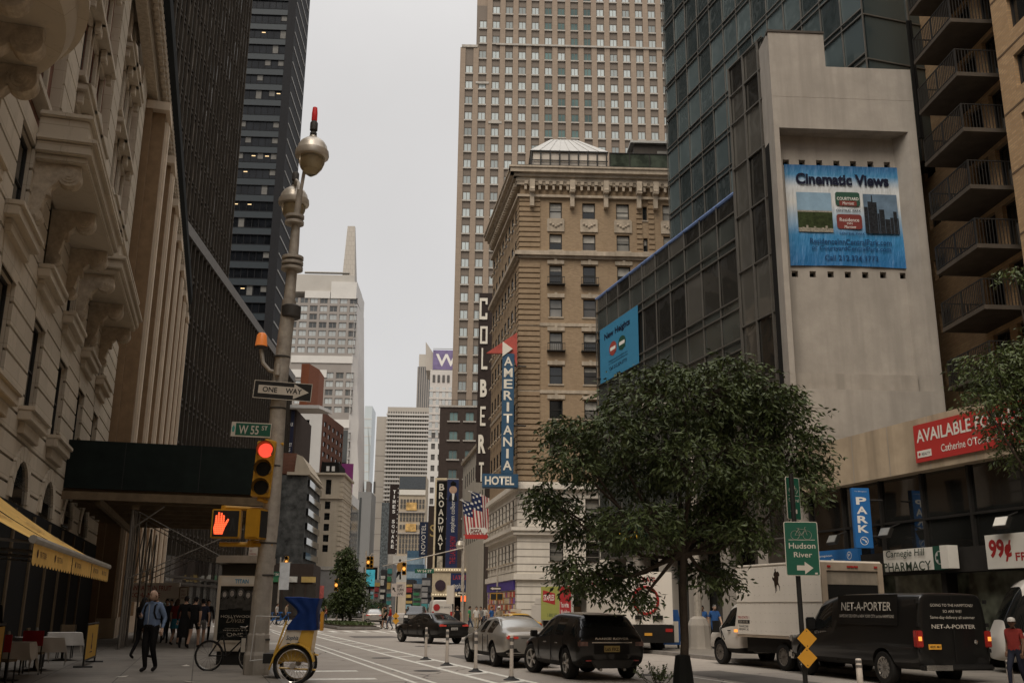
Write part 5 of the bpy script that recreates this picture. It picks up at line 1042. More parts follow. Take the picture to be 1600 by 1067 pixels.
# left side low buildings by the crossing
t, f, w, h = far('hoarding_wall', 'long grey mesh hoarding along the left pavement beyond the planter', 492, 538, 890, 150, R(6), 'hoarding'); solid(t, M('grey_mesh', (.20, .19, .18), .8, var=.2, scale=1), w, h, .4); MB().box(-.1, w, -.15, .5, h + .003, h + .5).build('top_sign', M('hoarding_trim', (.35, .32, .28), .7), t); MB().box(.2, 1.7, -.1, -.005, 2, 4.6).build('poster', M('poster_red_white', (.5, .12, .1), .5, var=.6, scale=1.5), t)
t, f, w, h = far('dark_shopfront_row', 'dark shopfront block behind the pedicab across the side street', 405, 492, 880, 130, R(6)); solid(t, m_dkbrown, w, h, 12); mb = MB()
for k in range(5): mb.cut(); mb.box(.5 + k * 1.45, 1.7 + k * 1.45, -.1, -.004, .5, 4.4)
each(mb, 'shop_window', m_gdark2, t); mb = MB()
for k in range(3): mb.cut(); mb.box(1 + 2.3 * k, 2.8 + 2.3 * k, -.3, -.005, 4.6, 5.3)
for k, o in enumerate(each(mb, 'shop_sign', m_white, t)): o.data.materials[0] = [sgn[4], sgn[1], sgn[3]][k]
# ================================================================ STREET FURNITURE
m_galv = M('weathered_galvanised_steel', (.42, .375, .32), .6, .2, var=.35, scale=4, bump=.15, streak=.35); m_galvd = M('dark_steel_band', (.07, .065, .06), .6, .3)
m_yel = M('signal_yellow', (.52, .27, .02), .5, var=.2, scale=4, streak=.15); m_lensd = M('dark_signal_lens', (.012, .012, .012), .25); m_sblack = M('sign_black', (.016, .015, .014), .5, var=.05); m_signw = M('aged_sign_white', (.55, .50, .43), .55, var=.08)
m_redl = M('lit_red_lens', (1, .09, .05), .4, emit=.85, var=.5, scale=45); m_hand = M('lit_hand_led', (1, .12, .04), .4, emit=1.25, var=0)
# ---- double headed lamp post
PB = gr(399, 1062); PB.z = .12
LP = thing('street_lamp', 'tall weathered steel street lamp with two domed heads carrying the traffic signals', 'street lamp', PB)
def pp(px, py, Y=None): v = at(px, py, Y or PB.y) - PB; return v
mb = MB(); ax = [pp(401, 1040), pp(408, 940), pp(424, 800), pp(437, 600), pp(452, 470)]; ax = [Vector((v.x, 0, v.z)) for v in ax]
mb.tube([Vector((0, 0, .75))] + ax[1:], [.225, .215, .2, .19, .175], 12); o = mb.build('pole', m_galv, LP, smooth=True)
mb = MB(); mb.tube([ax[4], Vector((pp(460, 380).x, 0, pp(460, 380).z)), Vector((pp(463, 345).x, 0, pp(463, 345).z))], [.14, .12, .1], 10); a = pp(470, 300); mb.tube([Vector((pp(463, 345).x, 0, pp(463, 345).z)), Vector((a.x, -.1, a.z))], [.085, .075], 10); mb.build('upper_pole', m_galv, LP, smooth=True)
MB().lathe([(.30, 0), (.30, .42), (.27, .5), (.25, .85), (.225, .9)], 8, (0, 0, 0)).build('base', m_galv, LP)
mb = MB()
def rings(py, dz, n, r, mat_m=0):
    for k in range(n): v = pp(457 + (410 - py) * .05, py); z = v.z + (k - (n - 1) / 2) * dz; mb.cut(); mb.lathe([(r - .05, z - .03), (r, z - .02), (r, z + .05), (r - .05, z + .06)], 16, (v.x, 0, 0), mat_m)
rings(413, .14, 3, .27); rings(345, .16, 2, .24); v = pp(455, 487); mb.cut(); mb.lathe([(.2, v.z - .18), (.24, v.z - .15), (.24, v.z + .12), (.2, v.z + .15)], 14, (v.x, 0, 0), 1)
for py in (560, 640, 730, 850, 900, 1000): v = pp(437 + (600 - py) * .075, py); mb.cut(); mb.lathe([(.19, v.z), (.215, v.z + .005), (.215, v.z + .04), (.19, v.z + .045)], 12, (v.x, 0, 0), 1)
each(mb, 'collar', [m_galv, m_galvd], LP, smooth=True)
m_dome = M('brushed_lamp_dome', (.58, .52, .44), .38, .5, var=.2, streak=.3); m_bowl = M('amber_lamp_bowl', (.86, .78, .62), .08, trans=.9, ior=1.3, var=.1); m_beacon = M('beacon_red', (.55, .03, .03), .3, var=.2, emit=.15)
top = Vector((a.x, -.1, a.z))
def head(px, py, Y, parent, beacon):
    c = at(px, py, Y) - PB; o = MB().lathe([(.05, .54), (.1, .53), (.11, .47), (.2, .44), (.3, .36), (.365, .25), (.395, .13), (.40, .12), (.42, .11), (.43, .0), (.42, -.05), (.38, -.07)], 24, c).build('lamp_dome', m_dome, parent, smooth=True)
    MB().lathe([(.34, -.075), (.33, -.2), (.27, -.36), (.16, -.5), (.04, -.58)], 20, c).build('glass_bowl', m_bowl, o, smooth=True); MB().lathe([(.22, -.08), (.22, -.3), (.17, -.38)], 14, c).build('reflector', M('lamp_reflector', (.5, .42, .28), .5), o, smooth=True)
    MB().lathe([(.05, .5), (.09, .55), (.09, .62), (.06, .66), (.1, .7), (.1, .9), (.07, .95)], 12, c).build('photocell', m_galvd, o, smooth=True)
    if beacon: MB().lathe([(.055, .95), (.075, .98), (.075, 1.18), (.06, 1.34), (.03, 1.36)], 12, c).build('red_beacon', m_beacon, o, smooth=True)
    MB().tube([top + Vector((0, 0, -.25)), top.lerp(c, .4) + Vector((0, 0, .38)), top.lerp(c, .8) + Vector((0, 0, .62)), c + Vector((0, 0, .5))], .045, 8).build('arm', m_galv, o, smooth=True)
head(487.5, 243, 23.4, LP, True); head(459, 318, 26.2, LP, False)
b = pp(437, 583); o = MB().tube([b, b + Vector((-.25, 0, .06)), b + Vector((-.42, 0, .25)), b + Vector((-.5, 0, .6))], .05, 8).build('side_arm', m_galv, LP, smooth=True); MB().lathe([(.15, 0), (.17, .05), (.12, .07)], 14, b + Vector((-.5, 0, .6))).build('lamp_base', m_galvd, o); MB().lathe([(.15, .075), (.145, .12), (.12, .34), (.08, .4), (.02, .42)], 14, b + Vector((-.5, 0, .6))).build('orange_lens', M('orange_lens', (.75, .22, .05), .35, var=.2, emit=.2), o, smooth=True)
MB().tube([b + Vector((.0, -.22, -.1)), b + Vector((.0, -.22, .18))], .06, 8).build('arm_clamp', m_galv, LP)
def hang(name, label, px0, px1, pyt, pyb, off, cat, rot=0.):
    Y = PB.y - off; A_ = at(px0, pyb, Y); B_ = at(px1, pyt, Y); s = thing(name, label, cat, A_, rot); return s, (B_.x - A_.x) / math.cos(rot), B_.z - A_.z
# ONE WAY sign, leaning a touch
s, w, h = hang('one_way_sign', 'black ONE WAY sign with a white arrow pointing right on the lamp post', 394, 486, 599, 626, .32, 'sign', R(4)); s.rotation_euler = (0, R(3.2), R(4)); s.location.z += .08
MB().box(0, w, 0, .015, 0, h).build('plate', m_sblack, s); mb = MB(); e = .015
for a_, b_, c_, d_ in ((0, w, 0, e), (0, w, h - e, h), (0, e, e, h - e), (w - e, w, e, h - e)): mb.box(a_, b_, -.003, -.0005, c_, d_)
mb.build('border', m_signw, s); poly_part(s, 'arrow', [[(.08 * w, .28 * h), (.69 * w, .28 * h), (.69 * w, .08 * h), (.95 * w, .5 * h), (.69 * w, .92 * h), (.69 * w, .74 * h), (.08 * w, .74 * h)]], m_signw); text(s, 'ONE', .155 * w, .37 * h, .25 * w, .29 * h, m_sblack, -.008, bold=.02); text(s, 'WAY', .55 * w, .37 * h, .28 * w, .29 * h, m_sblack, -.008, bold=.02)
s, w, h = hang('street_name_sign', 'green street name sign reading W 55 ST on the lamp post', 360, 423, 659, 681, .3, 'sign', R(5)); s.rotation_euler = (0, R(1.5), R(5))
MB().box(0, w, 0, .02, 0, h).build('plate', m_signw, s); m_sgreen = M('street_sign_green', (.012, .09, .055), .5, var=.06); MB().box(.11 * w, w - .015, -.003, -.0005, .03, h - .025).build('panel', m_sgreen, s); poly_part(s, 'city_mark', [[(.03 * w, .3 * h), (.08 * w, .3 * h), (.09 * w, .6 * h), (.06 * w, .8 * h), (.02 * w, .6 * h)]], M('city_teal', (.05, .3, .25), .5), -.004); text(s, 'W 55', .19 * w, .18 * h, .50 * w, .6 * h, m_signw, -.006, bold=.015); text(s, 'ST', .76 * w, .5 * h, .15 * w, .3 * h, m_signw, -.006, bold=.01)
# traffic signal: three lenses with visors
def traffic_signal(label, P, sc_=1., lit=0, group=None, rot=0., arrow=False):
    s = thing('traffic_signal', label, 'traffic light', P, rot, group); c = .34 * sc_; hgt = 3 * c
    MB().box(-.17 * sc_, .17 * sc_, 0, .2 * sc_, 0, hgt).build('housing', m_yel, s, bevel=.015 * sc_)
    for i in range(3):
        z = hgt - c * (i + .5); on = i == lit; col = (m_redl if i == 0 else M('lit_amber_lens', (1, .42, .08), .4, emit=1.2, var=.2)) if on else m_lensd
        MB().lathe([(0, -.01), (.13 * sc_, -.005), (.135 * sc_, .02)], 20, (0, -.01 * sc_, z), axis='y').build('lens', col, s)
        mb = MB(); r0 = .145 * sc_; mb.lathe([(r0, -.2 * sc_), (r0, 0), (r0 + .012, 0), (r0 + .012, -.2 * sc_)], 18, (0, -.002, z), axis='y', a0=R(-35), a1=R(215)); mb.build('visor', M('visor_yellow', (.30, .155, .02), .5), s)
    return s
v = at(408, 776, PB.y - .4); s = traffic_signal('yellow traffic signal showing red on the near lamp post', Vector((v.x - .03, PB.y - .4, v.z)), 1.27); s.rotation_euler = (0, R(3), R(8))
MB().tube([(-.05, .1, 1.33), (.35, .3, 1.3)], .045, 8).tube([(-.05, .1, -.04), (.28, .3, -.1)], .045, 8).build('mounting_pipe', m_yel, s)
# pedestrian signals
v = at(328, 840, PB.y - .45); s = thing('pedestrian_signal', 'yellow framed pedestrian signal with a lit orange hand', 'pedestrian signal', Vector((v.x, PB.y - .45, v.z)), R(6)); q = (at(376, 795, PB.y - .45) - v); w, h = q.x, q.z
MB().box(0, w, 0, .3, 0, h).build('housing', m_yel, s, bevel=.02); MB().box(.035, w - .035, -.008, .0, .035, h - .035).build('screen', m_sblack, s)
hx, hz, k = .3 * w, .46 * h, .0125 * 1.25
hand = [[(-9, -14), (6, -14), (9, -6), (8, 2), (-9, 2), (-11, -5)], [(-9, 2.2), (-5, 2.2), (-5.5, 14), (-8.5, 13)], [(-4.5, 2.2), (-.5, 2.2), (-1, 18), (-4, 18)], [(0, 2.2), (4, 2.2), (3.5, 17), (.5, 17.5)], [(4.5, 2.2), (8, 2.2), (8, 13), (5.2, 14)], [(8.5, -5.8), (14, 3), (16, 8), (13.5, 9), (10, 4), (8.3, 2)]]
poly_part(s, 'hand', [[(hx + a_ * k * .8, hz + b_ * k) for a_, b_ in p_] for p_ in hand], m_hand, -.012)
mb = MB()
for a_ in range(-11, 16, 3):
    for b_ in range(-13, 18, 3): mb.box(hx + a_ * k * .8 - .008, hx + a_ * k * .8 + .008, -.0135, -.0125, hz + b_ * k - .008, hz + b_ * k + .008)
o = mb.build('led_gaps', M('led_gap', (.10, .01, .004), .5), s); poly_part(s, 'unlit_walker', [[(.66 * w, .25 * h), (.70 * w, .25 * h), (.74 * w, .5 * h), (.8 * w, .25 * h), (.84 * w, .25 * h), (.78 * w, .7 * h), (.7 * w, .7 * h)]], M('unlit_led', (.03, .03, .03), .4), -.0135)
mb = MB(); mb.tube([(.35 * w, .15, h + .05), (1.85 * w, .35, h + .03)], .05, 8); mb.tube([(1.3 * w, .2, -.06), (1.9 * w, .35, -.06)], .05, 8); mb.tube([(.35 * w, .15, h - .02), (.35 * w, .15, h + .09)], .06, 8); mb.build('mounting_pipe', m_yel, s)
v = at(381, 842, PB.y - .4); s = thing('pedestrian_signal', 'yellow pedestrian signal box turned side on against the lamp post', 'pedestrian signal', Vector((v.x, PB.y - .4, v.z)), R(70)); q = at(405, 795, PB.y - .4) - v; h = q.z
MB().box(0, .34, -.38, 0, 0, h).build('housing', m_yel, s, bevel=.02); MB().box(.03, .31, -.39, -.381, .04, h - .04).build('screen', m_sblack, s); MB().box(-.002, -.015, -.33, -.05, .05, h - .05).build('door', m_yel, s)
v = at(360, 850, PB.y - .2); s = thing('signal_bracket', 'yellow pipe bracket under the two pedestrian signals', 'bracket', v); MB().tube([(-.25, 0, 0), (.95, .1, .0)], .055, 8).tube([(.45, .05, -.06), (.45, .05, .08)], .075, 8).build('pipe', m_yel, s)
# white cord tied round the post
mb = MB(); P_ = [at(x, y, PB.y - .45) - PB for x, y in ((437, 963), (400, 962), (397, 985), (391, 1030), (390, 1032), (433, 1027))]; mb.tube(P_, .014, 5); mb.build('white_cord', M('cord_white', (.5, .48, .45), .7), LP)
# ---- phone kiosk with a show poster
KY = 27.2; a = at(333, 1046, KY); b = at(404, 868, KY); s = thing('phone_kiosk', 'steel phone kiosk with a black show poster beside the lamp post', 'phone kiosk', Vector((a.x, KY, .12)), R(-4)); w = (at(402, 1000, KY).x - a.x); h = b.z - .12
m_steel = M('brushed_steel', (.60, .53, .44), .45, .3, var=.2, streak=.2); m_roofk = M('kiosk_roof', (.34, .30, .26), .5, .4)
MB().box(.02, w - .05, .1, .9, 0, .33).build('plinth', m_sblack, s); MB().box(-.07, w + .03, 0, 1.0, .34, h - .52).build('body', m_steel, s, bevel=.02); MB().box(0, w, .05, .95, h - .515, h - .22).build('neck', m_sblack, s)
MB().prism([(-.12, h - .2), (w + .04, h - .2), (w + .04, h - .02), (w - .1, h), (-.02, h), (-.12, h - .05)], 'y', -.12, 1.1).build('roof', m_roofk, s, bevel=.01); MB().box(.04, w - .02, -.02, .0, h - .75, h - .56).build('header', m_signw, s); text(s, 'TITAN', .37 * w, h - .72, .34 * w, .11, M('titan_blue', (.03, .2, .33), .5), -.026, bold=.02)
p0, p1, q0, q1 = .04, w - .06, .62, h - .79; MB().box(p0 - .05, p1 + .05, -.03, -.001, q0 - .05, q1 + .05).build('poster_frame', m_steel, s); MB().box(p0, p1, -.036, -.031, q0, q1).build('poster', M('poster_black', (.012, .013, .012), .25, var=.3), s); pw, ph = p1 - p0, q1 - q0
m_face = M('poster_face_grey', (.36, .325, .29), .5, var=.5, scale=14); m_hair = M('poster_hair', (.04, .037, .034), .5, var=.4, scale=10); m_dress = M('poster_dress', (.05, .046, .04), .5, var=.8, scale=9)
for i, (u, v_, r) in enumerate(((.12, .84, .05), (.32, .86, .055), (.55, .87, .058), (.76, .83, .055), (.91, .86, .045))):
    cx, cz = p0 + u * pw, q0 + v_ * ph; e = lambda rx, rz, dy, n=16: [(cx + rx * math.cos(6.283 * k / n), cz + dy + rz * math.sin(6.283 * k / n)) for k in range(n)]
    poly_part(s, 'portrait_hair', [e(r * 1.9, r * 2.4, -.01)], m_hair, -.0375 - .0004 * i); poly_part(s, 'portrait_dress', [[(cx - .12 * pw, cz - .28 * ph), (cx + .12 * pw, cz - .28 * ph), (cx + .11 * pw, cz - .1 * ph), (cx + .03 * pw, cz - .06 * ph), (cx - .03 * pw, cz - .06 * ph), (cx - .11 * pw, cz - .1 * ph)]], m_dress, -.0400 - .0004 * i); poly_part(s, 'portrait_face', [e(r * .95, r * 1.35, 0)], m_face, -.0425 - .0004 * i)
    poly_part(s, 'portrait_features', [[(cx - r * .6, cz + r * .2), (cx - r * .15, cz + r * .2), (cx - r * .15, cz + r * .4), (cx - r * .6, cz + r * .4)], [(cx + r * .15, cz + r * .2), (cx + r * .6, cz + r * .2), (cx + r * .6, cz + r * .4), (cx + r * .15, cz + r * .4)], [(cx - r * .35, cz - r * .75), (cx + r * .35, cz - r * .75), (cx + r * .25, cz - r * .55), (cx - r * .25, cz - r * .55)]], m_hair, -.0445 - .0004 * i)
m_ptx = M('poster_gold', (.42, .37, .30), .4, var=.1); text(s, 'HOLLYWOOD', p0 + .07 * pw, q0 + .415 * ph, .86 * pw, .045 * ph, m_ptx, -.047); text(s, 'Divas', p0 + .22 * pw, q0 + .32 * ph, .5 * pw, .1 * ph, M('poster_script', (.20, .165, .12), .4), -.047, shear=.35); text(s, 'FAB FASHION SERIES', p0 + .2 * pw, q0 + .21 * ph, .58 * pw, .014 * ph, m_ptx, -.047); text(s, 'WED JULY 8 9P', p0 + .15 * pw, q0 + .165 * ph, .68 * pw, .028 * ph, m_ptx, -.047, bold=.01); text(s, 'ONE', p0 + .26 * pw, q0 + .07 * ph, .44 * pw, .065 * ph, m_ptx, -.047)
# parking sign on a thin post behind the kiosk
v = at(383, 1030, 29.5); s = thing('parking_sign', 'small white parking rules sign on a thin post behind the kiosk', 'sign', Vector((v.x, 29.5, .12))); zt = at(383, 853, 29.5).z; zb = at(383, 876, 29.5).z; MB().tube([(0, .05, 0), (0, .05, zt)], .03).build('post', m_galv, s); MB().box(-.13, .13, 0, .012, zb - .12, zt - .12).build('plate', m_signw, s); text(s, 'NO\nPARKING', -.1, zb + .05, .2, .15, m_redink if False else M('sign_ink_red', (.3, .05, .05), .5), -.005)
# ---- scaffold shed over the pavement
m_ply = M('black_painted_plywood', (.010, .015, .013), .7, var=.35, scale=2); m_timber = M('weathered_timber', (.16, .115, .07), .85, var=.3, scale=3, streak=.3); m_pipe = M('scaffold_pipe', (.20, .18, .155), .5, .5, var=.3)
S0 = 38.0; t_l, t_r = -5.2, 1.45; SH = thing('sidewalk_shed', 'black plywood sidewalk shed on scaffold posts and crossed braces', 'scaffold', lz(S0, -5.4), LA)
wS = 6.85; dS = 16.0; zb, zt = 5.55, 7.25
MB().box(0, wS, 0, .05, zb, zt).box(wS - .05, wS, .06, dS, zb, zt).build('plywood_parapet', m_ply, SH); mb = MB()
for x in (1.9, 4.5): mb.box(x, x + .025, -.004, -.001, zb, zt)
mb.build('panel_joint', m_sblack, SH)
MB().box(.05, wS - .06, .06, dS, zb - .0, zb + .1).build('deck', m_timber, SH); mb = MB(); k = 0
for y in [.15 + 2.0 * i for i in range(8)]: mb.cut(); mb.box(.0, wS, y, y + .14, zb - .3, zb - .004)
each(mb, 'joist', m_timber, SH)
mb = MB()
for x in (1.1, wS - 1.0): mb.cut(); mb.box(x, x + .16, .05, dS, zb - .55, zb - .304)
each(mb, 'ledger', m_timber, SH); MB().box(-.1, wS, -.12, -.01, zb - .4, zb - .12).build('edge_beam', m_timber, SH)
mb = MB(); ys = [.3, 3.4, 7.5, 11.6, 15.7]
for y in ys:
    for x in (2.35, wS - .5): mb.cut(); mb.tube([(x, y, .13), (x, y, zb - .55)], .045, 8); mb.lathe([(.1, .125), (.1, .14)], 8, (x, y, 0)); mb.lathe([(.06, 2.5), (.06, 2.6)], 8, (x, y, 0))
for y in (1.2, 2.1): mb.cut(); mb.tube([(2.35, y, .13), (2.35, y, zb - .55)], .045, 8)
each(mb, 'post', m_pipe, SH, smooth=True); mb = MB(); x1 = wS - .5
for i in range(len(ys) - 1):
    a_, b_ = ys[i], ys[i + 1]
    for (z0_, z1_) in ((2.4, 5.0), (5.0, 2.4)): mb.cut(); mb.tube([(2.35, a_, z0_), (2.35, b_, z1_)], .022, 6)
    mb.cut(); mb.tube([(x1, a_, 2.4), (x1, b_, 5.0)], .022, 6)
for y in (.32, 3.42, 7.52): 
    mb.cut(); mb.tube([(2.4, y, 4.9), (x1, y, 2.9)], .022, 6); mb.cut(); mb.tube([(2.4, y + .08, 2.5), (x1, y + .08, 4.4)], .022, 6)
mb.cut(); mb.tube([(2.35, .3, 4.2), (3.4, .3, zb - .5)], .03, 6)
each(mb, 'brace', m_pipe, SH, smooth=True); MB().box(2.3, 2.55, .2, .4, zb - .66, zb - .5).build('post_head', m_timber, SH)
for i, (px, py) in enumerate(((203, 852), (206, 864))):
    v = at(px, py, 40.5); s = thing('work_lamp', 'small bright work lamp clipped under the shed, ' + ('upper' if i == 0 else 'lower') + ' of the two', 'lamp', v, 0, 'work lamps under the shed'); MB().lathe([(.03, -.16), (.075, -.02), (.085, 0)], 12, axis='y').build('shade', m_pipe, s); MB().lathe([(.0, -.012), (.07, -.006), (.075, 0)], 12, (0, -.002, 0), axis='y').build('bulb', M('white_lamp_light', (1, .97, .9), .4, emit=6, var=0), s)
# fruit shop board seen under the shed
v = at(231, 940, 52); s = thing('fruit_shop_sign', 'white shop board with red lettering under the shed', 'sign', v, R(2)); w = at(278, 940, 52).x - v.x; h = at(231, 910, 52).z - v.z; MB().box(-1.2, w, 0, .1, 0, h).build('board', m_signw, s); text(s, 'MANHATTAN FRUIT', -1.1, .6 * h, w + .7, .26 * h, M('fruit_red', (.28, .04, .04), .5), -.006, bold=.015); text(s, 'EXCHANGE', -1.1, .24 * h, w * .55 + .85, .24 * h, M('fruit_red', (.28, .04, .04), .5), -.006, bold=.015); text(s, 'OPEN DAILY', w * .6, .1 * h, w * .3, .12 * h, m_sblack, -.006)
v = at(278, 945, 51.5); s = thing('menu_board', 'small framed menu board to the right of the fruit shop sign', 'sign', v, R(2)); MB().box(0, .45, 0, .06, 0, .9).build('frame', m_timber, s); MB().box(.05, .4, -.01, -.001, .06, .84).build('sheet', m_signw, s); text(s, 'MENU\nLUNCH\nDINNER', .1, .3, .25, .45, m_maroon, -.014)
# ---- restaurant front: awnings, banners, tables
m_awn = M('yellow_awning_canvas', (.80, .50, .15), .8, var=.15, scale=2, streak=.2, trans=0); m_awn2 = M('awning_print', (.10, .05, .05), .7)
def awning(s0, s1, zt_, zb_, label):
    A_ = thing('awning', label, 'awning', lz(s0, -5.35), R(90) + LA, 'yellow awnings over the restaurant front'); L_ = s1 - s0; out = 2.85; N = 14; vs, fs = [], []
    for i in range(N + 1):
        for j in range(9): u = j / 8; vs.append((L_ * i / N, -out * u, zt_ + (zb_ + .32 - zt_) * u - .12 * math.sin(math.pi * u) + .02 * math.sin(i * 2.1) * math.sin(math.pi * u)))
    fs = [(i * 9 + j, (i + 1) * 9 + j, (i + 1) * 9 + j + 1, i * 9 + j + 1) for i in range(N) for j in range(8)]
    MB().raw(vs, fs).build('canvas', m_awn, A_, smooth=True)
    pts = [(0, zb_ + .02)]; n = int(L_ / .3)
    for k in range(n * 4 + 1): pts.append((L_ * k / (n * 4), zb_ + .02 - .05 * abs(math.sin(k * math.pi / 4))))
    MB().face([(x, -out - .01, z) for x, z in pts] + [(L_, -out - .01, zb_ + .3), (0, -out - .01, zb_ + .3)]).build('valance', m_awn, A_); MB().tube([(-.05, -out, zb_ + .33), (L_ + .05, -out, zb_ + .33)], .06, 8).build('front_bar', M('awning_bar', (.42, .39, .34), .4, .4), A_)
    for x in (.2, L_ - .2): MB().tube([(x, -.05, zb_ + .5), (x, -out + .05, zb_ + .3)], .025, 6).build('arm', m_pipe, A_)
    k = .6
    while k < L_ - 1: text(A_, 'TRATTORIA', k, zb_ + .1, .62, .09, m_awn2, -out - .016); MB().lathe([(.0, -.0), (.06, 0)], 10, (k - .2, -out - .016, zb_ + .15), axis='y').build('print_mark', m_awn2, A_); k += 1.7
    text(A_, 'Trattoria', L_ * .3, 0, L_ * .4, .45, M('awning_script', (.36, .22, .09), .7), 0).matrix_local = Matrix.Translation((L_ * .3, -out * .72, zt_ + (zb_ + .32 - zt_) * .72 - .06)) @ Matrix.Rotation(math.atan2(zt_ - zb_ - .32, out), 4, 'X') @ Matrix.Rotation(R(-90), 4, 'X')
awning(15.5, 19.6, 4.3, 2.15, 'yellow awning nearest the camera with a printed valance'); awning(19.7, 22.6, 4.35, 2.15, 'middle yellow awning with its fabric sagging between arms'); awning(22.7, 26.2, 4.25, 2.15, 'farthest yellow awning ending by the scaffold posts')
FR = thing('restaurant_front_shade', 'black restaurant front whose colour also holds the shade under awnings and shed', 'shop front', lz(8.2, -5.35), R(90) + LA); MB().box(0, 41.5, .0, .1, .12, 4.2).build('panel', m_black, FR); mb = MB()  # black panel runs on past the restaurant as painted shade under the shed
for k in range(13): mb.cut(); mb.box(.4 + 3 * k, .6 + 3 * k, -.06, -.002, .12, 4.1)
each(mb, 'pilaster', m_timber, FR)
v = lz(19.5, -5.2, 2.25); s = thing('wall_lantern', 'small glowing lantern on the wall under the yellow awning', 'lantern', v, LA); MB().box(-.1, .1, -.1, .1, -.2, -.16).box(-.1, .1, -.1, .1, .16, .2).box(-.1, -.08, -.1, .1, -.16, .16).box(.08, .1, -.1, .1, -.16, .16).build('frame', m_sblack, s); MB().lathe([(.02, -.14), (.06, -.06), (.06, .06), (.02, .14)], 10).build('bulb', M('warm_lantern_light', (1, .62, .3), .4, emit=4, var=0), s)
def barrier(s_, t_, w, h, label):
    P_ = lz(s_, t_, .12); B_ = thing('banner_barrier', label, 'barrier', P_, R(90) + LA, 'yellow cafe barriers'); MB().box(.04, w - .04, -.01, .01, .18, h - .04).build('banner', M('barrier_yellow', (.52, .30, .05), .6, var=.12), B_); mb = MB(); mb.tube([(0, 0, 0), (0, 0, h)], .022, 6); mb.tube([(w, 0, 0), (w, 0, h)], .022, 6); mb.tube([(0, 0, h), (w, 0, h)], .022, 6); mb.tube([(0, 0, .15), (w, 0, .15)], .022, 6); mb.tube([(0, -.22, .02), (0, .22, .02)], .025, 6); mb.tube([(w, -.22, .02), (w, .22, .02)], .025, 6); mb.build('frame', m_sblack, B_)
    c = w * .5; e = [[(c - .12, h * .4), (c + .05, h * .36), (c + .16, h * .42), (c + .12, h * .5), (c - .02, h * .47), (c + .1, h * .6), (c + .06, h * .75), (c - .08, h * .78), (c - .12, h * .68), (c - .02, h * .62), (c - .13, h * .5)], [(c - .3, h * .3), (c + .3, h * .3), (c + .28, h * .33), (c - .28, h * .33)]]
    poly_part(B_, 'emblem', e, m_awn2, -.014)
barrier(27.4, -2.95, 2.5, 1.02, 'yellow cafe barrier with a dark emblem beside the scaffold foot'); barrier(17.0, -3.4, 2.4, 1.15, 'yellow cafe barrier cut by the left edge of the picture')
m_cloth = M('white_tablecloth', (.52, .48, .43), .85, var=.1); m_napk = M('red_cloth', (.34, .025, .03), .8, var=.15)
def table(s_, t_, rot, label):
    P_ = lz(s_, t_, .12); T_ = thing('cafe_table', label, 'table', P_, LA + rot, 'cafe tables under the awnings'); MB().box(-.42, .42, -.42, .42, .70, .735).build('tabletop', m_timber, T_); MB().tube([(0, 0, .03), (0, 0, .70)], .035, 8).lathe([(.25, 0), (.25, .02), (.05, .05)], 14).build('pedestal', m_sblack, T_)
    C2 = thing('tablecloth', 'white cloth with pointed corners hanging from ' + label.split(' ', 1)[1], 'tablecloth', P_ + Vector((0, 0, .737)), LA + rot, 'white cloths on the cafe tables'); N = 18; vs = []
    for j in range(N + 1):
        for i in range(N + 1):
            x, y = -.78 + 1.56 * i / N, -.78 + 1.56 * j / N; ex, ey = max(0, abs(x) - .43), max(0, abs(y) - .43); dr = ex + ey * 1.0; k = .06 * math.sin(7 * x + 3 * y) * min(1, dr * 3)
            vs.append((math.copysign(min(abs(x), .43) + .1 * ex + abs(k) * (ex > 0), x), math.copysign(min(abs(y), .43) + .1 * ey + abs(k) * (ey > 0), y), .004 - dr * .95))
    MB().raw(vs, [(j * (N + 1) + i, j * (N + 1) + i + 1, (j + 1) * (N + 1) + i + 1, (j + 1) * (N + 1) + i) for j in range(N) for i in range(N)]).build('cloth', m_cloth, C2, smooth=True); return P_
table(23.0, -3.9, R(0), 'a cafe table nearest the left edge'); table(26.5, -3.9, R(30), 'a cafe table behind the red draped chair'); table(31.0, -3.9, R(10), 'a cafe table farthest along the restaurant front')
def chair(s_, t_, rot, label, drape=False):
    P_ = lz(s_, t_, .12); C2 = thing('cafe_chair', label, 'chair', P_, LA + rot, 'cafe chairs under the awnings'); MB().box(-.21, .21, -.21, .21, .42, .46).build('seat', m_timber, C2); MB().box(-.21, .21, .19, .22, .6, .92).build('backrest', m_napk if drape else m_timber, C2)
    for x in (-.19, .19):
        for y in (-.19, .2): MB().tube([(x, y, 0), (x, y, .42 if y < 0 else .9)], .016, 6).build('leg', m_sblack, C2)
chair(25.0, -3.75, R(180), 'dark cafe chair with a red draped back between the white tables', True); chair(27.6, -4.1, R(90), 'dark cafe chair beside the middle white table'); chair(21.8, -3.8, R(170), 'red backed cafe chair by the left edge barrier', True); chair(32.2, -4.0, R(0), 'dark cafe chair behind the farthest white table')
for s_, t_, lab in ((23.0, -3.9, 'nearest'), (26.5, -3.9, 'middle')): P_ = lz(s_, t_ - .05, .865); s = thing('wine_glass', f'wine glass standing on the {lab} white tablecloth', 'glass', P_); MB().lathe([(.03, 0), (.008, .01), (.006, .09), (.035, .12), (.04, .17), (.03, .21)], 12).build('goblet', glass('table_glass', (.2, .2, .18), .05), s, smooth=True)
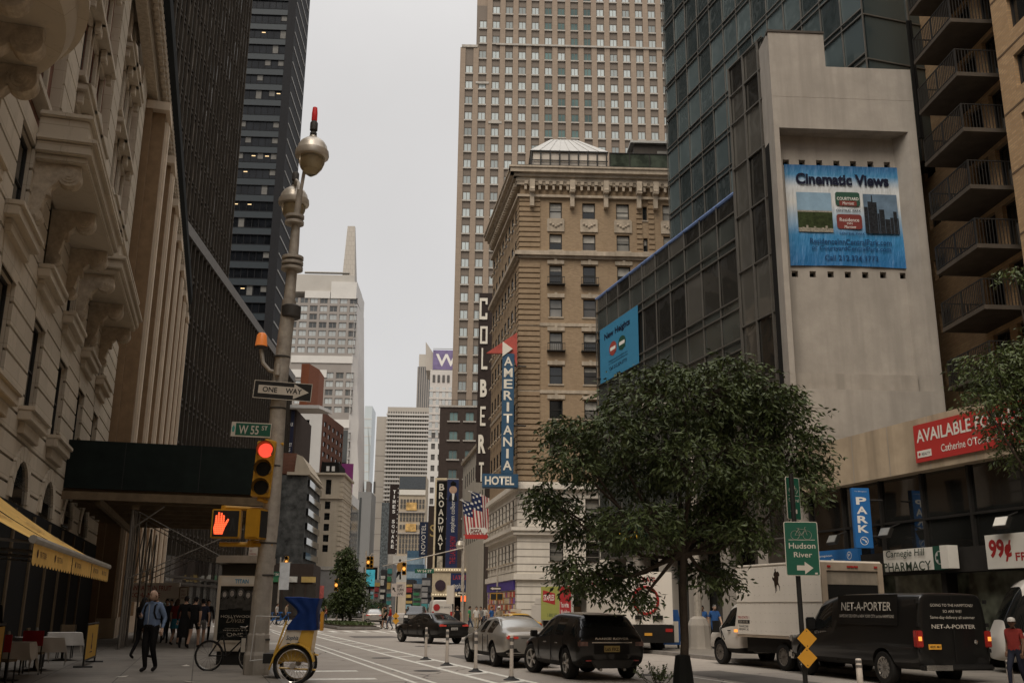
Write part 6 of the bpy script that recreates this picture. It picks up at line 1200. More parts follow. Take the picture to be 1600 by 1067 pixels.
# ---- flexible lane bollards
m_bol = M('bollard_white', (.60, .53, .46), .6, var=.1, streak=.2); m_bolr = M('bollard_reflector', (.16, .15, .14), .4)
bpx = [(665, 1030), (698, 1039), (743, 1049), (799, 1062)]; heights = [(665, 985), (698, 987), (743, 992), (799, 1000)]
proto = None
for i, ((x, y), (x2, y2)) in enumerate(zip(bpx, heights)):
    P_ = gr(x, y); lab = ['white lane bollard in front of the black sedan, far end of the row', 'white lane bollard second from the black sedan', 'white lane bollard in front of the silver sedan', 'white lane bollard nearest the black SUV'][i]
    if proto is None:
        proto = b_ = thing('lane_bollard', lab, 'bollard', P_, 0, 'bollards along the painted buffer'); h = 1.0
        MB().lathe([(.05, .04), (.045, .3), (.042, h - .02), (.03, h)], 12).build('post', m_bol, b_, smooth=True); MB().lathe([(.19, .003), (.18, .02), (.09, .05), (.06, .09)], 14).build('base', m_sblack, b_, smooth=True); mb = MB()
        for z in (.70, .86): mb.cut(); mb.lathe([(.0455, z), (.0475, z + .003), (.0475, z + .08), (.0455, z + .083)], 12)
        each(mb, 'reflector_band', m_bolr, b_)
    else: b_ = copy_tree(proto); b_['label'] = lab; b_.location = P_
for px, Y, zt, lab in ((1343.5, 22.8, 1028, 'grey banded bollard in front of the black van'), (1579, 22.8, 1028, 'grey banded bollard beside the man in red at the right edge')):
    v = at(px, 1060, Y); b_ = copy_tree(proto); b_['label'] = lab; b_.location = (v.x, Y, 0); b_['group'] = 'bollards by the van'; b_.scale = (1.5, 1.5, .62)
# ---- bike route signs on a black post
BS = at(1256, 1060, 20.5); s = thing('sign_post', 'slim black sign post in front of the white truck', 'post', Vector((BS.x, 20.5, 0))); zt = at(1251, 740, 20.5).z; MB().tube([(.03, 0, .0), (0, 0, zt)], .05, 8).build('post', m_sblack, s)
def bike(par, cx, cz, k, y):
    mb = MB()
    for dx in (-1.05, 1.05):
        q = [(cx + (dx + .75 * math.cos(t * .3927)) * k, y, cz + .75 * math.sin(t * .3927) * k) for t in range(17)]; mb.tube(q, .055 * k * 1.6, 4, sq=.2)
    for p_ in (((-1.05, 0), (-.45, 1.0)), ((-.45, 1.0), (.75, .95)), ((-.45, 1.0), (.05, 0)), ((.05, 0), (-1.05, 0)), ((.05, 0), (.75, .95)), ((.65, 1.3), (1.05, 0)), ((.65, 1.3), (.95, 1.4)), ((-.75, 1.2), (-.2, 1.2)), ((-.45, 1.0), (-.5, 1.2))): mb.tube([(cx + p_[0][0] * k, y, cz + p_[0][1] * k), (cx + p_[1][0] * k, y, cz + p_[1][1] * k)], .055 * k * 1.6, 4, sq=.2)
    mb.build('bicycle_symbol', m_signw, par)
def routesign(name, label, px0, px1, pyt, pyb, Y, rot, flip=False):
    a_ = at(px0, pyb, Y); b_ = at(px1, pyt, Y); s = thing(name, label, 'sign', a_, rot); w, h = (b_.x - a_.x) / math.cos(rot), b_.z - a_.z; MB().prism(rrect(w / 2, h / 2, w, h, .04), 'y', 0, .012).build('plate', m_signw, s); MB().prism(rrect(w / 2, h / 2, w - .03, h - .03, .03), 'y', -.003, -.0005).build('panel', m_sgreen, s); return s, w, h
s, w, h = routesign('bike_route_sign', 'green bike route sign reading Hudson River with a white right arrow', 1229, 1276, 815, 899, 20.4, R(-2)); bike(s, .5 * w, .75 * h, w * .17, -.006); MB().box(.12 * w, .9 * w, -.006, -.0035, .655 * h, .665 * h).build('rule', m_signw, s); text(s, 'Hudson', .12 * w, .50 * h, .78 * w, .105 * h, m_signw, -.005, bold=.01); text(s, 'River', .25 * w, .34 * h, .54 * w, .095 * h, m_signw, -.005, bold=.01); poly_part(s, 'arrow', [[(.32 * w, .1 * h), (.55 * w, .1 * h), (.55 * w, .03 * h), (.80 * w, .145 * h), (.55 * w, .26 * h), (.55 * w, .19 * h), (.32 * w, .19 * h)]], m_signw, -.005); poly_part(s, 'corner_mark', [[(.84 * w, .03 * h), (.92 * w, .03 * h), (.92 * w, .06 * h), (.84 * w, .06 * h)]], m_signw, -.005)
s, w, h = routesign('bike_route_sign', 'green bike sign turned aside with a left arrow above the Hudson River one', 1231, 1254, 744, 811, 20.7, R(38)); bike(s, .5 * w, .68 * h, w * .17, -.006); MB().box(.12 * w, .9 * w, -.006, -.0035, .56 * h, .57 * h).build('rule', m_signw, s); text(s, 'Central', .14 * w, .42 * h, .72 * w, .08 * h, m_signw, -.005); poly_part(s, 'arrow', [[(.72 * w, .15 * h), (.5 * w, .15 * h), (.5 * w, .06 * h), (.22 * w, .2 * h), (.5 * w, .34 * h), (.5 * w, .25 * h), (.72 * w, .25 * h)]], m_signw, -.005)
m_dia = M('hazard_yellow', (.62, .30, .03), .45, var=.06)
for i, (px, py) in enumerate(((1261, 997), (1261.5, 1027))):
    v = at(px, py, 20.35); s = thing('hazard_diamond', f'yellow hazard diamond on the black sign post, {"upper" if i == 0 else "lower"} of the pair', 'sign', v, R(-3), 'hazard diamonds on the post'); r = .19; MB().prism([(-r, 0), (-.012, -r), (.012, -r), (r, 0), (.012, r), (-.012, r)], 'y', 0, .012).build('plate', m_dia, s); mb = MB()
    for z in (-.14, .14): mb.cut(); mb.lathe([(0, -.004), (.012, 0)], 8, (0, -.001, z), axis='y')
    each(mb, 'bolt', m_sblack, s)
# ---- far signals, mast arm, signs
def mast(name, label, px, Y, pyt, arm_px, pya, cat='street lamp', rpole=.1):
    b_ = at(px, 1000, Y); s = thing(name, label, cat, Vector((b_.x, Y, .1))); zt = at(px, pyt, Y).z; MB().tube([(0, 0, 0), (0, 0, zt)], [rpole, rpole * .7], 8).build('pole', m_galv, s)
    if arm_px: e = at(arm_px, pya, Y); MB().tube([(0, 0, zt - 1), ((e.x - b_.x) * .5, 0, e.z + (zt - e.z) * .3 - .1), (e.x - b_.x, 0, e.z - .1)], [.06, .05, .035], 6).build('mast_arm', m_galv, s)
    return s
mast('mast_arm_pole', 'grey signal pole with a long arm beside the theatre marquee', 722, 84, 838, 598, 884)
s = thing('street_name_sign', 'green street name sign reading W 54 ST on the far mast arm', 'sign', at(648, 895, 83.8)); w = at(678, 895, 83.8).x - s.location.x; h = at(648, 888, 83.8).z - s.location.z; MB().box(0, w, 0, .03, 0, h).build('plate', m_sgreen, s); text(s, 'W 54 ST', .12 * w, .2 * h, .76 * w, .6 * h, m_signw, -.006, bold=.02)
for px, py, Y, lit, lab in ((631, 898, 83.8, 1, 'amber lit signal hanging over the poster board'), (447, 886, 95, 1, 'amber lit signal beyond the lamp post on the left'), (525, 923, 88, 1, 'amber lit signal on the planter island post'), (575, 887, 92, 1, 'signal showing amber above the street, left of a paired head'), (580, 887, 92.2, 9, 'dark backed signal paired beside the amber head')):
    v = at(px, py, Y); traffic_signal(lab, Vector((v.x, Y, v.z)), 1.0, lit, 'far traffic signals')
mast('signal_pole', 'grey signal pole standing on the planter island', 524, 88.3, 880, 0, 0); mast('signal_pole', 'slim signal pole with bracket arm left of the netted building', 430, 95.5, 872, 452, 872); mast('signal_pole', 'signal pole whose arm reaches over the end of the street', 566, 92.6, 862, 590, 866)
mast('street_lamp', 'distant globe headed lamp post before the theatre wall', 720, 88, 846, 0, 0); MB().lathe([(.05, .0), (.35, .15), (.4, .4), (.3, .7), (.08, .8)], 12, at(719.5, 846, 88) + Vector((0, 0, -.7))).build('globe', m_dome, None); tag(bpy.data.objects[-1] if 0 else [o for o in COL.objects if o.name.startswith('globe')][-1], 'grey domed lamp globe above the distant lamp post', 'lamp')
s = thing('bike_route_sign', 'small green bike sign high on the planter island post', 'sign', at(524, 889, 87.9)); MB().box(0, .62, 0, .02, 0, .85).build('plate', m_sgreen, s); bike(s, .31, .5, .1, -.008); poly_part(s, 'arrow', [[(.45, .15), (.3, .15), (.3, .1), (.15, .2), (.3, .3), (.3, .25), (.45, .25)]], m_signw, -.006)
v = at(611, 931, 80); s = thing('left_turn_sign', 'white LEFT TURN LANE sign with a slanted arrow on a dark post', 'sign', v); w = at(632, 931, 80).x - v.x; h = at(611, 911, 80).z - v.z; MB().box(0, w, 0, .02, 0, h).build('plate', M('turn_sign_white', (.48, .42, .38), .6), s); text(s, 'LEFT\nTURN\nLANE', .42 * w, .1 * h, .5 * w, .8 * h, m_sblack, -.006, bold=.02); poly_part(s, 'arrow', [[(.08 * w, .7 * h), (.28 * w, .66 * h), (.23 * w, .58 * h), (.34 * w, .36 * h), (.27 * w, .32 * h), (.17 * w, .52 * h), (.1 * w, .46 * h)]], m_sblack, -.006); MB().tube([(w * .45, .06, -v.z), (w * .45, .06, h * .9)], .06, 6).build('post', m_sblack, s)
for i, (px, py) in enumerate(((618.5, 962), (618.5, 969.5))): v = at(px, py, 79.8); s = thing('hazard_diamond', f'distant yellow hazard diamond under the turn lane sign, {"upper" if i == 0 else "lower"} one', 'sign', v, 0, 'hazard diamonds by the turn lane sign'); r = .27; MB().prism([(-r, 0), (0, -r), (r, 0), (0, r)], 'y', 0, .02).build('plate', m_dia, s); MB().lathe([(0, -.01), (.03, 0)], 6, (0, -.001, .15), axis='y').build('bolt', m_sblack, s)
def oneway(px0, px1, pyt, pyb, Y, lab):
    v = at(px0, pyb, Y); s = thing('one_way_sign', lab, 'sign', v); w = at(px1, pyb, Y).x - v.x; h = at(px0, pyt, Y).z - v.z; MB().box(0, w, 0, .02, 0, h).build('plate', m_sblack, s); poly_part(s, 'arrow', [[(.95 * w, .3 * h), (.3 * w, .3 * h), (.3 * w, .1 * h), (.05 * w, .5 * h), (.3 * w, .9 * h), (.3 * w, .7 * h), (.95 * w, .7 * h)]], m_signw); return s
oneway(714, 727, 923, 929, 87.8, 'small left pointing one way sign on the distant lamp post'); oneway(765, 783, 916, 922, 76, 'left pointing one way sign at the white hotel corner')
mast('signal_pole', 'thin signal pole at the white hotel corner', 776, 76.4, 860, 0, 0, rpole=.08)
for px, py, Y, lab in ((724, 935, 87.5, 'yellow walk signal on the distant lamp post'), (771, 932, 75.9, 'yellow walk signal at the hotel corner, left of the pair'), (781, 932, 75.9, 'yellow walk signal at the hotel corner, right of the pair')): v = at(px, py, Y); s = thing('pedestrian_signal', lab, 'pedestrian signal', v, 0, 'far walk signals'); MB().box(-.24, .24, 0, .25, -.24, .26).build('housing', m_yel, s, bevel=.02); MB().box(-.2, .2, -.01, -.001, -.2, .22).build('screen', m_sblack if px > 730 else m_hand, s)
v = at(703, 943, 86); s = thing('white_pole_banner', 'slim white banner hung on a post before the marquee', 'banner', v); MB().box(-.3, .3, 0, .03, 0, 1.5).build('cloth', m_signw, s); MB().tube([(.34, .02, -v.z), (.34, .02, 1.6)], .04, 6).build('post', m_galv, s)
v = at(444, 905, 94); s = thing('white_pole_banner', 'pale lamp post banner beyond the near lamp on the left', 'banner', v); MB().box(-.45, .45, 0, .03, -.9, 1.5).build('cloth', M('pale_blue_banner', (.5, .52, .54), .6, var=.2), s); MB().box(-.55, .55, .0, .04, 1.5, 1.56).build('rod', m_galv, s)
v = at(437, 897, 94.2); s = thing('street_name_sign', 'green street name plate half hidden by the near lamp post', 'sign', v); MB().box(-1.0, .5, 0, .03, -.25, .25).build('plate', m_sgreen, s); text(s, 'W 54 ST', -.8, -.13, 1.1, .26, m_signw, -.006, bold=.02)
# ---- right pavement: lamp base, newspaper box
Pl = gr(1093, 1018); s = thing('street_lamp', 'grey street lamp with a flared concrete foot behind the near tree', 'street lamp', Vector((Pl.x, Pl.y, .12))); MB().lathe([(.52, 0), (.5, .1), (.44, .9), (.34, 1.15), (.2, 1.25)], 10).build('foot', m_concd, s); MB().tube([(0, 0, 1.2), (0, 0, 9.5)], [.16, .09], 10).build('pole', m_galv, s); MB().tube([(0, 0, 9.3), (-.8, -.2, 9.9), (-1.8, -.5, 9.9)], .05, 8).build('arm', m_galv, s); MB().lathe([(.1, .3), (.35, .1), (.36, 0), (.1, -.2)], 12, (-1.8, -.5, 9.7)).build('lamp_head', m_dome, s)
v = at(1047, 1017, 41.5); s = thing('newspaper_box', 'blue newspaper box standing behind the near tree trunk', 'newspaper box', Vector((v.x, 41.5, .12)), R(-8)); MB().box(-.3, .42, 0, .6, .15, 1.15).prism([(-.3, 1.152), (.42, 1.152), (.36, 1.5), (-.24, 1.5)], 'y', .02, .5).build('cabinet', M('box_blue', (.015, .07, .22), .5, var=.1), s); MB().box(.12, .36, -.012, -.002, .25, 1.05).build('notice', m_signw, s)
for x in (-.24, .34): MB().box(x - .04, x + .04, .1, .5, 0, .149).build('foot', m_sblack, s)
# ================================================================ VEHICLES
m_tyre = M('tyre_rubber', (.022, .021, .02), .85, var=.2); m_rim = M('alloy_rim', (.62, .59, .55), .3, .6); m_vtrim = M('black_plastic_trim', (.02, .019, .018), .6, var=.2); m_vglass = glass('car_glass', (.012, .013, .013), .03, 1.6); m_vglass2 = glass('sky_painted_rear_glass', (.5, .5, .48), .1, 1.7, metal=.5)  # second glass: pale sky reflection put into the colour
m_chrome = M('chrome_trim', (.55, .53, .5), .2, .9, var=.05); m_tail = M('tail_lamp_red', (.38, .03, .025), .2, var=.2, coat=.5); m_taillit = M('tail_lamp_lit', (.50, .05, .035), .3, emit=.22, var=.5, scale=20); m_amber = M('amber_lamp_lit', (1, .35, .06), .3, emit=.9, var=.3); m_plate = M('plate_yellow', (.50, .37, .14), .5, var=.15); m_platew = M('plate_white', (.5, .48, .45), .5)
def paint(name, c, rough=.3, coat=.4, metal=0.): return M(name, c, rough, metal, var=.06, scale=.6, coat=coat)
m_blackcar = paint('black_car_paint', (.010, .0095, .009)); m_silver = paint('silver_car_paint', (.40, .37, .33), .3, .6, .5); m_whitecar = paint('white_vehicle_paint', (.58, .54, .49), .4, .3)
def wheel(par, x, y, r, w, side, spokes=5, rimmat=None, steer=0., dark=False):
    o = addob('wheel', MB().lathe([(r * .64, -w / 2), (r * .9, -w / 2), (r * .97, -w * .4), (r, -w * .25), (r, w * .25), (r * .97, w * .4), (r * .9, w / 2), (r * .64, w / 2), (r * .6, 0), (r * .64, -w / 2)], 28, axis='y', caps=False).mesh('tyre', m_tyre, True), par, (x, y, r), (0, 0, steer)); mb = MB(); e = side * w * .42; R_ = r * .66
    mb.lathe([(R_ * .9, e - side * .1), (R_ * .9, e), (R_, e + side * .01), (R_, e - side * .1)], 24, axis='y', caps=False); mb.lathe([(0, e - side * .06), (R_ * .22, e - side * .015), (R_ * .22, e - side * .07)], 12, axis='y')
    for k in range(spokes * 2 if spokes > 5 else spokes):
        n = spokes * 2 if spokes > 5 else spokes; t = 6.2832 * k / n; a = .16; c, s_ = math.cos, math.sin
        P_ = [(R_ * .15 * c(t - .8), R_ * .15 * s_(t - .8)), (R_ * .95 * c(t - a), R_ * .95 * s_(t - a)), (R_ * .95 * c(t + a), R_ * .95 * s_(t + a)), (R_ * .15 * c(t + .8), R_ * .15 * s_(t + .8))]; mb.prism(P_, 'y', e - side * .05, e - side * .012)
    mb.build('rim', rimmat or m_rim, o, smooth=False); MB().lathe([(0, e - side * .075), (R_ * .9, e - side * .07)], 20, axis='y').build('brake_disc', m_vtrim, o); return o
def car_shell(par, st, mats, tagf, wheels, sub=2, rear_cap=0, front_cap=0):
    """st: (x, zb, w, zs, zr, wr) from rear to front; tagf(i, seg) -> material slot; wheels: (x, y, r)"""
    NR = 14; vs = []
    for (x, zb, w, zs, zr, wr) in st:
        half = [(0, zb), (w * .86, zb), (w * .97, zb + .14), (w, zb + (zs - zb) * .55), (w * .965, zs), (wr, zr - .045), (wr * .78, zr), (0, zr + .012)]
        vs += [(x, y, z) for y, z in half] + [(x, -y, z) for y, z in half[6:0:-1]]
    fs, ms = [], []
    for i in range(len(st) - 1):
        for k in range(NR):
            k2 = (k + 1) % NR; fs.append((i * NR + k, (i + 1) * NR + k, (i + 1) * NR + k2, i * NR + k2)); seg = k if k < 7 else 13 - k; ms.append(tagf(i, seg))
    # caps as strips
    def cap(i, flip, mt):
        b = i * NR
        for k in range(7):
            a, c = b + k, b + k + 1; d, e = b + (NR - k) % NR, b + (NR - k - 1) % NR
            f = [a, c, e, d]; f = [q for j, q in enumerate(f) if q not in f[:j]]
            fs.append(tuple(f[::-1] if flip else f)); ms.append(mt)
    cap(0, False, rear_cap); cap(len(st) - 1, True, front_cap)
    me = bpy.data.meshes.new('body'); me.from_pydata(vs, [], fs)
    for m in mats: me.materials.append(m)
    me.polygons.foreach_set('material_index', ms); o = addob('body', me); bm = bmesh.new(); bm.from_mesh(me); bmesh.ops.recalc_face_normals(bm, faces=bm.faces); bm.to_mesh(me); bm.free()
    sd = o.modifiers.new('s', 'SUBSURF'); sd.levels = sd.render_levels = sub
    cut = MB()
    for x, y, r in wheels: cut.lathe([(r + .055, -.28), (r + .055, .28)], 26, (x, y * 1.0, r), axis='y', m=2)
    cm = cut.mesh('cut', list(mats)); co = addob('cut', cm); b = o.modifiers.new('b', 'BOOLEAN'); b.operation = 'DIFFERENCE'; b.solver = 'EXACT'; b.object = co
    bake(o); bpy.data.objects.remove(co); bpy.data.meshes.remove(cm); src = o.data; names = ['body', 'window_glass', 'trim', 'tail_lamp', 'rear_glass', 'roof_glass']
    vsr = [v.co.copy() for v in src.vertices]; root = None
    for mi, m in enumerate(mats):
        F_ = [tuple(p.vertices) for p in src.polygons if p.material_index == mi]
        if not F_: continue
        used = sorted({q for f in F_ for q in f}); ix = {q: j for j, q in enumerate(used)}; me2 = bpy.data.meshes.new(names[mi]); me2.from_pydata([vsr[q] for q in used], [], [tuple(ix[q] for q in f) for f in F_]); me2.materials.append(m); me2.polygons.foreach_set('use_smooth', [True] * len(me2.polygons)); me2.set_sharp_from_angle(angle=R(38)); q_ = addob(names[mi], me2, par)
        if mi == 0: root = q_
    bpy.data.objects.remove(o); bpy.data.meshes.remove(src); return root
def vehicle(name, label, cat, P_, head, group=None): return thing(name, label, cat, P_, R(90) + R(head), group)     # local x forward; head: degrees left of straight ahead
# ---------------------------------------------------------------- black SUV
def mirror(par, x, y, z, m): 
    s_ = 1 if y > 0 else -1; MB().prism([(x - .06, z), (x + .07, z + .02), (x + .05, z + .17), (x - .06, z + .16)], 'y', y, y + s_ * .17).tube([(x, y - s_ * .08, z + .03), (x, y + s_ * .05, z + .04)], .03, 6).build('wing_mirror', m, par, bevel=.015)
Pv = (gr(892, 1059) + gr(979, 1060)) / 2; V = vehicle('black_suv', 'glossy black SUV with tinted rear glass waiting behind the silver sedan', 'car', Vector((Pv.x, Pv.y, 0)), 18.5); k = .93
def S(x, zb, w, zs, zr, wr): return (x * k, zb * k, w * k, zs * k, zr * k, wr * k)
st = [S(-.86, .5, .80, .92, .98, .72), S(-.83, .36, .90, 1.0, 1.08, .78), S(-.74, .33, .94, 1.05, 1.18, .76), S(-.68, .30, .95, 1.06, 1.26, .76), S(-.44, .28, .96, 1.06, 1.57, .70), S(-.32, .28, .96, 1.06, 1.60, .70), S(.2, .26, .96, 1.05, 1.62, .70), S(.95, .26, .96, 1.02, 1.64, .70), S(1.03, .26, .96, 1.01, 1.64, .70), S(1.7, .26, .96, 1.0, 1.60, .69), S(2.4, .26, .95, .98, 1.12, .72), S(2.55, .27, .95, .97, 1.06, .76), S(3.1, .3, .92, .92, .98, .74), S(3.4, .36, .82, .82, .86, .6), S(3.48, .42, .7, .72, .74, .5)]
def tg(i, s):
    if s == 4 and i in (4, 6, 8): return 1
    if s == 4 and i == 3: return 1
    if i == 3 and s in (5, 6): return 4
    if i == 9 and s in (4, 5, 6): return 1
    if s in (0, 1) : return 2
    return 0
body = car_shell(V, st, [m_blackcar, m_vglass, m_vtrim, m_tail, m_vglass], tg, [(0, .83 * k, .37), (0, -.83 * k, .37), (2.66 * k, .83 * k, .37), (2.66 * k, -.83 * k, .37)])
for x in (0, 2.66 * k):
    for y in (.80 * k, -.80 * k): wheel(V, x, y, .365, .24, 1 if y > 0 else -1, 5, None, R(12) if x > 1 else 0)
MB().box(-.82 * k, -.62 * k, -.9 * k * .92, .9 * k * .92, .36 * k, .56 * k).build('bumper_skirt', m_vtrim, V, bevel=.04); MB().prism([(-.45 * k, .30 * k), (.45 * k, .30 * k), (.6 * k, .5 * k), (-.6 * k, .5 * k)], 'x', -.93 * k, -.80 * k).build('skid_plate', M('bumper_grey', (.06, .057, .052), .6), V, bevel=.02)
vx = -.895 * k
def rtext(par, body_, yc, w, z, h, m, x=None, bold=.0): 
    o = text(par, body_, 0, 0, w, h, m, 0, bold=bold); o.rotation_euler = (0, 0, R(-90)); o.location = (x if x is not None else vx, yc + w / 2, z); return o
MB().box(-.885 * k, -.86 * k, -.55 * k, .55 * k, .905 * k, .93 * k).build('tailgate_strip', m_chrome, V); rtext(V, 'RANGE ROVER', 0, .92 * k, .985 * k, .05, m_chrome, -.885 * k, .03); MB().box(-.875 * k, -.87 * k, -.2, .2, .69 * k, .84 * k).build('number_plate', m_plate, V); rtext(V, 'L65 FXZ', 0, .34, .72 * k, .07, m_sblack, -.882 * k, .02); MB().box(-.86 * k, -.84 * k, -.45, .45, .64 * k, .88 * k).build('tailgate_recess', m_vtrim, V)
for y in (1, -1): MB().box(-.86 * k, -.66 * k, y * .62 * k, y * .9 * k, .80 * k, .97 * k).build('tail_lamp', glass('clear_tail_lamp', (.20, .10, .08), .1, 1.6, vscale=6), V, bevel=.03); MB().box(-.9 * k, -.85 * k, y * .5 * k, y * .72 * k, .47 * k, .5 * k).build('reflector', m_tail, V)
mirror(V, 2.1 * k, .93 * k, .98 * k, m_blackcar); mirror(V, 2.1 * k, -.93 * k, .98 * k, m_blackcar); mb = MB()
for x in (.45, 1.3): mb.cut(); mb.box(x * k, x * k + .2, .945 * k, .975 * k, .86 * k, .89 * k)
each(mb, 'door_handle', m_chrome, V, bevel=.008); mb = MB()
for x in (.12, 1.0, 1.95): mb.cut(); mb.box(x * k, x * k + .012, .945 * k, .9605 * k, .4 * k, 1.02 * k)
each(mb, 'door_seam', m_sblack, V); MB().prism([(-.62 * k, 1.56 * k), (-.25 * k, 1.575 * k), (-.25 * k, 1.605 * k), (-.62 * k, 1.59 * k)], 'y', -.55 * k, .55 * k).build('roof_spoiler', m_blackcar, V, bevel=.012)
for y in (.3, -.3): MB().tube([(-.75 * k, y, .27), (-.9 * k, y, .25)], .04, 8).build('exhaust', m_chrome, V)
# ---------------------------------------------------------------- sedans
def sedan(name, label, P_, head, k, pm, lit=False, glassr=None, seams=True, plate='white'):
    V = vehicle(name, label, 'car', P_, head)
    def S(x, zb, w, zs, zr, wr): return (x * k, zb * k, w * k, zs * k, zr * k, wr * k)
    st = [S(-1.12, .45, .76, .80, .90, .62), S(-1.08, .34, .86, .88, .98, .72), S(-.98, .3, .91, .92, 1.04, .76), S(-.55, .27, .93, .95, 1.09, .74), S(-.42, .26, .94, .96, 1.11, .72), S(.25, .25, .94, .96, 1.40, .58), S(.35, .25, .94, .96, 1.42, .58), S(.78, .25, .94, .95, 1.45, .6), S(.86, .25, .94, .95, 1.455, .6), S(1.55, .25, .94, .94, 1.43, .6), S(1.75, .25, .94, .93, 1.39, .6), S(2.45, .25, .93, .90, 1.02, .68), S(2.6, .26, .93, .89, .97, .72), S(3.2, .28, .90, .84, .90, .72), S(3.62, .34, .82, .74, .78, .6), S(3.72, .4, .7, .62, .64, .5)]
    def tg(i, s):
        if s == 4 and i in (5, 6, 8): return 1
        if i == 4 and s in (5, 6): return 4
        if i == 10 and s in (5, 6): return 1
        if s in (0, 1): return 2
        return 0
    ws_ = [(0, .8 * k, .335 * k / .93), (0, -.8 * k, .335 * k / .93), (2.85 * k, .8 * k, .335 * k / .93), (2.85 * k, -.8 * k, .335 * k / .93)]
    car_shell(V, st, [pm, m_vglass, m_vtrim, m_taillit if lit else m_tail, glassr or m_vglass], tg, ws_)
    for x in (0, 2.85 * k):
        for y in (.78 * k, -.78 * k): wheel(V, x, y, .33 * k / .93, .22, 1 if y > 0 else -1, 5)
    for y in (1, -1): MB().box(-1.125 * k, -1.0 * k, y * .42 * k, y * .80 * k, .80 * k, .93 * k).build('tail_lamp', m_taillit if lit else m_tail, V, bevel=.03)
    MB().box(-1.135 * k, -1.12 * k, -.17, .17, .66 * k, .78 * k).build('number_plate', m_platew, V); rtext(V, 'FLX 482', 0, .28, .68 * k, .06, m_sblack, -1.142 * k, .02); MB().box(-1.13 * k, -1.1 * k, -.36 * k, .36 * k, .85 * k, .87 * k).build('boot_strip', m_chrome, V); MB().box(-1.13 * k, -.98 * k, -.8 * k, .8 * k, .36 * k, .5 * k).build('rear_bumper', pm, V, bevel=.05); mirror(V, 2.05 * k, .90 * k, .92 * k, pm); mirror(V, 2.05 * k, -.90 * k, .92 * k, pm); mb = MB()
    for x in (.62, 1.55): mb.cut(); mb.box(x * k, x * k + .2, .935 * k, .955 * k, .82 * k, .85 * k)
    each(mb, 'door_handle', m_chrome, V, bevel=.006); mb = MB()
    for x in (.42, .95, 2.0): mb.cut(); mb.box(x * k, x * k + .012, .925 * k, .9415 * k, .35 * k, .92 * k)
    each(mb, 'door_seam', m_sblack, V); MB().tube([(-.35 * k, .70 * k, 1.0 * k), (.3 * k, .61 * k, 1.385 * k), (.85 * k, .62 * k, 1.43 * k), (1.7 * k, .63 * k, 1.38 * k), (2.35 * k, .70 * k, 1.0 * k)], .012, 5).build('window_trim', m_chrome, V); return V
P1 = (gr(669, 1004) + gr(715, 1006)) / 2; sedan('black_sedan', 'black sedan with chrome window trim turning left across the avenue', Vector((P1.x, P1.y, 0)), 33, .95, m_blackcar, True)
P1 = gr(775, 1041); c18, s18 = math.cos(R(18)), math.sin(R(18)); sedan('silver_sedan', 'silver sedan with a lit red tail lamp just ahead of the black SUV', Vector((P1.x + .74 * c18, P1.y + .74 * s18, 0)), 18, .95, m_silver, True, m_vglass2)
P1 = gr(584, 975); sedan('pale_sedan', 'small pale silver sedan in the distance beside the planter island', Vector((P1.x, P1.y, 0)), 9, 1.0, m_silver, True, m_vglass2)
P1 = gr(558, 968); sedan('grey_car', 'far grey car half hidden behind the planter island tree', Vector((P1.x, P1.y, 0)), 9, 1.0, paint('grey_car_paint', (.16, .155, .15), .3, .6, .3), False)
# ---------------------------------------------------------------- white box truck
m_box = M('truck_box_white', (.80, .74, .66), .5, var=.05, scale=.6, streak=.08); m_under = M('truck_underside', (.02, .018, .016), .7)
P1 = (gr(1133, 1039) + gr(1233, 1047)) / 2
TR = vehicle('white_box_truck', 'white box truck with a rider emblem and raised rear door on the right lane', 'truck', Vector((gr(1235, 1048).x + .75, gr(1235, 1048).y + .2, 0)), 19)
def xf(px, py): return None
bl, bw2, zb_, zt_ = -1.88, .98, .92, 2.92; bfx = 2.35
MB().box(bl, bfx, -bw2, bw2, zb_, zt_ - .07).build('cargo_box', m_box, TR, bevel=.02); MB().box(bl - .01, bfx + .02, -bw2 - .01, bw2 + .01, zt_ - .068, zt_).build('roof_rail', m_box, TR, bevel=.02); MB().box(bl + .01, bfx, bw2 + .001, bw2 + .012, zb_ + .92, zb_ + .935).build('panel_seam', m_galv, TR); mb = MB()
for j in range(8):
    for i in range(16): mb.box(bl + .2 + .25 * i, bl + .212 + .25 * i, bw2 + .001, bw2 + .008, zb_ + .12 + .25 * j, zb_ + .132 + .25 * j)
mb.build('rivets', m_galv, TR)['kind'] = 'stuff'
m_frame = M('truck_frame_tan', (.36, .29, .22), .6, var=.2, streak=.2)
mb = MB(); mb.box(bl - .06, bl - .002, bw2 - .16, bw2, zb_, zt_ - .05); mb.box(bl - .06, bl - .002, -bw2, -bw2 + .16, zb_, zt_ - .05); mb.box(bl - .06, bl - .003, -bw2 + .16, bw2 - .16, zt_ - .26, zt_ - .05); mb.build('rear_frame', m_frame, TR); MB().box(bl - .02, bl - .001, -bw2 + .16, bw2 - .16, zt_ - .62, zt_ - .262).build('rolled_door', M('rolled_door_steel', (.28, .24, .19), .5, var=.3, streak=.4), TR); MB().box(bl - .012, bl - .0015, -bw2 + .16, bw2 - .16, zb_ + .02, zt_ - .621).build('dark_opening', m_black, TR); mb = MB()
for y in (.75, -.75, .12, 0, -.12): mb.cut(); mb.box(bl - .085, bl - .062, y - .05, y + .05, zt_ - .18, zt_ - .13)
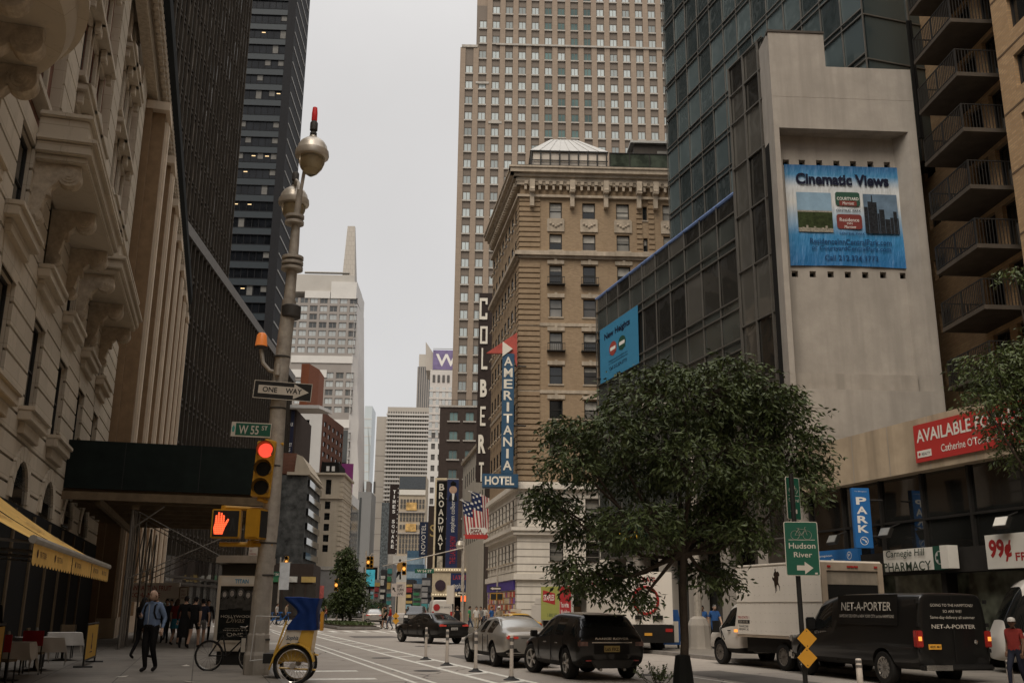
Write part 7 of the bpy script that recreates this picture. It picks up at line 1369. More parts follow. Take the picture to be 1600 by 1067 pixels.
each(mb, 'marker_lamp', m_tail, TR); MB().box(bl, bfx, bw2 - .1, bw2 + .015, zb_ - .06, zb_ - .001).box(bl, bfx, -bw2, -bw2 + .1, zb_ - .06, zb_ - .001).build('side_rail', m_frame, TR); MB().box(bl + .1, bfx - .3, -.85, .85, .45, zb_ - .062).build('chassis', m_under, TR); MB().box(bl - .12, bl + .1, -.9, .9, .42, .55).build('rear_bumper', m_under, TR)
k = .95; st = [(bfx + .03, .38, .80, 1.05, 1.62, .70), (bfx + .12, .36, .88, 1.08, 1.86, .74), (bfx + .3, .34, .9, 1.08, 1.88, .74), (bfx + .75, .34, .9, 1.08, 1.84, .72), (bfx + 1.25, .34, .9, 1.07, 1.22, .76), (bfx + 1.4, .34, .9, 1.06, 1.16, .74), (bfx + 1.95, .36, .84, .95, 1.0, .64), (bfx + 2.08, .4, .72, .85, .88, .5)]
def tg(i, s):
    if s == 4 and i in (2, 3): return 1
    if i == 3 and s in (5, 6): return 1
    return 2 if s in (0, 1) else 0
car_shell(TR, st, [m_whitecar, m_vglass, m_vtrim, m_tail, m_vglass], tg, [(bfx + 1.25, .78, .38), (bfx + 1.25, -.78, .38)])
for y in (.78, -.78): wheel(TR, bfx + 1.25, y, .37, .22, 1 if y > 0 else -1, 6, M('dusty_steel_wheel', (.2, .18, .16), .5, .5))
for y in (.82, .56, -.82, -.56): wheel(TR, .15, y, .37, .2, 1 if y > 0 else -1, 6, M('dusty_steel_wheel', (.2, .18, .16)))
MB().tube([(bfx + 1.2, .85, 1.1), (bfx + .9, 1.0, .72)], .014, 5).tube([(bfx + 1.22, .85, 1.1), (bfx + .75, 1.0, .75)], .014, 5).box(bfx + 1.12, bfx + 1.24, .93, 1.12, .95, 1.3).build('wing_mirror', m_vtrim, TR); MB().box(bfx + .1, bfx + .2, bw2 - .06, bw2 + .01, .98, 1.06).build('marker_lamp', m_amber, TR); MB().box(bfx + .55, bfx + .7, .895, .92, 1.0, 1.03).build('door_handle', m_vtrim, TR)
def ltext(par, s_, x, z, w, h, m, y, **kw): o = text(par, s_, 0, 0, w, h, m, 0, **kw); o.rotation_euler = (0, 0, R(180)); o.location = (x, y, z); return o
rd = [(0, 55), (3, 62), (8, 66), (7, 71), (10, 75), (14, 73), (14, 67), (18, 64), (24, 66), (30, 62), (33, 55), (30, 50), (27, 52), (26, 42), (24, 34), (28, 26), (32, 20), (31, 8), (29, 8), (28, 18), (22, 25), (17, 26), (14, 20), (16, 10), (12, 6), (11, 8), (13, 11), (9, 22), (10, 8), (7, 1), (5, 2), (7, 8), (3, 24), (1, 36), (-6, 42), (-8, 48), (-4, 50), (2, 46), (4, 52)]
o = poly_part(TR, 'rider_emblem', [[(a_ * .0092, b_ * .0092) for a_, b_ in rd]], M('rider_brown', (.035, .022, .015), .6), 0); o.rotation_euler = (0, 0, R(180)); o.location = (.3, bw2 + .004, 2.08)
ltext(TR, 'TRI-STATE 1', bfx - .05, 1.38, .62, .07, m_rt, bw2 + .004, bold=.02); MB().box(bfx - .68, bfx - .05, bw2 + .001, bw2 + .005, 1.24, 1.34).build('phone_strip', m_sblack, TR); ltext(TR, '555-0142', bfx - .1, 1.26, .5, .06, m_signw, bw2 + .008); ltext(TR, 'TRANSCORP\nNEWARK, NJ', bfx - .08, 1.03, .52, .16, m_sblack, bw2 + .004, bold=.01)
# ---------------------------------------------------------------- black delivery van
VN = vehicle('black_delivery_van', 'black high sided delivery van lettered NET-A-PORTER on its side and doors', 'van', Vector((gr(1390, 1069).x + .78, gr(1390, 1069).y + .22, 0)), 14.5); k = .95
def S(x, zb, w, zs, zr, wr): return (x * k, zb * k, w * k, zs * k, zr * k, wr * k)
st = [S(-1.42, .5, .94, 1.18, 2.06, .84), S(-1.40, .42, .99, 1.2, 2.12, .88), S(-1.3, .38, 1.0, 1.2, 2.13, .88), S(0, .36, 1.0, 1.2, 2.14, .88), S(1.2, .36, 1.0, 1.2, 2.14, .88), S(1.95, .36, 1.0, 1.2, 2.13, .88), S(2.1, .36, 1.0, 1.2, 2.11, .87), S(2.75, .36, 1.0, 1.18, 2.02, .82), S(2.95, .36, 1.0, 1.16, 1.92, .80), S(3.5, .36, .99, 1.12, 1.32, .82), S(3.62, .37, .99, 1.11, 1.24, .82), S(4.3, .4, .95, 1.02, 1.1, .75), S(4.5, .45, .86, .95, 1.0, .65), S(4.56, .5, .75, .85, .88, .55)]
def tg(i, s):
    if s == 4 and i in (6, 7, 8): return 1
    if i == 8 and s in (5, 6): return 1
    return 2 if s in (0, 1) else 0
car_shell(VN, st, [m_blackcar, m_vglass, m_vtrim, m_tail, m_vglass], tg, [(0, .86 * k, .38), (0, -.86 * k, .38), (3.65 * k, .86 * k, .38), (3.65 * k, -.86 * k, .38)])
for x in (0, 3.65 * k):
    for y in (.85 * k, -.85 * k): wheel(VN, x, y, .375, .24, 1 if y > 0 else -1, 6, m_chrome)
vr = -1.435 * k; sy = .955 * k
MB().box(vr - .1, vr + .1, -.9, .9, .38, .5).build('rear_bumper', m_vtrim, VN, bevel=.03); MB().box(vr - .115, vr - .101, .2, .85, .385, .495).build('bumper_step', m_chrome, VN)
for y in (1, -1): MB().box(vr - .02, vr + .14, y * .80, y * .955, .86, 1.22).build('tail_lamp', m_tail, VN, bevel=.02); MB().box(vr - .03, vr - .015, y * .85, y * .93, 1.0, 1.09).build('amber_lamp', m_amber, VN)
MB().box(vr - .012, vr - .0, .36, .68, .82, .93).build('number_plate', M('plate_orange_glow', (.62, .30, .04), .5, emit=.08), VN); rtext(VN, '48291 MH', .52, .26, .85, .05, m_sblack, vr - .016, .01); MB().box(vr - .01, vr, -.006, .006, .55, 1.95).build('door_seam', m_vtrim, VN); MB().lathe([(.0, -.02), (.05, 0)], 10, (vr, -.55, .98), axis='x').build('badge', m_chrome, VN); mb = MB()  # orange plate is given a faint glow though it is no lamp
for y in (.88, -.88):
    for z in (.75, 1.3, 1.8): mb.cut(); mb.box(vr - .02, vr + .05, y - .03, y + .03, z, z + .08)
each(mb, 'hinge', m_vtrim, VN); m_vtx = M('van_lettering', (.50, .46, .40), .5, var=.05); xr = vr - .006
rtext(VN, 'GOING TO THE HAMPTONS?', .02, 1.1, 1.73, .06, m_vtx, xr - .03); rtext(VN, 'SO ARE WE!', .02, .48, 1.6, .06, m_vtx, xr - .03); rtext(VN, 'Same-day delivery all summer', .02, 1.15, 1.45, .085, m_vtx, xr - .03); rtext(VN, 'NET-A-PORTER', .02, 1.12, 1.26, .09, m_vtx, xr - .03, .01)
# side panel and lettering lie on the sloping upper side
tilt = math.atan2(.965 - .88, 2.08 - 1.2); o = None
PN = addob('side_panel', MB().box(0, 2.55 * k, -.012, .0, 0, .70).mesh('side_panel', [m_blackcar], False, .03), VN, (1.85 * k, .962 * k, 1.3), (0, 0, 0)); PN.rotation_euler = (-tilt, 0, R(180))
text(PN, 'NET-A-PORTER', .18, .33, 2.02, .2, m_vtx, -.02, bold=.01); text(PN, 'SAME-DAY DELIVERY to NEW YORK CITY and the HAMPTONS', .1, .17, 2.2, .07, m_vtx, -.02)
ltext(VN, 'NET-A-PORTER\n100 Fifth Avenue\nNew York, NY 10011', 3.02 * k, .80, .72, .33, m_vtx, .962 * k); MB().box(1.0, 1.14, sy - .01, sy + .02, .98, 1.0).build('door_handle', m_chrome, VN, bevel=.006)
for x in (2.02, 3.06): MB().box(x * k, x * k + .012, sy - .03, sy + .0005, .45, 1.18).build('door_seam', m_vtrim, VN)
MB().box(3.02 * k, 3.14 * k, .9 * k, 1.16 * k, 1.14, 1.46).build('wing_mirror', m_vtrim, VN, bevel=.03); MB().box(4.3 * k, 4.52 * k, .62 * k, .9 * k, .82, .98).build('headlamp', m_chrome, VN, bevel=.03); MB().box(4.35 * k, 4.62 * k, -.85, .85, .38, .6).build('front_bumper', m_chrome, VN, bevel=.05)
# ---------------------------------------------------------------- delivery trucks in the distance
def boxtruck(name, label, P_, head, L_, W2, zb, zt, side_m, rear_m, deep=True):
    T_ = vehicle(name, label, 'truck', P_, head); mb = MB(); e = .06
    for q in ((0, L_, -W2, -W2 + e, zb, zt), (0, L_, W2 - e, W2, zb, zt), (0, L_, -W2 + e, W2 - e, zb, zb + e), (0, L_, -W2 + e, W2 - e, zt - e, zt), (L_ - e, L_, -W2 + e, W2 - e, zb + e, zt - e)): mb.box(*q)
    mb.build('cargo_box', side_m, T_); MB().box(.3, L_, -W2 + .2, W2 - .2, .4, zb - .003).build('chassis', m_under, T_); MB().box(L_ + .1, L_ + 1.7, -W2 + .1, W2 - .1, .5, zb + 1.1).prism([(L_ + .2, zb + 1.103), (L_ + 1.4, zb + 1.103), (L_ + 1.1, zb + 1.6), (L_ + .2, zb + 1.6)], 'y', -W2 + .15, W2 - .15).build('cab', m_whitecar, T_, bevel=.04)
    for x in (1.2, L_ + .9):
        for y in (W2 - .18, -W2 + .18): wheel(T_, x, y, .42, .26, 1 if y > 0 else -1, 6)
    return T_
P1 = at(914, 985, 61); ST = boxtruck('office_supply_truck', 'green and red sided delivery truck with its rear door open', Vector((P1.x, 61, 0)), 28, 4.6, 1.05, 1.1, 3.55, M('truck_white_side', (.55, .52, .47), .5), None)
m_lime2 = M('truck_lime', (.36, .37, .10), .5, var=.05); m_tred = M('truck_red', (.42, .03, .035), .5, var=.05); y = 1.05
MB().box(1.9, 4.6, y + .001, y + .01, 1.14, 3.5).build('lime_panel', m_lime2, ST); MB().box(.25, 1.85, y + .001, y + .01, 1.14, 3.5).build('red_panel', m_tred, ST); MB().prism([(2.5, 2.2), (4.3, 2.45), (4.3, 3.25), (2.5, 3.0)], 'y', y + .012, y + .018).build('red_logo_panel', m_tred, ST); o = ltext(ST, 'STAPLES', 4.2, 2.5, 1.6, .42, m_whitep, y + .022, bold=.02); ltext(ST, 'You write.\nWe deliver.', 1.7, 1.5, 1.3, .9, m_whitep, y + .014, bold=.02); ltext(ST, '1-800 555', 3.6, 1.35, 1.4, .25, m_dgreen, y + .014)
MB().box(2.0, 4.4, -.95, .9, 1.165, 2.1).build('cardboard_load', M('cardboard', (.25, .16, .09), .8), ST)
P1 = gr(1013, 1021); WT = vehicle('freight_truck', 'white freight truck with a red ring emblem half hidden by the near tree', 'truck', Vector((P1.x, P1.y, 0)), 13)
MB().box(0, 4.4, -1.05, 1.05, 1.05, 3.02).build('cargo_box', m_box, WT, bevel=.02); MB().box(.05, 4.3, -1.0, 1.0, .45, 1.047).build('chassis', m_under, WT); MB().box(-.05, .0, -1.05, 1.05, .4, 1.04).build('rear_bumper', m_under, WT)
for x in (1.3,):
    for y_ in (.85, -.85): wheel(WT, x, y_, .45, .28, 1 if y_ > 0 else -1, 6)
mb = MB(); q = [(-.006, .05 + .5 * math.cos(t * .2618), 1.95 + .5 * math.sin(t * .2618)) for t in range(25)]; mb.tube(q, .055, 6, sq=1); mb.build('red_ring', m_rt, WT); rtext(WT, 'CRAIG', 0, .7, 2.62, .2, m_rt, -.01, .03); rtext(WT, 'FREIGHT', .05, .55, 1.87, .12, m_sblack, -.01, .03); MB().box(-.08, -.0, -.6, -.2, 1.25, 1.4).box(-.08, -.0, .25, .5, 1.25, 1.4).build('latch', m_under, WT)
MB().box(-.07, -.051, -.15, .15, .66, .76).build('number_plate', M('plate_orange_glow', (.62, .30, .04)), WT); MB().box(-.07, -.051, -.98, -.7, .8, .92).box(-.07, -.051, .7, .98, .8, .92).build('tail_lamp', m_tail, WT); o = ltext(WT, 'EXCHANGE', 3.6, 2.5, 2.2, .3, m_rt, 1.055, bold=.02)
ST.scale = (.82, .78, .84)
P1 = at(815, 990, 54); TX = sedan('yellow_taxi', 'yellow taxi behind the silver sedan with a roof sign', Vector((P1.x, 54, 0)), 18, .95, M('taxi_yellow', (.55, .30, .02), .3, coat=.8, var=.05)); MB().box(.9, 1.15, -.3, .3, 1.42, 1.58).build('roof_sign', m_signw, TX, bevel=.02)
P1 = at(690, 985, 92); WV = vehicle('white_van', 'white van with a red round mark beyond the black sedan', 'van', Vector((P1.x, 92, 0)), 10); st = [(0, .4, .95, 1.1, 2.2, .85), (.05, .35, 1.0, 1.1, 2.28, .88), (.3, .35, 1.0, 1.1, 2.3, .88), (3, .35, 1.0, 1.1, 2.3, .88), (3.8, .35, 1.0, 1.1, 2.1, .8), (4.5, .35, .98, 1.05, 1.25, .8), (5.1, .4, .9, .95, 1.0, .7)]
car_shell(WV, st, [m_whitecar, m_vglass, m_vtrim, m_tail, m_vglass], lambda i, s: 1 if (i in (3, 4) and s == 4) else (2 if s == 0 else 0), [(.8, .85, .36), (.8, -.85, .36), (4.2, .85, .36), (4.2, -.85, .36)])
for x in (.8, 4.2):
    for y in (.85, -.85): wheel(WV, x, y, .36, .24, 1 if y > 0 else -1, 5)
MB().lathe([(0, -.01), (.3, 0)], 14, (-.02, .5, 1.65), axis='x').build('red_mark', m_rt, WV); rtext(WV, 'CITY SERVICE', -.25, 1.0, 1.6, .14, m_sblack, -.03); MB().box(-.02, .0, .72, .92, .8, 1.3).box(-.02, .0, -.92, -.72, .8, 1.3).build('tail_lamp', m_tail, WV)
P1 = at(650, 990, 90); DT = vehicle('dark_pickup', 'dark pickup truck facing the camera behind the turn lane sign', 'truck', Vector((P1.x, 90, 0)), 180); st = [(-3.2, .5, .9, 1.0, 1.15, .8), (-3.1, .45, .98, 1.05, 1.2, .84), (-1, .4, .98, 1.05, 1.25, .84), (-.9, .4, .98, 1.1, 1.75, .75), (.4, .4, .98, 1.1, 1.8, .75), (1.1, .4, .98, 1.08, 1.25, .8), (2.1, .42, .95, 1.02, 1.15, .8), (2.25, .45, .9, .95, 1.05, .75)]
car_shell(DT, st, [m_blackcar, m_vglass, m_vtrim, m_tail, m_vglass], lambda i, s: 1 if (i in (3, 4) and s in (4, 5, 6)) else (2 if s == 0 else 0), [(-2.2, .85, .38), (-2.2, -.85, .38), (1.4, .85, .38), (1.4, -.85, .38)])
for x in (-2.2, 1.4):
    for y in (.85, -.85): wheel(DT, x, y, .38, .25, 1 if y > 0 else -1, 5)
MB().box(2.24, 2.3, -.5, .5, .7, 1.0).build('grille', m_chrome, DT)
for y in (.7, -.7): MB().box(2.2, 2.29, y - .15, y + .15, .78, .98).build('headlamp', m_whitep, DT)
# white coach nose at the right edge
v = at(1547, 1000, 27.5); CB = vehicle('white_coach', 'white coach nose with a raked windscreen cut by the right edge', 'coach', Vector((v.x + 2.75, 26.6, 0)), 74); st = [(-3, .4, 1.0, 1.0, 2.6, .9), (-2.9, .35, 1.05, 1.0, 2.7, .95), (1.5, .35, 1.05, 1.0, 2.7, .95), (2.2, .35, 1.05, 1.0, 2.4, .9), (2.7, .4, 1.0, .95, 1.3, .85), (2.9, .45, .85, .85, .95, .7)]
car_shell(CB, st, [m_whitecar, m_vglass, m_vtrim, m_tail, m_vglass], lambda i, s: 1 if (i in (1, 2, 3) and s == 4) or (i == 3 and s > 4) else 0, [(2.0, .9, .4), (2.0, -.9, .4)])
for y in (.9, -.9): wheel(CB, 2.0, y, .4, .26, 1 if y > 0 else -1, 6)
# ---------------------------------------------------------------- pedicab
PC_ = gr(456, 1069); PC = thing('pedicab', 'yellow pedicab with a deep blue folded canopy beside the lamp post', 'pedicab', Vector((PC_.x, PC_.y, 0)), R(5))
m_py = M('pedicab_yellow', (.55, .33, .05), .4, var=.1, coat=.3); m_pw = M('pedicab_white', (.55, .50, .43), .5, var=.1); m_can = M('canopy_blue', (.008, .028, .125), .6, var=.25, scale=3, bump=.2)
def pw(px, py, Y=None): v = at(px, py, Y or PC_.y) - PC.location; return v.x, v.z
wr_ = .385; wz = wr_ + .0
def bigwheel(y):
    q = MB(); pts = [(wr_ * math.cos(t * .2244), y, wz + wr_ * math.sin(t * .2244)) for t in range(29)]; o = addob('wheel', q.tube(pts, .034, 8).mesh('tyre', m_tyre, True), PC); pts = [((wr_ - .05) * math.cos(t * .2244), y, wz + (wr_ - .05) * math.sin(t * .2244)) for t in range(29)]; MB().tube(pts, .016, 6).build('rim', m_chrome, o); mb = MB()
    for t in range(18): a_ = 6.283 * t / 18; mb.tube([(.04 * math.cos(a_ + .5), y + .03, wz + .04 * math.sin(a_ + .5)), ((wr_ - .05) * math.cos(a_), y, wz + (wr_ - .05) * math.sin(a_))], .004, 4)
    mb.build('spokes', m_chrome, o); MB().lathe([(.06, -.06), (.06, .06)], 12, (0, y, wz), axis='y').build('hub', m_galv, o)
bigwheel(-.05); bigwheel(1.0)
body = [pw(434, 1030), pw(450, 968), pw(493, 990), pw(488, 1040)]; c = [(-.42, .62), (-.24, 1.0), (-.2, 1.16), (.40, 1.16), (.34, .62), (.38, .42), (.2, .46), (-.2, .46), (-.42, .36)]
MB().prism(c, 'y', .06, .9).build('tub', m_py, PC, bevel=.02); MB().prism([(-.33, .72), (-.22, 1.0), (-.18, 1.14), (.14, 1.14), (.1, .98), (.06, .86), (.02, .72)], 'y', .05, .058).build('white_side_panel', m_pw, PC); o = text(PC, 'Sophia', -.19, .88, .26, .12, M('script_blue', (.02, .06, .12), .5), .044, shear=.3, bold=.01); MB().tube([(-.17, .044, .85), (-.05, .044, .825), (.1, .044, .86)], .009, 4).build('script_swash', M('script_blue', (.02, .06, .12)), PC)
fd = [(-.46, wz + .0)] ; mb = MB(); pr = []
for t in range(13): a_ = R(172 - 160 * t / 12); pr.append((.46 * math.cos(a_), wz + .46 * math.sin(a_)))
mb.prism(pr + [(x * .93, z_ - .012) for x, z_ in pr[::-1]], 'y', -.14, .06); mb.build('mudguard', m_py, PC); MB().tube([(-.42, 0, .55), (-.5, 0, .3)], .02, 6).tube([(-.3, .02, .34), (.48, .02, .30)], .022, 6).tube([(-.42, .05, .6), (-.25, .05, 1.15), (-.2, .05, 1.3)], .022, 6).tube([(.44, .0, .62), (.52, .02, .60)], .02, 6).build('frame', m_py, PC); MB().box(-.66, -.44, .1, .8, .42, .62).build('step_box', m_sblack, PC); mb = MB()
# canopy: folded cloth, wide top, pinched waist
sec = [(1.11, -.20, .44), (1.16, -.22, .45), (1.3, -.12, .43), (1.42, .0, .42), (1.5, .02, .42), (1.62, -.1, .45), (1.72, -.24, .47), (1.79, -.30, .49), (1.82, -.27, .49)]; N = 12; vs = []
for z_, a_, b_ in sec:
    ring = [(a_ + (b_ - a_) * i / 6, .02 + .03 * math.sin(i * 2.6 + z_ * 9)) for i in range(7)] + [(b_, .02 + .9 * i / 5) for i in range(1, 5)] + [(b_ - (b_ - a_) * i / 6, .92 + .03 * math.sin(i * 2)) for i in range(7)] + [(a_ + .02 * math.sin(i * 2 + z_ * 5), .92 - .9 * i / 5) for i in range(1, 5)]
    vs += [(x, y, z_ - (.05 if z_ > 1.8 and x > .2 else 0) * ((x + .3) / .8)) for x, y in ring]
n = 22; fs = [(i * n + k, i * n + (k + 1) % n, (i + 1) * n + (k + 1) % n, (i + 1) * n + k) for i in range(len(sec) - 1) for k in range(n)] + [tuple((len(sec) - 1) * n + k for k in range(n))]
o = MB().raw(vs, fs).build('canopy', m_can, PC, smooth=True); mm = o.modifiers.new('s', 'SUBSURF'); mm.levels = mm.render_levels = 2; bake(o); o.data.polygons.foreach_set('use_smooth', [True] * len(o.data.polygons))
MB().box(.50, .56, .2, .45, 1.1, 1.5).build('orange_flag', M('flag_orange', (.6, .28, .04), .6), PC)
# ---------------------------------------------------------------- parked bicycle with a wire basket
BKp = gr(322, 1056); BK = thing('bicycle', 'black bicycle with a wire basket leaning behind the phone kiosk', 'bicycle', Vector((BKp.x, BKp.y + .1, .12)), R(-6)); rw = .34
for x in (0, 1.05): 
    o = addob('wheel', MB().tube([(x + rw * math.cos(t * .2618), 0, rw + rw * math.sin(t * .2618)) for t in range(25)], .022, 6).mesh('tyre', m_tyre, True), BK); MB().tube([(x + (rw - .03) * math.cos(t * .2618), 0, rw + (rw - .03) * math.sin(t * .2618)) for t in range(25)], .01, 5).build('rim', m_chrome, o); mb = MB()
    for t in range(14): a_ = 6.283 * t / 14; mb.tube([(x, .01, rw), (x + (rw - .03) * math.cos(a_), 0, rw + (rw - .03) * math.sin(a_))], .003, 4)
    mb.build('spokes', m_chrome, o)
mb = MB()
for a_, b_ in (((0, rw), (.42, .34)), ((.42, .34), (.3, .82)), ((.3, .82), (0, rw)), ((.42, .34), (.88, .8)), ((.33, .74), (.86, .84)), ((.84, .95), (1.05, rw))): mb.tube([(a_[0], 0, a_[1]), (b_[0], 0, b_[1])], .018, 6)
mb.build('frame', m_sblack, BK); MB().box(.2, .42, -.06, .06, .84, .89).build('saddle', m_sblack, BK, bevel=.02); MB().tube([(.84, 0, .95), (.84, .0, 1.0), (.8, .25, 1.02)], .013, 6).tube([(.84, 0, 1.0), (.8, -.25, 1.02)], .013, 6).build('handlebar', m_chrome, BK); mb = MB(); x0, x1, y0, y1, z0, z1 = .92, 1.28, -.42, -.08, .42, .78
for i in range(7):
    u = x0 + (x1 - x0) * i / 6; v_ = y0 + (y1 - y0) * i / 6
    mb.tube([(u, y0, z0), (u, y0, z1)], .007, 4); mb.tube([(u, y1, z0), (u, y1, z1)], .007, 4); mb.tube([(x0, v_, z0), (x0, v_, z1)], .007, 4); mb.tube([(x1, v_, z0), (x1, v_, z1)], .007, 4); mb.tube([(u, y0, z0), (u, y1, z0)], .007, 4)
for z_ in (z0, .6, z1): mb.tube([(x0, y0, z_), (x1, y0, z_), (x1, y1, z_), (x0, y1, z_), (x0, y0, z_)], .011, 4)
mb.build('basket', m_sblack, BK); MB().box(.93, 1.03, -.435, -.425, .45, .76).build('basket_tag', m_signw, BK)
# ================================================================ PEOPLE
m_skin = [M('skin_tan', (.36, .22, .15), .6, var=.08), M('skin_brown', (.16, .09, .06), .6, var=.08), M('skin_light', (.45, .30, .22), .6, var=.08)]
m_hairs = {'dark': M('hair_dark', (.012, .010, .009), .7), 'brown': M('hair_brown', (.05, .03, .02), .7), 'grey': M('hair_grey', (.2, .19, .18), .7)}
CL = {n: M('cloth_' + n, c, .85, var=.2, scale=8) for n, c in dict(black=(.014, .013, .013), navy=(.02, .022, .035), blue=(.15, .20, .30), scrub=(.035, .10, .27), red=(.36, .035, .03), white=(.52, .49, .45), green=(.03, .22, .08), teal=(.03, .13, .17), grey=(.16, .15, .14), khaki=(.28, .22, .15), darkred=(.20, .03, .025), denim=(.05, .065, .10), shoe=(.018, .016, .015)).items()}
BASEJ = dict(pelvis=(0, 0, .95), spine=(0, 0, 1.12), chest=(0, .005, 1.32), neck=(0, .01, 1.47), head=(0, -.01, 1.56), lsh=(-.17, .01, 1.40), lel=(-.235, .03, 1.13), lwr=(-.25, -.05, .90), rsh=(.17, .01, 1.40), rel=(.235, .03, 1.13), rwr=(.25, -.05, .90),
             lhip=(-.09, 0, .90), lkn=(-.10, -.03, .50), lan=(-.10, .03, .09), lto=(-.115, -.13, .045), rhip=(.09, 0, .90), rkn=(.10, -.03, .50), ran=(.10, .03, .09), rto=(.115, -.13, .045))
RAD = dict(pelvis=(.155, .11), spine=(.145, .105), chest=(.165, .115), neck=(.055, .058), head=(.05, .05), sh=(.068, .068), el=(.044, .044), wr=(.028, .024), hip=(.088, .09), kn=(.058, .06), an=(.040, .044), to=(.042, .034))
WALK = dict(lkn=(-.10, -.20, .52), lan=(-.10, -.22, .10), lto=(-.11, -.39, .07), rkn=(.09, .02, .50), ran=(.09, .22, .13), rto=(.10, .10, .04), lel=(-.24, .10, 1.13), lwr=(-.23, .10, .88), rel=(.24, -.06, 1.14), rwr=(.22, -.22, .95))
STEP = dict(lkn=(-.10, -.08, .50), lan=(-.10, -.05, .09), lto=(-.11, -.21, .045), rkn=(.09, -.06, .50), ran=(.09, .12, .10), rto=(.10, -.03, .04))
def face_head(mb, c, s, turn=0., nod=0.):
    Rm = Matrix.Rotation(turn, 3, 'Z') @ Matrix.Rotation(nod, 3, 'X'); vs = []; nu, nv = 16, 12
    for j in range(nv + 1):
        ph = math.pi * j / nv
        for i in range(nu):
            th = 2 * math.pi * i / nu; d = Vector((math.sin(ph) * math.cos(th), math.sin(ph) * math.sin(th), math.cos(ph))); p = Vector((d.x * .074, d.y * .094, d.z * .115))
            if d.z < -.2: p.x *= 1 - .35 * (-d.z - .2); p.y += -.012 * (-d.z) if d.y < 0 else .02 * (-d.z)
            if d.y < -.5 and abs(d.x) < .25 and -.35 < d.z < .1: p.y -= .022 * (1 - abs(d.x) / .25)           # nose
            if d.y < -.4 and .05 < d.z < .3 and .15 < abs(d.x) < .6: p.y += .010                                # eye sockets
            if d.y < -.5 and -.62 < d.z < -.5 and abs(d.x) < .4: p.y += .006                                    # mouth line
            vs.append(tuple(Vector(c) + Rm @ (p * s)))
    fs = [(j * nu + i, j * nu + (i + 1) % nu, (j + 1) * nu + (i + 1) % nu, (j + 1) * nu + i) for j in range(nv) for i in range(nu)]
    mb.raw(vs, fs, 2)
    for sx in (-1, 1):
        e = [tuple(Vector(c) + Rm @ (Vector((sx * (.072 + .012 * math.cos(t)), .012 * math.sin(t) + .005, .03 * math.cos(t * 1.0 + 1.57) - .01)) * s)) for t in [k * .785 for k in range(8)]]; mb.face(e, 2)
        mb.tube([Vector(c) + Rm @ (Vector((sx * .068, .005, .02)) * s), Vector(c) + Rm @ (Vector((sx * .086, .016, .0)) * s), Vector(c) + Rm @ (Vector((sx * .07, .005, -.03)) * s)], [.012 * s, .014 * s, .008 * s], 6, 2)
        q = Vector(c) + Rm @ (Vector((sx * .030, -.081, .018)) * s); mb.lathe([(0, -.004), (.011, 0), (0, .004)], 8, tuple(q), 4, axis='y')
    a = Vector(c) + Rm @ (Vector((-.024, -.086, -.062)) * s); b = Vector(c) + Rm @ (Vector((.024, -.086, -.062)) * s); mb.tube([a, (a + b) / 2 + Vector((0, -.004, 0)), b], .005 * s, 5, 5)
def hand(mb, w, d, side, curl, m=2):
    d = d.normalized(); u = d.cross(Vector((0, 1, 0)));
    if u.length < .1: u = d.cross(Vector((1, 0, 0)))
    u.normalize(); n = u.cross(d).normalized()      # u across the palm, n palm normal
    mb.tube([w - d * .02, w + d * .02, w + d * .06, w + d * .085], [.026, .036, .040, .034], 8, m, sq=.55)
    for k, (off, ln) in enumerate(((-.030, .062), (-.010, .075), (.011, .070), (.030, .055))):
        p = w + d * .078 + u * off; a = curl; q = p + (d * math.cos(a * .4) + n * math.sin(a * .4)) * ln * .45; r = q + (d * math.cos(a) + n * math.sin(a)) * ln * .33; t = r + (d * math.cos(a * 1.5) + n * math.sin(a * 1.5)) * ln * .22; mb.tube([p, q, r, t], [.0098, .0092, .0085, .006], 6, m)
    p = w + d * .025 - u * .032 * side; q = p + (d * .6 - u * .7 * side + n * .3).normalized() * .032; t = q + (d * .9 - u * .2 * side + n * .3).normalized() * .03; mb.tube([p, q, t], [.012, .0105, .008], 6, m)
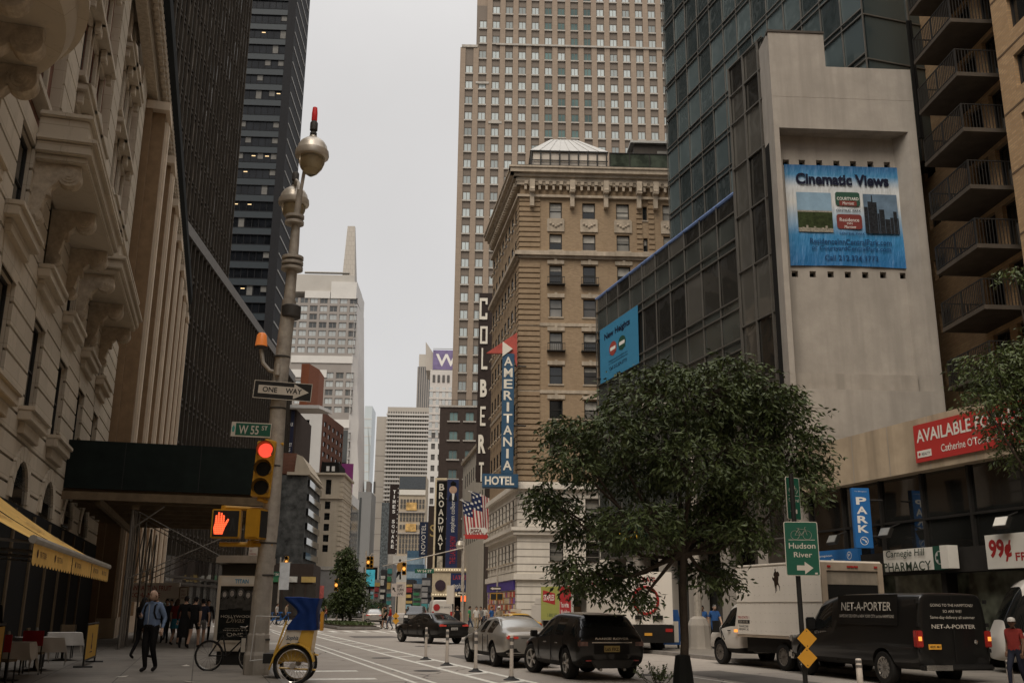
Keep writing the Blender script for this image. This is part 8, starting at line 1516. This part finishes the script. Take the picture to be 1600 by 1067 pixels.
def person(label, P_, rot, h=1.74, pose=None, top='navy', legs='black', skin=0, hair='dark', sleeve='long', wide=1., hairlen=0, cap=None, skirt=None, shoes='shoe', turn=0., nod=0., group=None, bare=False, bald=False, curl=.7):
    s = h / 1.72; J = dict(BASEJ); J.update(pose or {}); J = {k: Vector(v) for k, v in J.items()}; names = list(J); ix = {n: i for i, n in enumerate(names)}
    E = [('pelvis', 'spine'), ('spine', 'chest'), ('chest', 'neck'), ('neck', 'head')]
    for q in 'lr': E += [('chest', q + 'sh'), (q + 'sh', q + 'el'), (q + 'el', q + 'wr'), ('pelvis', q + 'hip'), (q + 'hip', q + 'kn'), (q + 'kn', q + 'an'), (q + 'an', q + 'to')]
    me = bpy.data.meshes.new('body'); me.from_pydata([J[n] for n in names], [(ix[a], ix[b]) for a, b in E], []); o = addob('body', me); sk = o.modifiers.new('k', 'SKIN'); sk.use_smooth_shade = True
    if not me.skin_vertices: bm = bmesh.new(); bm.from_mesh(me); bm.verts.layers.skin.verify(); bm.to_mesh(me); bm.free()
    for n in names:
        r = RAD.get(n) or RAD[n[1:]]; v = me.skin_vertices[0].data[ix[n]]; f = wide if n in ('pelvis', 'spine', 'chest') or n[1:] in ('hip',) else (1 + (wide - 1) * .5); v.radius = (r[0] * f, r[1] * f); v.use_root = n == 'pelvis'
    ss = o.modifiers.new('s', 'SUBSURF'); ss.levels = ss.render_levels = 2; bake(o); src = o.data
    mb = MB(); segs = [(a, b, J[a], J[b]) for a, b in E]
    def near(p):
        best = None
        for a, b, u, w in segs:
            t = max(0, min(1, (p - u).dot(w - u) / max((w - u).length_squared, 1e-9))); d = (p - (u + (w - u) * t)).length - ((RAD.get(b) or RAD[b[1:]])[0]) * .7
            if best is None or d < best[0]: best = (d, a, b, t)
        return best
    mi = []
    for p in src.polygons:
        d, a, b, t = near(Vector(p.center)); b1 = b[1:]
        if b in ('head',) or (b == 'neck' and t > .75): k = 2
        elif b1 == 'to' or (b1 == 'an' and t > .93): k = 3
        elif b1 in ('kn', 'an'): k = 2 if (bare and (b1 == 'an' or t > .6)) else 1
        elif b1 == 'hip' or (b == 'spine' and t < .12): k = 1
        elif b1 == 'wr': k = 0 if (sleeve == 'long' and t < .9) else 2
        elif b1 == 'el': k = 0 if sleeve != 'none' and (sleeve == 'long' or t < .65) else 2
        else: k = 0
        mi.append(k)
    mb.v = [tuple(v.co) for v in src.vertices]; mb.f = [tuple(p.vertices) for p in src.polygons]; mb.m = mi
    hc = J['head'] + Vector((0, -.015, .045)); face_head(mb, hc, 1.0, turn, nod)
    for q, sd in (('l', -1), ('r', 1)): hand(mb, J[q + 'wr'], (J[q + 'wr'] - J[q + 'el']), sd, curl)
    bpy.data.objects.remove(o); bpy.data.meshes.remove(src)
    mats = [CL[top], CL[legs], m_skin[skin], CL[shoes], m_sblack, M('lip', (.25, .10, .08), .6)]
    T_ = mb.build('person', mats, None, P_, (0, 0, rot)); T_.scale = (s, s, s); me = T_.data; me.polygons.foreach_set('use_smooth', [True] * len(me.polygons)); tag(T_, label, 'person', group)
    Rm = Matrix.Rotation(turn, 3, 'Z') @ Matrix.Rotation(nod, 3, 'X')
    if not bald:
        vs, nu = [], 16; rows_ = 7
        for j in range(rows_ + 1):
            for i in range(nu):
                th = 2 * math.pi * i / nu; back = .5 - .5 * math.sin(-th + math.pi) if 0 else (.5 + .5 * math.sin(th)); ph = (math.pi * (.36 + .34 * back)) * j / rows_; d = Vector((math.sin(ph) * math.cos(th), math.sin(ph) * math.sin(th), math.cos(ph))); p = Vector((d.x * .082, d.y * .102, d.z * .124))
                if hairlen and d.y > -.25 and j > 3: p = Vector((p.x * (1 + .35 * (j - 3) / 4), p.y + .015 * (j - 3), p.z - hairlen * (j - 3) / 4))
                vs.append(tuple(hc + Rm @ p))
        MB().raw(vs, [(j * nu + i, j * nu + (i + 1) % nu, (j + 1) * nu + (i + 1) % nu, (j + 1) * nu + i) for j in range(rows_) for i in range(nu)]).build('hair', m_hairs[hair], T_, smooth=True)
    if cap:
        q = MB().lathe([(.094, .03), (.096, .06), (.085, .105), (.05, .132), (.01, .138)], 16, (0, 0, 0), sy=1.15).prism([(-.07, -.09), (.07, -.09), (.06, -.19), (0, -.21), (-.06, -.19)], 'z', .035, .045); q.v = [tuple(hc + Rm @ Vector(v)) for v in q.v]; q.build('cap', CL[cap], T_, smooth=True)
    if skirt:
        z1, z0 = .98, skirt[1]; MB().lathe([(.15 * wide, z1), (.19 * wide, .85), (.23 * wide, z0), (.215 * wide, z0)], 18, (0, 0, 0), sy=.8).build('skirt', CL[skirt[0]], T_, smooth=True)
    return T_, J, s
# the man in the blue shirt
P1 = gr(229, 1059); P1.z = .12; mp = dict(WALK); mp.update(lkn=(-.09, -.05, .50), lan=(-.08, .02, .09), lto=(-.09, -.14, .045), rkn=(.09, -.02, .50), ran=(.07, .18, .11), rto=(.08, .03, .045), lel=(-.27, -.02, 1.14), lwr=(-.13, -.24, 1.17), rel=(.27, .08, 1.13), rwr=(.30, -.05, .90))
man, J, s = person('bald man in a light blue shirt and black trousers walking with a phone', P1, R(-16), 1.82, mp, 'blue', 'black', 2, wide=1.22, bald=True, turn=R(-22), nod=R(14), curl=1.0)
MB().lathe([(.175, .955), (.18, .965), (.18, .99), (.172, 1.0)], 18, (0, 0, 0), sy=.74).build('belt', CL['shoe'], man); MB().prism([(-.05, 1.435), (.05, 1.435), (.03, 1.49), (-.03, 1.49)], 'y', -.075, -.055).build('collar', CL['blue'], man); MB().box(-.004, .004, -.148, -.142, 1.0, 1.42).build('placket', CL['white'], man)
mw = Matrix.Translation(P1) @ Matrix.Rotation(R(-16), 4, 'Z'); PH = tag(MB().box(-.035, .035, -.006, .006, -.065, .065).build('phone', m_sblack, None, mw @ (Vector((-.10, -.32, 1.20)) * s), (R(50), 0, R(-16)), bevel=.004), 'black phone held up in the hand of the man in blue', 'phone')
BPk = thing('backpack', 'black backpack with shoulder straps worn by the man in blue', 'backpack', mw @ Vector((0, 0, 0)), R(-16)); MB().box(-.15 * s, .15 * s, .12 * s, .27 * s, 1.02 * s, 1.44 * s).build('bag', CL['black'], BPk, bevel=.04)
for x in (-.115, .115): MB().tube([Vector((x, .13, 1.42)) * s, Vector((x, .02, 1.475)) * s, Vector((x, -.11, 1.39)) * s, Vector((x * 1.1, -.142, 1.25)) * s, Vector((x * 1.35, -.09, 1.12)) * s, Vector((x * 1.4, .10, 1.1)) * s], .022, 6, sq=.5).build('strap', CL['black'], BPk)
# crowd under the shed
def at_person(px, py_feet, z=.12): v = gr(px, py_feet); v.z = z; return v
GRP = 'people under the sidewalk shed'
def crowd(px, Y, rot, label, group=GRP, **k): v = at(px, 1000, Y); return person(label, Vector((v.x, Y, .12)), rot, group=group, **k)
crowd(219, 29.5, R(150), 'woman with full dark hair behind the man in blue', top='black', legs='black', skin=1, hairlen=.18, pose=WALK, h=1.7)
crowd(256, 42, R(10), 'person in dark clothes walking beside the shop board', top='navy', legs='black', pose=STEP)
crowd(263, 45, R(-10), 'person in a tan shirt near the fruit shop board', top='khaki', legs='denim', pose=WALK)
crowd(272, 40, R(160), 'woman in a red top and teal skirt under the shed', top='darkred', legs='teal', skirt=('teal', .62), sleeve='short', bare=True, hair='brown', hairlen=.1, pose=STEP)
crowd(286, 37.5, R(185), 'tall person in a long dark coat under the shed', top='black', legs='black', skirt=('black', .35), pose=STEP, h=1.82)
crowd(301, 37, R(175), 'man in black with bare calves in the middle of the pavement', top='black', legs='black', sleeve='short', bare=True, pose=WALK, h=1.8)
crowd(313, 38, R(200), 'person in dark shorts beside the phone kiosk', top='navy', legs='grey', sleeve='short', bare=True, pose=WALK)
crowd(321, 44, R(20), 'person in black half hidden by the kiosk', top='black', legs='black', pose=STEP)
crowd(238, 47, R(0), 'distant person in dark red near the fruit shop board', top='darkred', legs='black', pose=WALK)
v = lz(24.6, -4.6, .12); person('waiter in black standing in the dark under the awning', v, R(60), top='black', legs='black', skin=0, pose={'lwr': (-.12, -.25, 1.1), 'lel': (-.25, -.02, 1.13)})
# crossing pedestrians
G2 = 'people on the far crossing'
def cross(px, Y, rot, label, group=G2, z=.0, **k): v = at(px, 980, Y); return person(label, Vector((v.x, Y, z)), rot, group=group, **k)
cross(609, 77, R(-80), 'person in a red top and white cap crossing the avenue', top='red', legs='denim', cap='white', pose=WALK)
cross(602, 77.6, R(-70), 'person in black shorts crossing beside the red top', top='black', legs='black', sleeve='short', bare=True, pose=WALK)
cross(597, 84, R(100), 'person in an orange brown top farther back on the crossing', top='khaki', legs='black', pose=STEP)
cross(714, 64, R(190), 'woman in a black vest at the crossing by the hotel corner', top='black', legs='black', sleeve='none', bare=True, hair='brown', pose=STEP, z=.0)
cross(733, 70, R(100), 'person in a bright green shirt near the hotel corner', top='green', legs='denim', sleeve='short', pose=WALK)
cross(744, 73, R(20), 'person in a white shirt near the hotel corner', top='white', legs='khaki', sleeve='short', pose=STEP)
cross(751, 76, R(-30), 'person in grey walking past the theatre entrance', top='grey', legs='black', pose=WALK)
cross(768, 72, R(60), 'person in a blue shirt behind the silver sedan', top='scrub', legs='black', sleeve='short', pose=WALK)
cross(779, 68, R(30), 'person with a white cap behind the silver sedan', top='khaki', legs='denim', cap='white', pose=STEP)
for i, (px, Y, rot, top, lab) in enumerate(((690, 100, 0, 'navy', 'person in navy far off by the white van'), (700, 104, 90, 'red', 'person in red far off before the marquee'), (757, 92, -20, 'white', 'person in white under the marquee edge'), (636, 100, 60, 'black', 'person in black beside the dark pickup'), (590, 120, 10, 'teal', 'distant person in teal beyond the pale sedan'), (498, 96, 30, 'grey', 'person in grey left of the planter island'), (508, 97, -60, 'darkred', 'person in dark red left of the planter island'), (480, 92, 80, 'white', 'person in white behind the pedicab canopy'))): cross(px, Y, R(rot), lab, 'people far down the street', .0, top=top, legs='black' if i % 2 else 'denim', pose=WALK, sleeve='short')
# nurses in scrubs
def pv(px, Y): v = at(px, 1000, Y); return Vector((v.x, Y, .12))
person('person in blue scrubs walking on the right pavement toward the camera', pv(1118, 43), R(15), 1.72, WALK, 'scrub', 'scrub', 2, 'grey', 'short', 1.1, shoes='scrub', group='people in blue scrubs')
person('person in blue scrubs half hidden behind the lamp post foot', pv(1099, 47), R(0), 1.7, STEP, 'scrub', 'scrub', 1, 'dark', 'short', group='people in blue scrubs')
# man in red at the right edge, seen from behind and the side, striding left
v = at(1584, 1060, 22.5); rp_ = dict(WALK); rp_.update(lel=(-.22, .12, 1.13), lwr=(-.2, -.02, .92), rel=(.24, -.02, 1.13), rwr=(.23, -.12, .90)); person('man in a dark red shirt and white cap at the right edge', Vector((v.x + .1, 22.5, 0)), R(-50), 1.5, rp_, 'darkred', 'navy', 1, 'dark', 'short', 1.15, cap='white', turn=R(20))
# two riders far left with hire bikes
for i, (px, lab, top) in enumerate(((431, 'person in white beside the blue hire bikes beyond the lamp post', 'white'), (446, 'person in a pale shirt leaning by the pedicab far away', 'khaki'))): cross(px, 88, R(80), lab, 'people by the hire bikes', .12, top=top, legs='navy', pose=STEP, sleeve='short')
def farbike(px, lab):
    v = at(px, 980, 86); b_ = thing('hire_bicycle', lab, 'bicycle', Vector((v.x, 86, .12)), 0, 'blue hire bicycles')
    for x in (-.5, .5): MB().tube([(x + .33 * math.cos(t * .5236), 0, .34 + .33 * math.sin(t * .5236)) for t in range(13)], .03, 5).build('wheel', m_tyre, b_)
    MB().tube([(-.5, 0, .34), (-.1, 0, .4), (.4, 0, .9), (.5, 0, .34)], .05, 5).tube([(-.1, 0, .4), (-.25, 0, .95)], .04, 5).box(-.4, -.1, -.06, .06, .95, 1.0).box(.35, .6, -.25, .25, .95, 1.05).build('frame', M('hire_blue', (.02, .12, .36), .4), b_)
farbike(428, 'blue hire bicycle left of the other beyond the lamp post'); farbike(441, 'blue hire bicycle right of the other beyond the lamp post')
# ================================================================ TREES AND PLANTS
def leafmat(name, a, b, rough=.4):
    m, nt, p = _mat(name); g = nt.nodes.new('ShaderNodeNewGeometry'); n = nt.nodes.new('ShaderNodeTexWhiteNoise'); n.noise_dimensions = '1D'; nt.links.new(g.outputs['Random Per Island'], n.inputs['W']); v = noise_n(nt, g.outputs['Position'], .9, 3)
    mx = nt.nodes.new('ShaderNodeMath'); mx.operation = 'MULTIPLY_ADD'; mx.inputs[1].default_value = .55; nt.links.new(n.outputs[0], mx.inputs[0]); r_ = nt.nodes.new('ShaderNodeMath'); r_.operation = 'MULTIPLY'; r_.inputs[1].default_value = .45; nt.links.new(v, r_.inputs[0]); nt.links.new(r_.outputs[0], mx.inputs[2])
    nt.links.new(mixc(nt, mx.outputs[0], a, b), p.inputs['Base Color']); p.inputs['Roughness'].default_value = rough; p.inputs['Specular IOR Level'].default_value = .3; return m
m_leaf = leafmat('tree_leaf', (.016, .026, .008), (.085, .11, .036), .48); m_leaf2 = leafmat('young_leaf', (.045, .065, .022), (.11, .14, .05)); m_bark = M('tree_bark', (.055, .042, .032), .9, var=.35, scale=6, bump=.5)
def leaves(mb, p, d, ln, w, q):
    d = d.normalized(); u = d.cross(Vector((q.uniform(-1, 1), q.uniform(-1, 1), .7))); 
    if u.length < .05: return
    u.normalize(); n = u.cross(d); t = p + d * ln; m_ = p + d * ln * .45
    mb.raw([p, m_ + u * w * .5 + n * w * .12, t, m_ - u * w * .5 + n * w * .12], [(0, 1, 2), (0, 2, 3)])
def tree(name, label, base, blobs, trunk_top, r0, leaf_n, leaf_l, leaf_w, lm, seed=1, group=None, droop=.5, wrap=False, limb_r=.07, cluster=7, base_r=None):
    q = random.Random(seed); T_ = thing(name, label, 'tree', base, 0, group); tb = MB(); tt = trunk_top - base
    tb.tube([Vector((0, 0, 0)), tt * .35 + Vector((.03, 0, 0)), tt * .75 - Vector((.02, 0, 0)), tt], [r0 * 1.25, r0, r0 * .92, r0 * .85], 10); lm_ = MB(); tw = MB(); lv = MB(); tot = sum(b[1] * b[2] for b in blobs)
    forks = [tt, tt * .96, tt * 1.0 + Vector((0, 0, .15))]
    for bi, (c, rx, rz, ry) in enumerate(blobs):
        c = c - base; f = q.choice(forks); mid = f.lerp(c, .5) + Vector((q.uniform(-.2, .2), q.uniform(-.2, .2), -.12 * (c - f).length)); lm_.tube([f, mid, c], [limb_r, limb_r * .65, limb_r * .35], 7)
        n = int(leaf_n * rx * rz / tot / cluster)
        for k in range(n):
            while True:
                u = Vector((q.uniform(-1, 1), q.uniform(-1, 1), q.uniform(-1, 1)))
                if .05 < u.length < 1: break
            u = u.normalized() * (u.length ** .6) * (1 + .16 * math.sin(u.x * 7 + bi) + .12 * q.random() + (.4 * q.random() if q.random() < .14 else 0)); e = c + Vector((u.x * rx, u.y * ry, u.z * rz)); o_ = c + Vector((u.x * rx * .55, u.y * ry * .55, u.z * rz * .5 + .05)); 
            if k % 3 == 0: tw.tube([o_, o_.lerp(e, .5) + Vector((0, 0, .05)), e], [.012, .008, .004], 4, cap=False)
            out = Vector((u.x, u.y, u.z * .4 - droop)).normalized()
            for j in range(cluster):
                p = e + out * (j * leaf_l * .45 - leaf_l) + Vector((q.gauss(0, .035), q.gauss(0, .035), q.gauss(0, .03))); sd = Vector((q.uniform(-1, 1), q.uniform(-1, 1), q.uniform(-.9, .35))); leaves(lv, p, out * .6 + sd, leaf_l * q.uniform(.7, 1.2), leaf_w * q.uniform(.7, 1.2), q)
    t_ = tb.build('trunk', m_bark, T_, smooth=True); lm_.build('limbs', m_bark, t_, smooth=True); tw.build('twigs', m_bark, t_); lv.build('crown', lm, T_); return T_
def blob(px, py, rx, ry, Y, k=1.0): c = at(px, py, Y); s_ = Y / F * 1.02; return (c, rx * s_ * k, ry * s_ * k, max(rx, ry) * s_ * .9)
TB = gr(1068, 1070); TB.z = .0; Yt = TB.y
bl = [blob(px, py, rx * .97, ry * .78, Yt + dy) for px, py, rx, ry, dy in ((1070, 628, 112, 58, 0), (950, 676, 72, 36, -.6), (1165, 650, 85, 60, .8), (1238, 700, 48, 45, .2), (882, 672, 34, 22, -.4), (890, 720, 46, 24, -.8), (870, 790, 34, 26, -.2), (985, 735, 90, 40, 1.0), (1090, 720, 100, 52, -.5), (1185, 760, 85, 42, -.2), (1262, 735, 28, 25, .4), (925, 825, 46, 30, .5), (1000, 820, 66, 36, -.9), (1100, 815, 75, 38, .6), (1160, 835, 46, 28, -.6), (905, 895, 38, 32, 0), (965, 905, 40, 34, .4), (850, 775, 20, 26, -.5), (1105, 890, 34, 20, .8), (1130, 905, 26, 20, -.2), (1040, 585, 46, 22, .4), (1140, 580, 58, 24, -.3), (1205, 622, 42, 30, 0), (1000, 940, 22, 16, -.3))]
NT = tree('street_tree', 'broad dark leaved street tree with a black wrapped trunk in the middle of the street', TB, bl, at(1068, 865, Yt), .088, 37000, .165, .06, m_leaf, 3, limb_r=.055)
w0, w1 = at(1068, 1022, Yt).z, 0
MB().lathe([(.24, 0.0), (.21, .3), (.165, w0 - .02), (.10, w0)], 9, (.0, 0, 0)).build('trunk_wrap', M('black_wrap', (.010, .010, .009), .8, var=.3, bump=.3), NT)
PLm = slabs('planter_stone', (.26, .24, .21)); g = MB(); c = TB; 
sp = gr(1029, 1068); SH_ = thing('shrub', 'small leafy shrub at the foot of the near tree', 'plant', Vector((sp.x, sp.y, 0))); q = random.Random(8); lv = MB(); st_ = MB()
for k in range(26):
    a = Vector((q.gauss(0, .1), q.gauss(0, .1), 0)); e = a * 2.4 + Vector((q.gauss(0, .08), q.gauss(0, .08), .15 + .28 * q.random())); st_.tube([a, e], [.006, .003], 4)
    for j in range(16): leaves(lv, a.lerp(e, .4 + .6 * q.random()), Vector((q.uniform(-1, 1), q.uniform(-1, 1), q.uniform(-.4, .8))), .07, .035, q)
st_.build('stems', m_bark, SH_); lv.build('foliage', m_leaf2, SH_)
Yr = 21.0; rb = at(1690, 1060, Yr); rb.z = .12
tree('street_tree', 'tree reaching in from the right edge over the red lease sign', rb, [blob(px, py, rx, ry, Yr + dy) for px, py, rx, ry, dy in ((1555, 585, 52, 34, 0), (1535, 628, 26, 20, -.3), (1590, 620, 45, 40, .4), (1568, 672, 34, 18, .2), (1605, 690, 34, 22, 0), (1585, 428, 22, 12, .3), (1600, 560, 30, 30, 0), (1585, 716, 24, 10, .3), (1640, 600, 60, 80, 0), (1680, 520, 60, 60, .5), (1670, 680, 60, 50, 0))], at(1690, 820, Yr), .14, 15000, .13, .045, leafmat('fine_leaf', (.035, .055, .016), (.10, .125, .04)), 5, limb_r=.05)
# planter island with columnar tree and low plants
i0 = at(543, 980, 82); PI_ = thing('planter_island', 'long kerbed planter island with ground cover in the middle of the avenue', 'planter', Vector((i0.x, 82, 0)), TH); MB().box(-1.6, 1.6, -6, 7, 0.004, .22).build('kerb', m_kerb, PI_, bevel=.05); MB().box(-1.35, 1.35, -5.7, 6.7, .221, .3).build('soil', M('planter_soil', (.06, .045, .03), .95, var=.4), PI_); lv = MB(); q = random.Random(2)
for k in range(1500): p = Vector((q.uniform(-1.3, 1.3), q.uniform(-5.6, 6.6), .3)); leaves(lv, p, Vector((q.uniform(-1, 1), q.uniform(-1, 1), .9)), .3, .1, q)
lv.build('ground_cover', m_leaf2, PI_); MB().box(-.05, .05, 3, 3.1, .3, 1.2).build('marker_post', m_bol, PI_)
b = at(546, 975, 84); b.z = .3; q = random.Random(4)
bl = [blob(546 + q.uniform(-10, 10), y, 7 + (y - 860) * .13, 12, 84 + q.uniform(-.5, .5)) for y in (868, 880, 890, 902, 914, 925, 936, 946)] + [blob(534, 938, 9, 10, 84), blob(560, 934, 10, 10, 84)]
tree('columnar_tree', 'narrow columnar green tree on the planter island', b, bl, at(546, 950, 84), .12, 12000, .26, .12, m_leaf, 9, limb_r=.05)
for px, py, r, Y, lab in ((588, 950, 11, 150, 'small dark tree far down the street right of the planter'), (877, 902, 12, 86, 'sapling crown rising above the green sided truck'), (505, 945, 9, 120, 'dark little tree left of the planter island')):
    b = at(px, 985, Y); b.z = 0; tree('small_tree', lab, b, [blob(px, py, r, r, Y), blob(px - r * .6, py + r * .5, r * .8, r * .7, Y), blob(px + r * .6, py + r * .4, r * .8, r * .7, Y)], at(px, py + r, Y), .1, 2600, .3, .14, m_leaf, int(px), 'small distant trees', limb_r=.05)
# litter on the left pavement
for i, (px, py) in enumerate(((190, 1057), (290, 1040), (296, 1065))):
    v = gr(px, py, .125); o = MB().raw([(-.12, -.05, .002), (.1, -.07, .004), (.13, .06, .03), (-.08, .08, .008)], [(0, 1, 2), (0, 2, 3)]).build('paper_scrap', m_signw, None, v, (0, 0, i * 1.3)); tag(o, ['torn paper scrap left of the walking man', 'paper scrap by the bicycle wheel', 'paper scrap nearest the camera by the kiosk'][i], 'litter', 'paper scraps')
# ---------------------------------------------------------------- street behind the viewpoint (seen in reflections only)
for i, (s0, s1, t0, t1, hh_, mm, lab) in enumerate(((-60, 6, -30, -6.0, 34, m_lime, 'stone building continuing the left side of the street'), (-75, 4, 22, 50, 42, m_ambrick, 'brick building continuing the right side of the street'), (-110, -80, -40, 60, 48, m_beton, 'concrete building closing the street behind'))):
    o_ = stz(s0, t0); T_ = thing('street_building', lab, 'building', o_, TH); w, d = t1 - t0, s1 - s0; MB().box(0, w, 0, d, 0, hh_).build('wall', mm, T_); mb = MB()
    for f in range(int(hh_ / 3.6) - 1):
        for k in range(int(d / 3)):
            z = 3 + 3.6 * f; y = 1 + 3 * k
            for x0 in ((w, w + .05) if t0 < 0 else (-.05, 0),): mb.box(x0[0], x0[1], y, y + 1.4, z, z + 2)
        if i == 2:
            for k in range(int(w / 3)): mb.box(1 + 3 * k, 2.4 + 3 * k, d, d + .05, 3 + 3.6 * f, 5 + 3.6 * f)
    mb.build('windows', m_gdark, T_)['kind'] = 'stuff'
